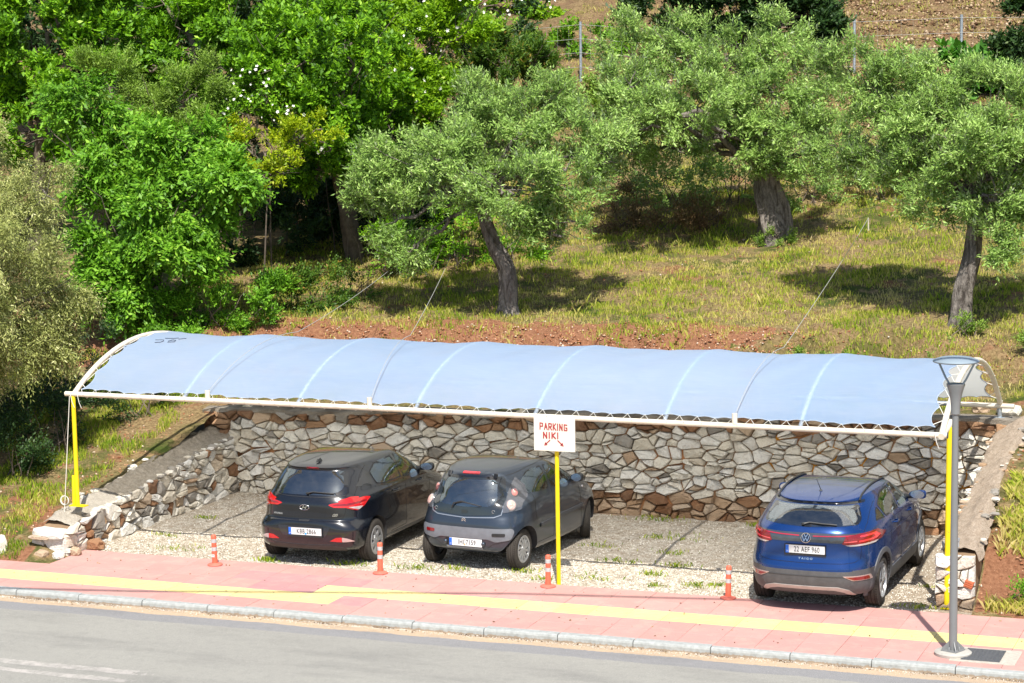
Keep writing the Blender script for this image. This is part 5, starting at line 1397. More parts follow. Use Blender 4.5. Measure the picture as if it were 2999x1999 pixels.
cB = Car('city_car', 'small slate blue hatchback with all-glass tailgate and round stacked tail lights, behind the parking sign', (-1.53, .80, 0), R_(-4.8), lv, 1.0, .024, 2.34, .285, .155, .672, PC, GLASS)
cB.wheelwell(0); cB.wheelwell(2.34); cB.cavity(.70, 2.1)
WRo = rounded([(-.535, .825), (0, .785), (.535, .825), (.555, .90), (.535, 1.10), (.475, 1.325), (-.475, 1.325), (-.535, 1.10), (-.555, .90)], .05)
WRi = rounded([(-.42, .94), (0, .915), (.42, .94), (.455, 1.02), (.40, 1.285), (-.40, 1.285), (-.455, 1.02)], .07, 5)
SD1 = rounded([(.12, 1.06), (.86, 1.02), (.86, 1.355), (.40, 1.345), (.10, 1.19)], .05)
SD2 = rounded([(.92, 1.015), (1.86, .99), (1.66, 1.18), (1.32, 1.33), (.92, 1.355)], .05)
WF = rounded([(-.62, 1.06), (.62, 1.06), (.46, 1.335), (-.46, 1.335)], .05)
cB.prism_cut('rear', inset(WRi, .015), -1, .05)
for S in (SD1, SD2):
    for m in ('right', 'left'): cB.prism_cut(m, inset(S, .02), .3, 1.3)
cB.prism_cut('front', inset(WF, .04), 1.0, 3)
cB.build()
# glass tailgate: dark outer frame, clear inner pane
def frame_between(car, name, outer, inner, mat, off, m=64):
    def samp(poly, a):
        # intersect ray at angle a with poly
        cx, cz = 0, 1.08; best = None
        for i in range(len(poly)):
            p, q_ = poly[i], poly[(i+1) % len(poly)]
            dx, dz = math.cos(a), math.sin(a); ex, ez = q_[0]-p[0], q_[1]-p[1]
            det = dx*(-ez)+dz*ex
            if abs(det) < 1e-9: continue
            t_ = ((p[0]-cx)*(-ez)+(p[1]-cz)*ex)/det; u_ = (dx*(p[1]-cz)-dz*(p[0]-cx))/det
            if t_ > 0 and -1e-6 <= u_ <= 1+1e-6: best = t_ if best is None else max(best, t_)
        return (cx+math.cos(a)*best, cz+math.sin(a)*best)
    bm = bmesh.new(); rows = []
    for k in range(m):
        a = 2*math.pi*k/m; o, i_ = samp(outer, a), samp(inner, a); row = []
        for f in (0, .01, .34, .67, .99, 1):
            p, n = car.hit('rear', o[0]+(i_[0]-o[0])*f, o[1]+(i_[1]-o[1])*f); row.append(bm.verts.new(p+n*(off if 0 < f < 1 else off-.008)))
        rows.append(row)
    for k in range(m):
        a, b = rows[k], rows[(k+1) % m]
        for j in range(5): bm.faces.new((a[j], a[j+1], b[j+1], b[j]))
    return finish(bm, name, mat, car.root, smooth=40)
frame_between(cB, 'tailgate_glass_border', WRo, WRi, M('tinted_border', (.014, .020, .026), .10, var=.1, coat=1.0), .006)
cB.patch('rear_window', 'rear', WRi, GLASS, off=.003, thick=0, res=.06)
cB.line('tailgate_edge', 'rear', [(-.565, .92), (-.545, .82), (-.45, .785), (0, .765), (.45, .785), (.545, .82), (.565, .92)], .014, M('edge_silver', (.32, .36, .42), .35, .5, var=0), off=.004)
for S in (SD1, SD2):
    for m in ('right', 'left'):
        cB.patch('side_window', m, S, GLASSC, off=.001, thick=0, res=.08); ring_patch(cB, 'window_seal', m, S, .022, BLK, .004)
cB.patch('windscreen', 'front', WF, GLASSC, off=.001, thick=0, res=.1); ring_patch(cB, 'windscreen_seal', 'front', WF, .04, BLKGL, .004)
LENS = M('smoky_lens', (.10, .105, .12), .12, .2, var=.15, scale=20, coat=1.0)
for s in (1, -1):
    hs = cB.patch('tail_light', 'rear', sg_(s, rounded([(.562, .845), (.745, .87), (.725, 1.0), (.655, 1.18), (.555, 1.30), (.548, 1.10)], .02)), LENS, off=.010, thick=.016, res=.04)
    for z, r, xx in ((.945, .078, .640), (1.10, .060, .608)):
        for rr_, mt, dd in ((r, M('lamp_rim', (.35, .34, .36), .25, .6, var=0), 0), (r*.84, M('rose_lens', (.60, .22, .20), .12, var=.3, scale=40, coat=1.0) if z > 1 else M('pale_rose_lens', (.58, .38, .34), .12, var=.3, scale=40, coat=1.0), .006), (r*.42, M('lamp_core', (.62, .34, .28), .12, var=.2, scale=60, coat=1.0), .010)):
            p, n = cB.hit('rear', s*xx, z); n = (n+Vector((s*.5, -1.2, .4))).normalized()
            bm = bmesh.new(); bmesh.ops.create_uvsphere(bm, u_segments=20, v_segments=10, radius=1)
            q_ = n.to_track_quat('Z', 'Y').to_matrix()
            for v in bm.verts: v.co = q_ @ Vector((v.co.x*rr_, v.co.y*rr_*1.1, v.co.z*.018))+p+n*(.012+dd)
            finish(bm, 'round_lens', mt, hs, smooth=60)
cB.patch('high_brake_light', 'rear', rounded([(-.14, 1.352), (.13, 1.352), (.125, 1.374), (-.135, 1.374)], .008), M('bright_red_lens', (.75, .012, .03), .15, var=0, coat=1.0), off=.008)
for x in (-.36, .36):
    p, n = cB.hit('rear', x, 1.325); bm = bmesh.new(); box(bm, p+n*.012, (.055, .03, .085), Matrix.Rotation(-.5, 3, 'X'), bev=.01); finish(bm, 'glass_hinge', BLK, cB.root)
cB.patch('bumper_strip', 'rear', rounded([(-.70, .63), (.70, .63), (.72, .58), (.69, .47), (.48, .435), (.38, .475), (-.38, .475), (-.48, .435), (-.69, .47), (-.72, .58)], .04), M('bumper_grey', (.155, .17, .195), .5, var=.12, scale=10), off=.010, thick=.014, res=.06)
cB.patch('bumper_reflector', 'rear', rounded([(-.62, .575), (-.475, .575), (-.475, .53), (-.62, .53)], .018), REDD, off=.016)
cB.patch('bumper_slot', 'rear', rounded([(.44, .565), (.62, .565), (.62, .52), (.44, .52)], .018), BLK, off=.016)
for s in (1, -1):
    cB.line('bumper_crease', 'rear', [(s*.715, .54), (s*.66, .45), (s*.44, .40), (s*.36, .34), (s*.34, .27)], .012, BLK, off=.001)
    p, n = cB.hit('rear', s*.30, .40); bm = bmesh.new(); bmesh.ops.create_uvsphere(bm, u_segments=14, v_segments=8, radius=.035); bmesh.ops.translate(bm, vec=p+n*.004, verts=bm.verts); finish(bm, 'plate_lamp_housing', PC, cB.root, smooth=60)
cB.patch('plate_recess', 'rear', rounded([(-.30, .475), (.30, .475), (.29, .335), (-.29, .335)], .02), BLK, off=.003, res=.05)
cB.line('plate_lip', 'rear', [(-.29, .33), (.29, .33)], .03, M('lip_grey', (.25, .28, .32), .4, .4, var=0), off=.01)
p, n = cB.hit('rear', 0, .41)
cB.plate(.03, .41, p.y-.014, 'IHI 7159', 'GR', R_(0), tx=.022, size=.098, sx=.84, marks=((-.012, -.028, .013, M('sticker_tan', (.62, .40, .2), .5, var=0)), (-.012, .035, .008, M('sticker_ring2', (.4, .4, .42), .4, var=0))))
P3 = [cB.hit('rear', a, b)[0] for a, b in ((-.20, .885), (-.17, .955), (-.05, .985), (.08, .965), (.26, .935))]
bm = bmesh.new(); tube(bm, [q_+Vector((0, -.03, .005)) for q_ in P3], [.008, .012, .013, .010, .007], 6); finish(bm, 'rear_wiper', BLK, cB.root, smooth=50)
cB.patch('tailgate_catch', 'rear', rounded([(-.05, .87), (.05, .87), (.045, .825), (-.045, .825)], .015), BLKGL, off=.012)
bm = bmesh.new(); p, n = cB.hit('rear', 0, .735)
e = stroke_mesh('emblem', [(-.030, -.012, 0, .010), (0, .010, .030, -.012), (-.030, .012, 0, .034), (0, .034, .030, .012)], .010, CHR, cB.root); e.location = p+n*.006+Vector((0, 0, -.01)); bm.free()
for x in (-.47, .44):
    bm = bmesh.new(); p, n = cB.hit('rear', x, .865); tube(bm, [Vector(p)+n*.012+Vector((.022*math.cos(a*.6), 0, .022*math.sin(a*.6))) for a in range(10)], .004, 5); finish(bm, 'glass_bolt', CHR, cB.root)
for m in ('right', 'left'):
    cB.line('side_rub_strip', m, [(.42, .56), (1.2, .585), (1.95, .585)], .06, M('rub_strip_grey', (.05, .053, .06), .5, var=0), off=.006, h=.006)
    cB.line('roof_seam', m, [(.02, 1.33), (.45, 1.385), (.95, 1.40), (1.35, 1.37), (1.7, 1.22), (1.98, 1.02)], .012, BLK, off=.002)
cB.panel_lines(.32, 1.02, .89, 1.90, .33, .66)
bm = bmesh.new(); p, n = cB.hit('right', 2.05, .84); lathe(bm, [(.022, 0), (.016, .01)], 12, p, 'x'); finish(bm, 'side_repeater', CLR, cB.root)
cB.mirror(1.68, 1.05, .84, (.10, .075, .08), BLK); cB.handle(1.02, .86, BLK, .12)
for y in (0, 2.34):
    for sd in (-1, 1): cB.wheel(y, sd, 12, R_(24) if y > 1 else 0, SILV, 1)
cB.seats(1.0, .12, 1.27, .70)

# ------------------------------------------------------------------ 3. blue crossover
PT = paint('bright_blue_paint', (.002, .038, .18), .5, .2, dust=.012)
lv = [
 (.235, -.62, .22, 3.25, .805, 0, 5, 4, .06), (.30, -.765, .24, 3.35, .842, 0, 5, 4, .07), (.40, -.825, .34, 3.40, .862, 0, 5, 4, .08), (.52, -.850, .50, 3.416, .872, 0, 5, 4, .09),
 (.61, -.850, .60, 3.41, .876, .0, 5, 4, .09), (.66, -.835, .66, 3.40, .876, .01, 5, 4, .09), (.74, -.812, .74, 3.37, .876, .01, 4.8, 4, .09), (.86, -.800, .84, 3.30, .872, .02, 4.6, 3.8, .09),
 (1.00, -.795, .93, 3.15, .865, .03, 4.4, 3.6, .09), (1.08, -.765, .99, 2.85, .852, .03, 4.2, 3.4, .08), (1.14, -.715, 1.06, 2.45, .828, .02, 4.0, 3.2, .07),
 (1.22, -.610, 1.17, 2.15, .780, .02, 4.0, 3.2, .06), (1.31, -.475, 1.29, 1.85, .715, .03, 4.0, 3.2, .05), (1.385, -.345, 1.38, 1.60, .650, .035, 4, 3.2, .05), (1.415, -.36, 1.415, 1.48, .615, .04, 4, 3.4, .04), (1.445, -.25, 1.44, 1.34, .555, .045, 4, 3.4, .04)]
cT = Car('crossover_car', 'bright blue crossover with grey lower cladding, rightmost of the parked cars', (3.66, .17, 0), R_(-.6), lv, 1.25, .020, 2.566, .325, .205, .745, PT, GLASS)
cT.wheelwell(0, .372); cT.wheelwell(2.566, .372); cT.cavity(.80, 2.3)
WR = rounded([(-.62, 1.155), (0, 1.135), (.62, 1.155), (.635, 1.21), (.555, 1.365), (-.555, 1.365), (-.635, 1.21)], .04)
SD1 = rounded([(.30, 1.13), (1.02, 1.12), (1.02, 1.415), (.55, 1.405), (.20, 1.30)], .04)
SDQ = rounded([(-.10, 1.14), (.24, 1.13), (.15, 1.285), (.06, 1.255)], .02)
SD2 = rounded([(1.09, 1.12), (2.05, 1.10), (1.82, 1.24), (1.50, 1.39), (1.09, 1.415)], .04)
WF = rounded([(-.66, 1.12), (.66, 1.12), (.50, 1.395), (-.50, 1.395)], .05)
glaze(cT, WR, (SD1, SDQ, SD2), WF, .05)
cT.build(); glass_set(cT, WR, (SD1, SDQ, SD2), WF, GLASSC, .04)
# wiped fan on a dusty pane
t = NT('dusty_glass_film'); P = t.coord('Object'); n = t.noise(90, 3, .8, P); n2 = t.noise(7, 4, .6, P)
tr = t.new('ShaderNodeBsdfTransparent'); df = t.new('ShaderNodeBsdfDiffuse'); df.inputs[0].default_value = (.62, .62, .60, 1); mx = t.new('ShaderNodeMixShader')
t.l.new(t.math('MULTIPLY', t.ramp(n, [(.35, .2), (.75, 1)]), t.math('MULTIPLY_ADD', n2, .35, .10)), mx.inputs[0]); t.l.new(tr.outputs[0], mx.inputs[1]); t.l.new(df.outputs[0], mx.inputs[2]); t.l.new(mx.outputs[0], t.out.inputs[0]); DUST = t.m
fan = [(.02+.43*math.cos(a), 1.13+.225*math.sin(a)) for a in np.linspace(math.pi*.90, math.pi*.04, 16)]
lft = [(-.60, 1.165)]+[(-.625, 1.215), (-.545, 1.355)]+[(0, 1.358)]+[p_ for p_ in fan[::-1] if p_[0] <= .02]
rgt = [(0, 1.358), (.545, 1.355), (.625, 1.215), (.60, 1.165)]+[p_ for p_ in fan[::-1] if p_[0] > .0]
for P_ in (lft[::1], rgt): cT.patch('dust_film', 'rear', P_, DUST, off=.0035, thick=0, res=.06)
# grey cladding: lower bumper, arches, sills
low = [(-.84, .62), (-.60, .595), (-.5, .60), (0, .602), (.5, .60), (.60, .595), (.84, .62), (.84, .245), (-.84, .245)]
cT.patch('lower_bumper', 'rear', [(-.855, .60), (-.76, .60), (-.55, .585), (0, .585), (.55, .585), (.76, .60), (.855, .60), (.83, .30), (.76, .25), (-.76, .25), (-.83, .30)], CLAD, off=.008, thick=.014, res=.06)
for m in ('right', 'left'):
    sd = 1 if m == 'right' else -1
    for yc in (0, 2.566):
        bm = bmesh.new(); rows = []
        a0, a1 = (-25, 205) if yc > 1 else (-28, 208)
        for k in range(41):
            a = R_(a0+(a1-a0)*k/40); row = []
            for r, off in ((.371, -.03), (.373, .012), (.405, .016), (.438, .012), (.443, -.004)):
                y_, z_ = yc+r*math.cos(a), max(.20, .337+r*math.sin(a)); p, n = cT.hit(m, max(-.78, min(3.3, y_)), max(z_, .245))
                row.append(bm.verts.new(Vector((p.x+sd*off, y_, z_))))
            rows.append(row)
        for a, b in zip(rows, rows[1:]):
            for j in range(4): bm.faces.new((a[j], a[j+1], b[j+1], b[j]))
        finish(bm, 'wheel_arch_trim', CLAD, cT.root, smooth=50)
    cT.patch('sill_cladding', m, [(.40, .27), (2.17, .27), (2.17, .43), (.40, .43)], CLAD, off=.014, thick=.02, res=.1)
    cT.patch('corner_cladding', m, [(-.74, .60), (-.38, .60), (-.40, .45), (-.46, .30), (-.60, .28), (-.74, .32)], CLAD, off=.010, thick=.014, res=.06)
    cT.line('door_crease', m, [(-.3, .93), (.8, .90), (2.2, .88)], .010, PT, off=.004)
SKID = M('skid_silver', (.46, .42, .40), .4, .4, var=.1)
cT.patch('skid_plate', 'rear', rounded([(-.62, .262), (-.57, .262), (-.48, .315), (-.38, .338), (.38, .338), (.48, .315), (.57, .262), (.62, .262), (.55, .345), (.42, .382), (-.42, .382), (-.55, .345)], .015), SKID, off=.018, thick=.014, res=.05)
cT.line('bumper_crease', 'rear', [(-.84, .44), (-.62, .475), (-.52, .52), (.50, .52), (.62, .46), (.84, .44)], .014, M('crease_grey', (.05, .052, .058), .6, var=0), off=.010, h=.002)
for s in (1, -1):
    cT.patch('reflector_frame', 'rear', sg_(s, rounded([(.48, .53), (.775, .525), (.79, .455), (.60, .465)], .012)), M('rose_silver', (.55, .42, .40), .35, .4, var=0), off=.014, thick=.012, res=.05)
    cT.patch('bumper_reflector', 'rear', sg_(s, rounded([(.52, .518), (.758, .514), (.768, .468), (.61, .476)], .010)), REDD, off=.0185, thick=.008, res=.05)
# light bar
DGL = M('smoked_panel', (.045, .055, .07), .15, var=.2, scale=12, coat=1.0)
cT.patch('tail_light_bar', 'rear', rounded([(-.80, .985), (-.66, 1.065), (0, 1.07), (.66, 1.065), (.80, .985), (.66, .945), (0, .955), (-.66, .945)], .02), DGL, off=.006, thick=.012, res=.06)
RLB = M('light_bar_red', (.42, .02, .045), .2, var=.1, coat=1.0)
for s in (1, -1):
    cT.patch('light_strip', 'rear', sg_(s, rounded([(.09, 1.025), (.64, 1.035), (.64, 1.048), (.09, 1.038)], .004)), RLB, off=.011, thick=.005, res=.06)
    tl = cT.patch('tail_light', 'rear', sg_(s, rounded([(.50, 1.03), (.64, 1.055), (.80, 1.06), (.850, .99), (.835, .925), (.52, .925), (.46, .94), (.48, .975)], .015)), REDD, off=.012, thick=.016, res=.04)
    cT.patch('tail_light_element', 'rear', sg_(s, rounded([(.66, 1.03), (.79, 1.035), (.825, .985), (.80, .955), (.65, .952), (.65, .972), (.78, .975), (.79, .99), (.775, 1.012), (.66, 1.01)], .006)), M('hot_red_lens', (.78, .04, .05), .15, var=.1, coat=1.0), off=.0155, thick=.006, res=.04)
    cT.patch('tail_light_element', 'rear', sg_(s, rounded([(.48, .955), (.63, .96), (.63, .973), (.49, .97)], .004)), M('hot_red_lens2', (.70, .10, .11), .15, var=.1, coat=1.0), off=.0155, thick=.006, res=.04)
    cT.patch('reverse_light', 'rear', sg_(s, rounded([(.50, .925), (.82, .928), (.80, .905), (.56, .905)], .006)), CLR, off=.012, thick=.01, res=.04)
    cT.patch('tail_light_side', 'right' if s > 0 else 'left', rounded([(-.70, .93), (-.55, .95), (-.50, 1.0), (-.56, 1.05), (-.70, 1.05)], .02), M('dark_corner_lens', (.05, .012, .012), .15, var=.1, coat=1.0), off=.007, thick=.012, res=.04)
    cT.line('panel_gap', 'rear', [(s*.66, 1.38), (s*.70, 1.16), (s*.685, .92), (s*.68, .74), (s*.62, .70), (s*.50, .688), (0, .682)], .007, GAP)
e = emblem_ring(cT, 0, 1.005, .062, .062, .0055, off=.016)
bm = bmesh.new(); lathe(bm, [(.001, .0), (.060, .001), (.060, -.006)], 24); bmesh.ops.rotate(bm, matrix=Matrix.Rotation(R_(90), 3, 'X'), verts=bm.verts); bmesh.ops.translate(bm, vec=(0, .004, 0), verts=bm.verts); finish(bm, 'emblem_disc', M('emblem_blue', (.01, .02, .05), .3, var=0), e)
stroke_mesh('emblem_letters', [(-.024, .048, 0, .006), (.024, .048, 0, .006), (-.046, .028, -.022, -.044), (-.022, -.044, 0, .0), (.046, .028, .022, -.044), (.022, -.044, 0, .0)], .0085, CHR, e)
p, n = cT.hit('rear', 0, .845)
cT.plate(-.005, .855, p.y-.014, '22 AEF 960', 'TR', R_(2), frame=1, tx=.022, size=.100, sx=.74)
badge(cT, 'T A I G O', .0, .735, .036, 1.25)
for m in ('right', 'left'):
    pass
cT.panel_lines(.45, 1.10, 1.06, 2.12, .42, .78)
cT.wiper([(-.06, 1.165), (.02, 1.185), (.20, 1.175), (.38, 1.165)], .010)
cT.mirror(1.86, 1.15, .93, (.12, .075, .08)); cT.handle(.60, 1.0); cT.handle(1.50, .99)
cT.patch('rear_spoiler', 'rear', rounded([(-.60, 1.372), (.60, 1.372), (.585, 1.402), (0, 1.405), (-.585, 1.402)], .01), BLKGL, off=.004, thick=.01, res=.05)
bm = bmesh.new(); lathe(bm, [(.03, 1.462), (.02, 1.485), (.008, 1.50)], 12, (0, .02, 0)); tube(bm, [(0, .02, 1.49), (-.03, -.10, 1.66)], [.006, .003], 6); finish(bm, 'roof_aerial', BLK, cT.root)
for m in (-1, 1):
    bm = bmesh.new(); P3 = []
    for k in range(12):
        y_ = -.10+k*1.5/11; p, n = cT.hit('top', m*.545, y_); P3.append(p+Vector((0, 0, .012)))
    tube(bm, P3, .014, 6); finish(bm, 'roof_rail', BLK, cT.root, smooth=60)
for y in (0, 2.566):
    for sd in (-1, 1): cT.wheel(y, sd, 5, 0, M('alloy_grey', (.20, .20, .21), .3, .7, var=.1) if sd*y == 99 else RIMD if False else SILV, 2)
cT.seats(1.2, .15, 1.34, .80)
# ================================================================== VEGETATION
def leaf_mat(name, stops, back=None, trans=.35, rough=.5):
    t = NT(name); a = t.new('ShaderNodeAttribute', attribute_name='rnd').outputs['Fac']
    c = t.ramp(a, stops)
    if back:
        bf = t.new('ShaderNodeNewGeometry').outputs['Backfacing']; c = t.mix(t.math('MULTIPLY', bf, .8), c, back)
    t.set(col=c, rough=rough, spec=.35)
    tl = t.new('ShaderNodeBsdfTranslucent'); t.l.new(t.mix(1, c, (1.0, 1.0, .45), 'MULTIPLY') if trans else c, tl.inputs[0])
    m = t.new('ShaderNodeMixShader'); m.inputs[0].default_value = trans
    t.l.new(t.b.outputs[0], m.inputs[1]); t.l.new(tl.outputs[0], m.inputs[2]); t.l.new(m.outputs[0], t.out.inputs[0]); return t.m
LEAF = {
 'olive': leaf_mat('olive_leaf', [(0, (.10, .17, .035)), (.35, (.21, .36, .07)), (.7, (.38, .57, .13)), (1, (.60, .74, .30))], (.40, .48, .30), .3),
 'pale': leaf_mat('pale_olive_leaf', [(0, (.13, .165, .035)), (.4, (.31, .345, .095)), (.75, (.50, .52, .19)), (1, (.70, .69, .36))], (.40, .42, .22), .25),
 'ash': leaf_mat('ash_leaf', [(0, (.05, .14, .010)), (.4, (.135, .33, .018)), (.75, (.24, .49, .035)), (1, (.42, .64, .08))], None, .33),
 'willow': leaf_mat('willow_leaf', [(0, (.09, .16, .018)), (.4, (.18, .30, .035)), (.75, (.28, .43, .06)), (1, (.42, .54, .14))], None, .3),
 'back': leaf_mat('tree_leaf', [(0, (.035, .10, .005)), (.4, (.13, .31, .010)), (.75, (.26, .52, .02)), (1, (.44, .70, .04))], None, .34),
 'bright': leaf_mat('bright_leaf', [(0, (.10, .22, .006)), (.4, (.22, .42, .01)), (.75, (.34, .55, .02)), (1, (.48, .62, .05))], None, .4),
 'yellow': leaf_mat('yellow_green_leaf', [(0, (.15, .26, .006)), (.4, (.34, .47, .01)), (.75, (.52, .60, .02)), (1, (.66, .66, .03))], None, .4),
 'red': leaf_mat('reddish_shrub_leaf', [(0, (.045, .11, .012)), (.45, (.09, .19, .02)), (.75, (.17, .26, .025)), (.9, (.30, .20, .04)), (1, (.40, .22, .05))], None, .35),
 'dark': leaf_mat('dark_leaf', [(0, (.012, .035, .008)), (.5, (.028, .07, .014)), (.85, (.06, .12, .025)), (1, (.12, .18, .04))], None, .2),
 'fig': leaf_mat('fig_leaf', [(0, (.05, .16, .015)), (.5, (.09, .27, .03)), (1, (.17, .38, .05))], None, .35)}
BARK = NT('olive_bark'); t = BARK; P = t.coord('World')
n = t.noise(7, 6, .75, t.scale(P, (1, 1, .3)), 1.2); n2 = t.noise(30, 5, .75, t.scale(P, (1, 1, .35)))
c = t.mix(t.ramp(n, [(.38, 0), (.6, 1)]), (.085, .07, .06), (.34, .30, .265)); c = t.mix(t.math('MULTIPLY', t.ramp(n2, [(.5, 0), (.7, 1)]), .7), c, (.06, .05, .045))
t.bump(t.math('ADD', n, t.math('MULTIPLY', n2, .5)), 1, .06); BARK = t.set(col=c, rough=.95, spec=.15)
TWIG = M('twig_bark', (.14, .11, .085), .95, var=.4, scale=10)
YBARK = M('lichen_bark', (.30, .20, .06), .95, var=.4, scale=10)

def unit(a): return a/np.maximum(np.linalg.norm(a, axis=-1, keepdims=True), 1e-9)
def foliage(name, lobes, n, ll, lw, mat, parent=None, seed=0, clump=.30, per=9, droop=.0, up=.35, tw=.26, flat=1.0, dens=None, spread=.9, kind=None, hollow=.15):
    rs = np.random.RandomState(seed)
    L = np.array(lobes, float); R = np.stack([L[:, 3], (L[:, 3]+L[:, 4])/2*.9, L[:, 4]], -1)
    area = (R[:, 0]*R[:, 2])**.8+.02; pw = area/area.sum()
    ntw = n//per
    ncl = np.maximum(6, (area*14/clump**1.5*(.34 if 'olive' in mat.name else .19)).astype(int))
    cl_c, cl_l = [], []
    for i in range(len(L)):
        d = unit(rs.randn(ncl[i], 3)); rr = np.where(rs.rand(ncl[i], 1) < hollow, rs.uniform(.2, .7, (ncl[i], 1)), rs.uniform(.72, 1.02, (ncl[i], 1)))
        cl_c.append(L[i, :3]+d*R[i]*rr); cl_l.append(np.full(ncl[i], i))
    cl_c = np.concatenate(cl_c); cl_l = np.concatenate(cl_l); m = len(cl_c)
    wcl = rs.uniform(.3, 1.6, m); wcl /= wcl.sum()
    tone = rs.uniform(-.16, .16, m)
    k = rs.choice(m, ntw, p=wcl); cc = cl_c[k]; li = cl_l[k]
    out = unit((cc-L[li, :3])/R[li]+np.array([0, 0, .25]))
    base = cc+unit(rs.randn(ntw, 3))*(rs.rand(ntw, 1)**.6)*clump*rs.uniform(.5, 1.2, (ntw, 1))*np.array([1, 1, .75])
    td = unit(out*.8+rs.randn(ntw, 3)*spread*.6+np.array([0, 0, up-droop]))
    tl = tw*rs.uniform(.6, 1.3, (ntw, 1))
    f = (np.arange(per)+rs.uniform(.2, .9, (ntw, per)))/per
    sag = np.zeros((ntw, per, 3)); sag[..., 2] = -droop*.35*(f**2)*tl
    p = base[:, None]+td[:, None]*tl[:, None]*f[..., None]+sag
    side = unit(np.cross(td, unit(rs.randn(ntw, 3)+np.array([0, 0, 1.2]))))
    sgn = np.where(np.arange(per) % 2, 1, -1)[None, :, None]
    ld = unit(td[:, None]*.75+side[:, None]*sgn*.8+rs.randn(ntw, per, 3)*.28+np.array([0, 0, -droop*.35]))
    nn = unit(np.array([0, -.25, 1.0])+out[:, None]*.5+rs.randn(ntw, per, 3)*.45)
    wd = unit(np.cross(ld, nn)); nrm = np.cross(wd, ld)
    s = rs.uniform(.65, 1.25, (ntw, per, 1)); l_ = ll*s; w_ = lw*s*.5
    a = p; b = p+ld*l_*.45+wd*w_-nrm*w_*.3; c_ = p+ld*l_; d_ = p+ld*l_*.45-wd*w_-nrm*w_*.3
    V = np.stack([a, b, c_, d_], 2).reshape(-1, 3)
    nl = ntw*per; F = np.arange(nl*4).reshape(nl, 4)
    at = np.clip(.45+tone[k][:, None]+rs.randn(ntw, per)*.20, 0, 1).reshape(-1)
    o = fast_mesh(name, V, F, mat, parent, parent is not None, attr=np.repeat(at, 4))
    if kind: tag(o, kind=kind)
    return o

def limb(bm, a, b, r0, r1, seed, n=7, wig=.09, rise=.0):
    rs = random.Random(seed); a, b = Vector(a), Vector(b); L = (b-a).length
    pts = []
    for i in range(n+1):
        f = i/n; p = a.lerp(b, f)+Vector((0, 0, rise*L*math.sin(f*math.pi)))
        if 0 < i < n: p += Vector((rs.uniform(-1, 1), rs.uniform(-1, 1), rs.uniform(-1, 1)))*wig*L*.6
        pts.append(p)
    tube(bm, pts, [r0+(r1-r0)*(i/n) for i in range(n+1)], 7)
    return pts

TREES['pale'][1].extend([(-10.6, .2, 3.6, 1.2, 1.2), (-9.9, 1.2, 4.4, 1.0, 1.0), (-11.2, -.8, 4.2, 1.4, 1.4), (-10.2, -.6, 5.2, 1.1, 1.0)])
def tree(key, name, label, cat, leafmat, nleaf, ll, lw, trunk=None, tr=.2, fork=.9, group=None, seed=1, bark=None, twigs=4, **kw):
    (bx, by, bz), lobes = TREES[key]; z = float(height(bx, by))
    t_ = thing(name, label, cat, (bx, by, z), group=group)
    cx = sum(l[0] for l in lobes)/len(lobes); cy = sum(l[1] for l in lobes)/len(lobes); zlow = min(l[2] for l in lobes); zmid = sum(l[2] for l in lobes)/len(lobes)
    rs = random.Random(seed); bark = bark or TWIG
    if trunk is None: trunk = [(bx, by, z-.2), (bx+(cx-bx)*.3, by+(cy-by)*.3, z+(zlow-z)*.5), (bx+(cx-bx)*.6, by+(cy-by)*.6, zlow+.1)]
    T = [Vector(p) for p in trunk]
    # refine
    P3 = []; 
    for i in range(len(T)-1):
        p0, p1, p2, p3 = T[max(i-1, 0)], T[i], T[i+1], T[min(i+2, len(T)-1)]
        for k in range(8):
            s = k/8; P3.append(.5*(2*p1+(p2-p0)*s+(2*p0-5*p1+4*p2-p3)*s*s+(3*p1-p0-3*p2+p3)*s**3))
    P3.append(T[-1]); ph = rs.uniform(0, 6)
    def mod(f, th): return 1+.16*math.sin(3*th+ph+f*5)+.10*math.sin(5*th-ph*2+f*9)+.07*math.sin(8*th+f*17)+(.55*max(0, .12-f)/.12)*(1+.5*math.sin(4*th+ph))
    bm = bmesh.new(); m = len(P3)
    tube(bm, P3, [tr*(1.0-.42*(i/(m-1))) for i in range(m)], 26, mod=mod)
    finish(bm, 'trunk', bark, t_, True, smooth=60)
    fk = P3[-1]; r1 = tr*.58
    bm = bmesh.new(); order = sorted(lobes, key=lambda l: -l[3]*l[4])
    for i, l in enumerate(order):
        c = Vector(l[:3])-Vector((0, 0, l[4]*.3)); s0 = P3[-1-rs.randint(0, 3)]
        pts = limb(bm, s0, c, r1*(.75 if i < 4 else .45), .025, seed*31+i, 8, .10, .08)
        for k in range(twigs):
            q_ = pts[rs.randint(3, len(pts)-1)]; e = Vector(l[:3])+Vector((rs.uniform(-1, 1)*l[3], rs.uniform(-1, 1)*l[3], rs.uniform(-.8, 1)*l[4]))*.9
            limb(bm, q_, e, .016, .005, seed*77+i*9+k, 5, .12)
    br = finish(bm, 'branches', bark, t_, True, smooth=60)
    cr_ = foliage('crown', lobes, nleaf, ll, lw, leafmat, t_, seed=seed, **kw)
    tag(cr_, kind='stuff'); tag(br, kind='stuff')
    return t_
b1 = TREES['olive1'][0]
def wp(dx, dz, base, dv=0): return (base[0]+dx, base[1]+dv, base[2]+dz)
B = (-4.29, 9.35, float(height(-4.29, 9.35)))
tree('olive1', 'olive_tree', 'olive tree with a bent grey trunk standing alone above the middle of the carport', 'tree', LEAF['olive'], 98000, .088, .027,
     trunk=[wp(0, -.15, B), wp(.02, .35, B), wp(-.02, .8, B), wp(-.28, 1.25, B), wp(-.46, 1.75, B), wp(-.50, 2.05, B)], tr=.175, group='olive trees on the slope', seed=3, bark=BARK, twigs=5)
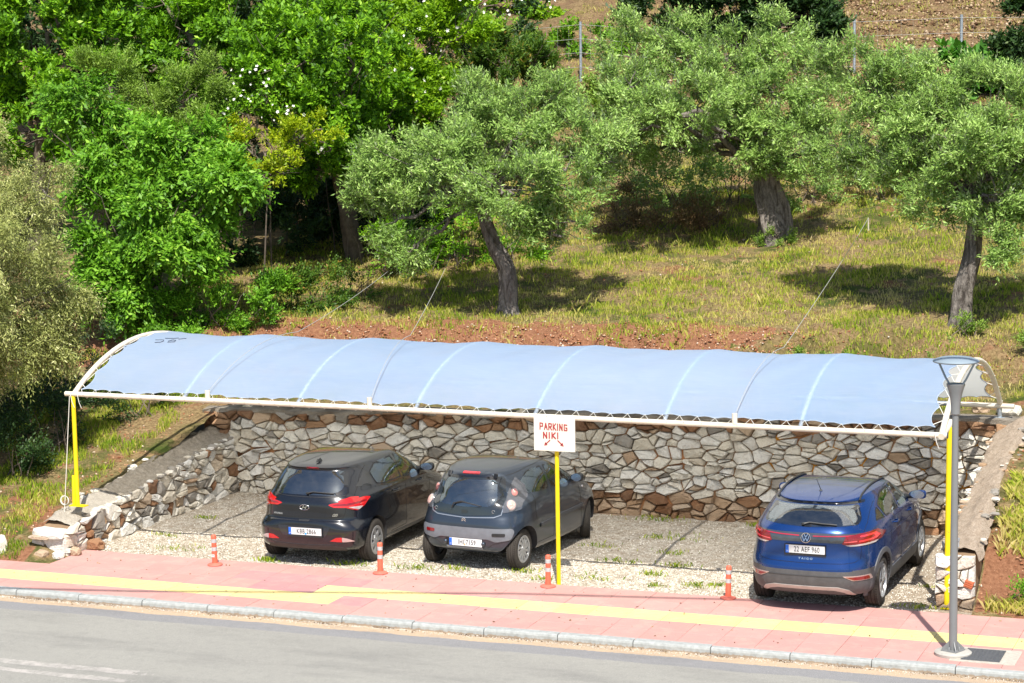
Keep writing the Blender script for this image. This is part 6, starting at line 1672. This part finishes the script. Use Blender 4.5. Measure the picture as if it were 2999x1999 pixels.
B = (-.76, 15.0, float(height(-.76, 15)))
tree('olive2', 'olive_tree', 'farthest olive tree with a short very thick furrowed trunk, left of the right-hand olive', 'tree', LEAF['olive'], 106000, .095, .030,
     trunk=[wp(.05, -.2, B), wp(.0, .5, B), wp(-.10, 1.1, B), wp(-.05, 1.6, B)], tr=.34, group='olive trees on the slope', seed=5, bark=BARK)
B = (4.02, 9.2, float(height(4.02, 9.2)))
tree('olive3', 'olive_tree', 'olive tree with a tall straight trunk above the lamp post at the right edge', 'tree', LEAF['olive'], 110000, .088, .027,
     trunk=[wp(-.03, -.15, B), wp(.0, .5, B), wp(.13, 1.1, B), wp(.16, 1.7, B), wp(.10, 2.25, B)], tr=.175, group='olive trees on the slope', seed=8, bark=BARK, twigs=5)
tree('pale', 'pale_olive_tree', 'pale yellowish olive tree with drooping branches at the left edge', 'tree', LEAF['pale'], 150000, .072, .020, tr=.16, seed=11, droop=.9, up=.1, tw=.34, bark=BARK)
tree('ash', 'ash_tree', 'fresh green tree with large drooping leaf sprays right of the pale olive', 'tree', LEAF['ash'], 70000, .115, .05, tr=.16, seed=12, droop=.6, up=.1, tw=.42, per=11, clump=.34)
tree('willow', 'willow_tree', 'soft green fine-leaved tree behind the large drooping leaf sprays', 'tree', LEAF['willow'], 52000, .075, .022, tr=.14, seed=13, droop=.2)
tree('back1', 'broadleaf_tree', 'tall green tree in the top left corner', 'tree', LEAF['back'], 56000, .125, .065, tr=.22, seed=14, group='dense broadleaf trees on the left', clump=.38)
tree('back2', 'broadleaf_tree', 'tall green tree behind, between the corner tree and the dark hollow', 'tree', LEAF['back'], 46000, .12, .06, tr=.2, seed=15, group='dense broadleaf trees on the left', clump=.36)
tree('back3', 'broadleaf_tree', 'tall green tree overhanging the dark hollow left of the middle olive', 'tree', LEAF['back'], 56000, .115, .06, tr=.2, seed=16, group='dense broadleaf trees on the left', clump=.34)
tree('yellowgreen', 'yellow_shrub', 'yellow-green flowering shrub above the dark hollow', 'shrub', LEAF['yellow'], 6500, .07, .035, tr=.018, seed=17, clump=.18, tw=.2)
rose = tree('rose', 'climbing_rose', 'dark climbing rose dotted with white flowers above the yellow-green shrub', 'shrub', LEAF['back'], 9000, .07, .04, tr=.015, seed=18, clump=.3)
tree('bright', 'bright_shrub', 'large bright yellow-green bush with white blossoms above the middle olive', 'bush', LEAF['bright'], 40000, .10, .055, tr=.08, seed=19, clump=.3)
tree('redgreen', 'reddish_shrub', 'green shrub with reddish tips below the upper fence', 'shrub', LEAF['red'], 22000, .13, .035, tr=.07, seed=20, clump=.3)
tree('upper', 'upper_shrub', 'bright green shrubbery with white blossoms at the top centre', 'shrub', LEAF['bright'], 14000, .13, .07, tr=.06, seed=21, clump=.35)
tree('dark', 'dark_thicket_tree', 'dark evergreen tree behind the right-hand olives at the top edge', 'tree', LEAF['dark'], 40000, .12, .06, tr=.2, seed=22, clump=.38)
tree('darkr', 'dark_corner_tree', 'dark evergreen tree at the top right corner', 'tree', LEAF['dark'], 14000, .11, .05, tr=.12, seed=23)
tree('fig', 'fig_shrub', 'bright green large-leaved shrub in front of the upper fence at the right', 'shrub', LEAF['fig'], 5000, .26, .13, tr=.04, seed=24, clump=.4, tw=.4)
# white blossoms
t = NT('white_petal'); WHITE = t.set(col=(.82, .80, .74), rough=.7)
def blossoms(parent, lobes, n, r, seed):
    rs = np.random.RandomState(seed); L = np.array(lobes)
    k = rs.randint(0, len(L), n); d = unit(rs.randn(n, 3)+np.array([.25, -1.6, .5])); R = np.stack([L[:, 3], L[:, 3]*.9, L[:, 4]], -1)
    c = L[k, :3]+d*R[k]*rs.uniform(1.0, 1.12, (n, 1)); bm = bmesh.new()
    for q_, dd in zip(c, d):
        nv = Vector(dd); x = nv.orthogonal().normalized(); y = nv.cross(x); s = r*rs.uniform(.7, 1.3); cen = bm.verts.new(Vector(q_)+nv*.0)
        rim = [bm.verts.new(Vector(q_)+nv*s*.25+x*s*math.cos(a*math.pi/5)*(1 if a % 2 else .6)+y*s*math.sin(a*math.pi/5)*(1 if a % 2 else .6)) for a in range(10)]
        for i in range(10): bm.faces.new((cen, rim[i], rim[(i+1) % 10]))
    o = finish(bm, 'white_flowers', WHITE, parent, True); tag(o, kind='stuff')
blossoms(rose, TREES['rose'][1], 70, .032, 3)
for key, n in (('bright', 60), ('upper', 60)):
    par = [o for o in D.objects if o.name.startswith(key)][0]
    blossoms(par, TREES[key][1], n, .045, 4)

# ---- understory mass behind and below the left trees
def shade_bush(name, label, cat, spots, n, ll, lw, mat, seed, clump=.3, group=None, **kw):
    lob = []
    for u, v, r, h in spots: lob.append((u, v, float(height(u, v))+h*.55, r, h))
    t_ = thing(name, label, cat, (spots[0][0], spots[0][1], float(height(*spots[0][:2]))), group=group)
    bm = bmesh.new()
    for i, l in enumerate(lob):
        for k in range(5):
            limb(bm, (l[0]+.1*k-.2, l[1], l[2]-l[4]*.6), (l[0]+math.sin(k*2+i)*l[3]*.7, l[1]+math.cos(k*3)*l[3]*.5, l[2]+l[4]*.5), .014, .004, seed*5+i*7+k, 4)
    tag(finish(bm, 'stems', TWIG, t_, True), kind='stuff')
    tag(foliage('leaves', lob, n, ll, lw, mat, t_, seed=seed, clump=clump, **kw), kind='stuff')
    return t_
rs = random.Random(2)
def masslobes(n, u0, u1, v0, v1, h0, h1, seed, r=1.0):
    q_ = random.Random(seed); out = []
    for i in range(n):
        u, v = q_.uniform(u0, u1), q_.uniform(v0, v1); hh = q_.uniform(h0, h1)
        out.append((u, v, float(height(u, v))+hh, r*q_.uniform(.8, 1.3), r*q_.uniform(.7, 1.1)))
    return out
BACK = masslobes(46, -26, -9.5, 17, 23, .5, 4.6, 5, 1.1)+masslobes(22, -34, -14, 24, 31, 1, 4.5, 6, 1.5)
tag(foliage('woodland_undergrowth', BACK, 130000, .16, .085, LEAF['dark'], None, seed=31, clump=.45, hollow=.1), 'dense green undergrowth filling the slope behind the left trees', 'undergrowth', kind='stuff')  # dark leaf colour paints the shade of deep gaps between the crowns
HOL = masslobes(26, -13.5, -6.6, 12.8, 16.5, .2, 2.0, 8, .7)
tag(foliage('hollow_undergrowth', HOL, 40000, .11, .05, LEAF['dark'], None, seed=32, clump=.3), 'dark shaded undergrowth inside the hollow under the left trees', 'undergrowth', kind='stuff')  # very dark leaves put the hollow's deep shade into the colour
# slender bare stems inside the hollow
bm = bmesh.new(); q_ = random.Random(6)
for i in range(34):
    u, v = q_.uniform(-13.5, -6.8), q_.uniform(12.8, 15.5); z = float(height(u, v)); h = q_.uniform(1.2, 3.0)
    limb(bm, (u, v, z-.1), (u+q_.uniform(-.5, .5), v+q_.uniform(-.4, .4), z+h), .018, .006, i, 6, .06)
tag(finish(bm, 'thicket_stems', TWIG), 'thin bare stems standing in the dark hollow', 'stems', kind='stuff')
G = 'bushes growing at the foot of the left trees'
shade_bush('foot_bush', 'leafy green bush at the foot of the left trees, nearest the carport top', 'bush', [(-9.7, 8.1, .75, .6), (-9.0, 8.6, .6, .5), (-10.4, 8.0, .7, .6)], 15000, .075, .035, LEAF['ash'], 41, group=G)
shade_bush('foot_bush', 'weedy green bush on the grass edge left of the bare red bank', 'bush', [(-8.3, 9.6, .6, .45), (-7.8, 10.3, .6, .45), (-8.8, 9.5, .5, .45)], 11000, .06, .03, LEAF['red'], 42, group=G)
shade_bush('foot_bush', 'dark green bush in the shade behind the middle olive', 'bush', [(-7.3, 12.2, .7, .7), (-6.6, 12.8, .7, .8), (-5.9, 13.4, .8, .8), (-8.0, 12.4, .6, .6)], 16000, .07, .032, LEAF['back'], 43, group=G)
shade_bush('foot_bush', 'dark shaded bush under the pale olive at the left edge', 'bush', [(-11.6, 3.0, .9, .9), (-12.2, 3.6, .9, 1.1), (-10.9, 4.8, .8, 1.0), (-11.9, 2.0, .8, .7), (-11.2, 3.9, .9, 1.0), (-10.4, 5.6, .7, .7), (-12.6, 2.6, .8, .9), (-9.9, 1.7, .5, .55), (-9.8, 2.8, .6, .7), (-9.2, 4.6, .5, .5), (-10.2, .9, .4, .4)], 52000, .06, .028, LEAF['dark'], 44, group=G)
shade_bush('hedge_bush', 'dense dark bush behind the farthest olive trunk', 'bush', [(-3.6, 17.6, 1.0, 1.2), (-2.4, 18, 1.1, 1.4), (-4.6, 18.3, 1.0, 1.3), (-.8, 18.3, 1.1, 1.2), (.6, 18.6, 1.0, 1.2), (1.9, 18.9, 1.0, 1.3), (3.2, 19, 1.0, 1.2), (4.6, 19, 1, 1.2)], 46000, .08, .035, LEAF['olive'], 45)
shade_bush('dry_shrub', 'thorny dry-brown shrub below the left side of the farthest olive', 'shrub', [(-3.3, 15.8, .8, .5), (-2.4, 16.0, .6, .4), (-4.2, 16.2, .7, .5)], 12000, .06, .018, leaf_mat('dry_leaf', [(0, (.10, .05, .02)), (.4, (.20, .12, .05)), (.8, (.30, .22, .10)), (1, (.20, .24, .06))], None, .2), 46)
G = 'small green shrubs on the bank above the carport'
for i, (u, v, r, h, lb) in enumerate(((1.0, 6.9, .5, .30, 'low green shrub on the bank above the empty parking space'), (2.1, 7.2, .6, .28, 'low spreading shrub on the bank left of the long guy rope'), (3.9, 6.7, .42, .36, 'dark round shrub on the bank just left of the lamp head'), (5.9, 6.6, .4, .35, 'green shrub on the bank just right of the lamp head'), (6.5, 6.0, .35, .3, 'small green shrub right of the carport rear arch'),
        (6.6, 1.2, .3, .28, 'weedy green shrub on the right shoulder beside the concrete cap'), (6.35, .35, .2, .14, 'tiny green shrub in the red soil by the pavement at the right'), (-.6, 15.0-.25, .35, .3, 'sprouts around the foot of the farthest olive trunk'), (4.15, 8.4, .28, .22, 'sprouts around the foot of the right-hand olive trunk'), (5.6, 7.9, .4, .3, 'green shrub on the slope below the right-hand olive'))):
    shade_bush('bank_shrub', lb, 'shrub', [(u, v, r, h)], 3200 if r > .3 else 1500, .045, .02, LEAF['ash' if i in (3, 4, 6) else 'willow'], 60+i, clump=.12, group=G, tw=.14)

shade_bush('slope_bush', 'scrubby green bush below the upper fence, left of the dark evergreen', 'bush', [(-8.3, 24.5, .9, .5), (-7.2, 25.3, .8, .45), (-6.4, 24.2, .8, .5), (-9.2, 26.2, .8, .5)], 9000, .10, .05, LEAF['willow'], 47)
shade_bush('slope_bush', 'low scrub on the slope just above the upper fence at the top centre', 'bush', [(-8.5, 30, 1.0, .4), (-6.6, 31, 1.0, .4), (-10.4, 30.5, 1.1, .5), (-4.9, 30, .9, .4), (-12.5, 31, 1.2, .7)], 9000, .12, .06, LEAF['back'], 48)
# ---- grass
t = NT('grass_blade'); a = t.new('ShaderNodeAttribute', attribute_name='rnd').outputs['Fac']
c = t.ramp(a, [(0, (.07, .15, .012)), (.3, (.21, .33, .02)), (.5, (.43, .49, .05)), (.66, (.60, .54, .14)), (1, (.74, .61, .30))])
t.set(col=c, rough=.7, spec=.2); tl = t.new('ShaderNodeBsdfTranslucent'); t.l.new(c, tl.inputs[0]); m = t.new('ShaderNodeMixShader'); m.inputs[0].default_value = .3
t.l.new(t.b.outputs[0], m.inputs[1]); t.l.new(tl.outputs[0], m.inputs[2]); t.l.new(m.outputs[0], t.out.inputs[0]); GRASS = t.m
def grass(name, u, v, h, w, zfn, dry, label, seed, lean=.5, upd=None):
    rs = np.random.RandomState(seed); n = len(u); z = zfn(u, v)
    th = rs.uniform(0, 6.283, n); ph = rs.uniform(0, 6.283, n); hh = h*rs.uniform(.45, 1.4, n); ln = lean*rs.uniform(.1, 1.2, n)*hh
    dx, dy = np.cos(th)*w/2, np.sin(th)*w/2
    a = np.stack([u-dx, v-dy, z-.015], -1); b = np.stack([u+dx, v+dy, z-.015], -1)
    c_ = np.stack([u+np.cos(ph)*ln*.35+dx*.6, v+np.sin(ph)*ln*.35+dy*.6, z+hh*.6], -1)
    t_ = np.stack([u+np.cos(ph)*ln, v+np.sin(ph)*ln, z+hh*.95], -1)
    V = np.stack([a, b, c_, t_], 1).reshape(-1, 3); F = np.arange(n*4).reshape(n, 4)
    at = np.clip(dry+rs.randn(n)*.14, 0, 1)
    return tag(fast_mesh(name, V, F, GRASS, attr=np.repeat(at, 4)), label, 'grass', kind='stuff')
rs = np.random.RandomState(77); N = 420000
u = rs.uniform(-11.5, 8.0, N); v = np.where(rs.rand(N) < .18, rs.uniform(24, 38, N), 5.6+rs.beta(1.1, 1.7, N)*22)
pat = wob(u, v, 1.3, 21)*.6+wob(u, v, 4.2, 22)*.4; den = wob(u, v, 2.7, 23)*.5+wob(u, v, 9, 24)*.5
bankm = np.exp(-((v-7.8)/.8)**4)*(wob(u, v, 1.5, 25) > -.3)*(wob(u, v, 6, 26) > -.15)
keep = (den > -.30+rs.rand(N)*.5) & (rs.rand(N) > bankm*np.where(u < .8, .95, .25)) & ~((u > 4.9) & (v < 6.0))
u, v, pat = u[keep], v[keep], pat[keep]
dry = .57+.42*pat+.08*(v > 20)
hgt = np.where(pat > .1, .05, .075)*np.where(rs.rand(len(u)) < .04, 2.0, 1)
grass('meadow_grass', u, v, hgt, .012, height, dry, 'green and straw-dry grass covering the olive slope', 5)
N = 110000
side = rs.rand(N) < .55
u = np.where(side, rs.uniform(-13, -8.15, N), rs.uniform(5.75, 8.6, N)); v = np.where(side, rs.uniform(-1.0, 7.5, N), rs.uniform(.1, 6.5, N))
pat = wob(u, v, 1.6, 31); den = wob(u, v, 3.1, 32)
hol = (u > 5.6) & (((u-6.1)/.42)**2+((v-.6)/.5)**2 < 1)
front = (u < 0) & (v < .6) & (wob(u, v, 2.2, 37) > 0)
keep = (den > -.25+rs.rand(N)*.3) & ~hol & ~(front & (rs.rand(N) < .7)) & ~((u < -7.8) & (u > -8.45) & (v > -.6)) & ~((u > 5.5) & (u < 6.0) & (v < 5))
u, v, pat = u[keep], v[keep], pat[keep]
grass('verge_grass', u, v, np.where(u > 0, .11, .085), .011, height, np.where(u > 0, .56, .40)+.22*pat, 'patchy grass on the earth beside both wing walls', 6)
rs = np.random.RandomState(78); N = 16000
u = rs.uniform(5.85, 8.4, N); v = rs.uniform(.02, 2.6, N)
keep = (wob(u, v, 4.5, 41) > -.45) & ~((((u-6.1)/.38)**2+((v-.6)/.42)**2) < 1)
grass('shoulder_grass', u[keep], v[keep], .13, .011, height, np.clip(.60+.3*wob(u, v, 3, 42), 0, 1)[keep], 'dry tall grass on the right shoulder beside the pavement', 16, lean=.8)
# weeds sprouting in the gravel
cl = []
rg = np.random.RandomState(12)
for cx, cy, r, n in [(-4.55, .05, .16, 260), (-3.3, .15, .3, 200), (-2.3, .2, .3, 200), (-1.7, .35, .2, 130), (-.75, .45, .22, 200), (-.3, .15, .15, 120), (.35, .35, .3, 120), (.9, 2.3, .25, 160), (1.25, 1.5, .22, 200), (1.1, .85, .18, 200), (.6, 3.2, .5, 200), (1.9, .35, .22, 170), (1.35, .2, .12, 120), (2.1, .55, .12, 120), (1.6, 4.6, .18, 150), (2.3, 4.65, .12, 120), (0, 4.5, .5, 260), (-6.2, .3, .4, 160), (-6.9, 1.2, .2, 120), (-7.0, 2.5, .2, 120), (3.0, 3.0, .5, 160), (4.9, 1.3, .15, 80), (-.2, 2.4, .3, 160), (.3, 1.5, .3, 160), (4.95, .1, .3, 160)]:
    n = int(n*.42); cl.append((cx+rg.randn(n)*r*.55, cy+np.abs(rg.randn(n))*r*.5))
u = np.concatenate([c[0] for c in cl]); v = np.clip(np.concatenate([c[1] for c in cl]), .0, 4.8)
grass('weeds', u, v, .058, .012, lot_z, np.full(len(u), .36), 'small green weeds sprouting through the gravel', 8, lean=.9)
# stones and clods on the slope
def smp2(rs, n):
    u = np.where(rs.rand(n) < .8, rs.uniform(-9, 1.5, n), rs.uniform(-9, 8, n)); v = np.where(rs.rand(n) < .65, 7.8+rs.randn(n)*.5, rs.uniform(6, 28, n)); return u, np.maximum(v, 5.6)
t = NT('earth_clod'); a = t.new('ShaderNodeAttribute', attribute_name='rnd').outputs['Fac']
CLOD = t.set(col=t.ramp(a, [(0, (.22, .08, .04)), (.5, (.38, .17, .09)), (.85, (.46, .27, .16)), (1, (.62, .54, .44))]), rough=.95, spec=.1)
pebbles('earth_clods', 9000, smp2, height, .012, .045, 'small red earth clods and stones on the bank', CLOD)
def smp3(rs, n):
    u = rs.uniform(-8, 9, n); v = rs.uniform(24, 40, n); return u, v
t = NT('dead_leaf'); a = t.new('ShaderNodeAttribute', attribute_name='rnd').outputs['Fac']
LIT = t.set(col=t.ramp(a, [(0, (.08, .04, .02)), (.5, (.22, .13, .065)), (.8, (.36, .24, .14)), (1, (.52, .40, .27))]), rough=.8, spec=.2)
pebbles('leaf_litter', 34000, smp3, height, .03, .09, 'dry fallen leaves covering the upper slope', LIT)
def smp4(rs, n):
    e = rs.rand(n); return np.where(e < .5, rs.uniform(5.7, 8.6, n), rs.uniform(-12, -8.3, n)), np.where(e < .5, rs.uniform(.0, 5, n), rs.uniform(-1.1, 5, n))
pebbles('shoulder_stones', 2500, smp4, height, .01, .04, 'small stones lying on the earth beside the wing walls', CLOD)
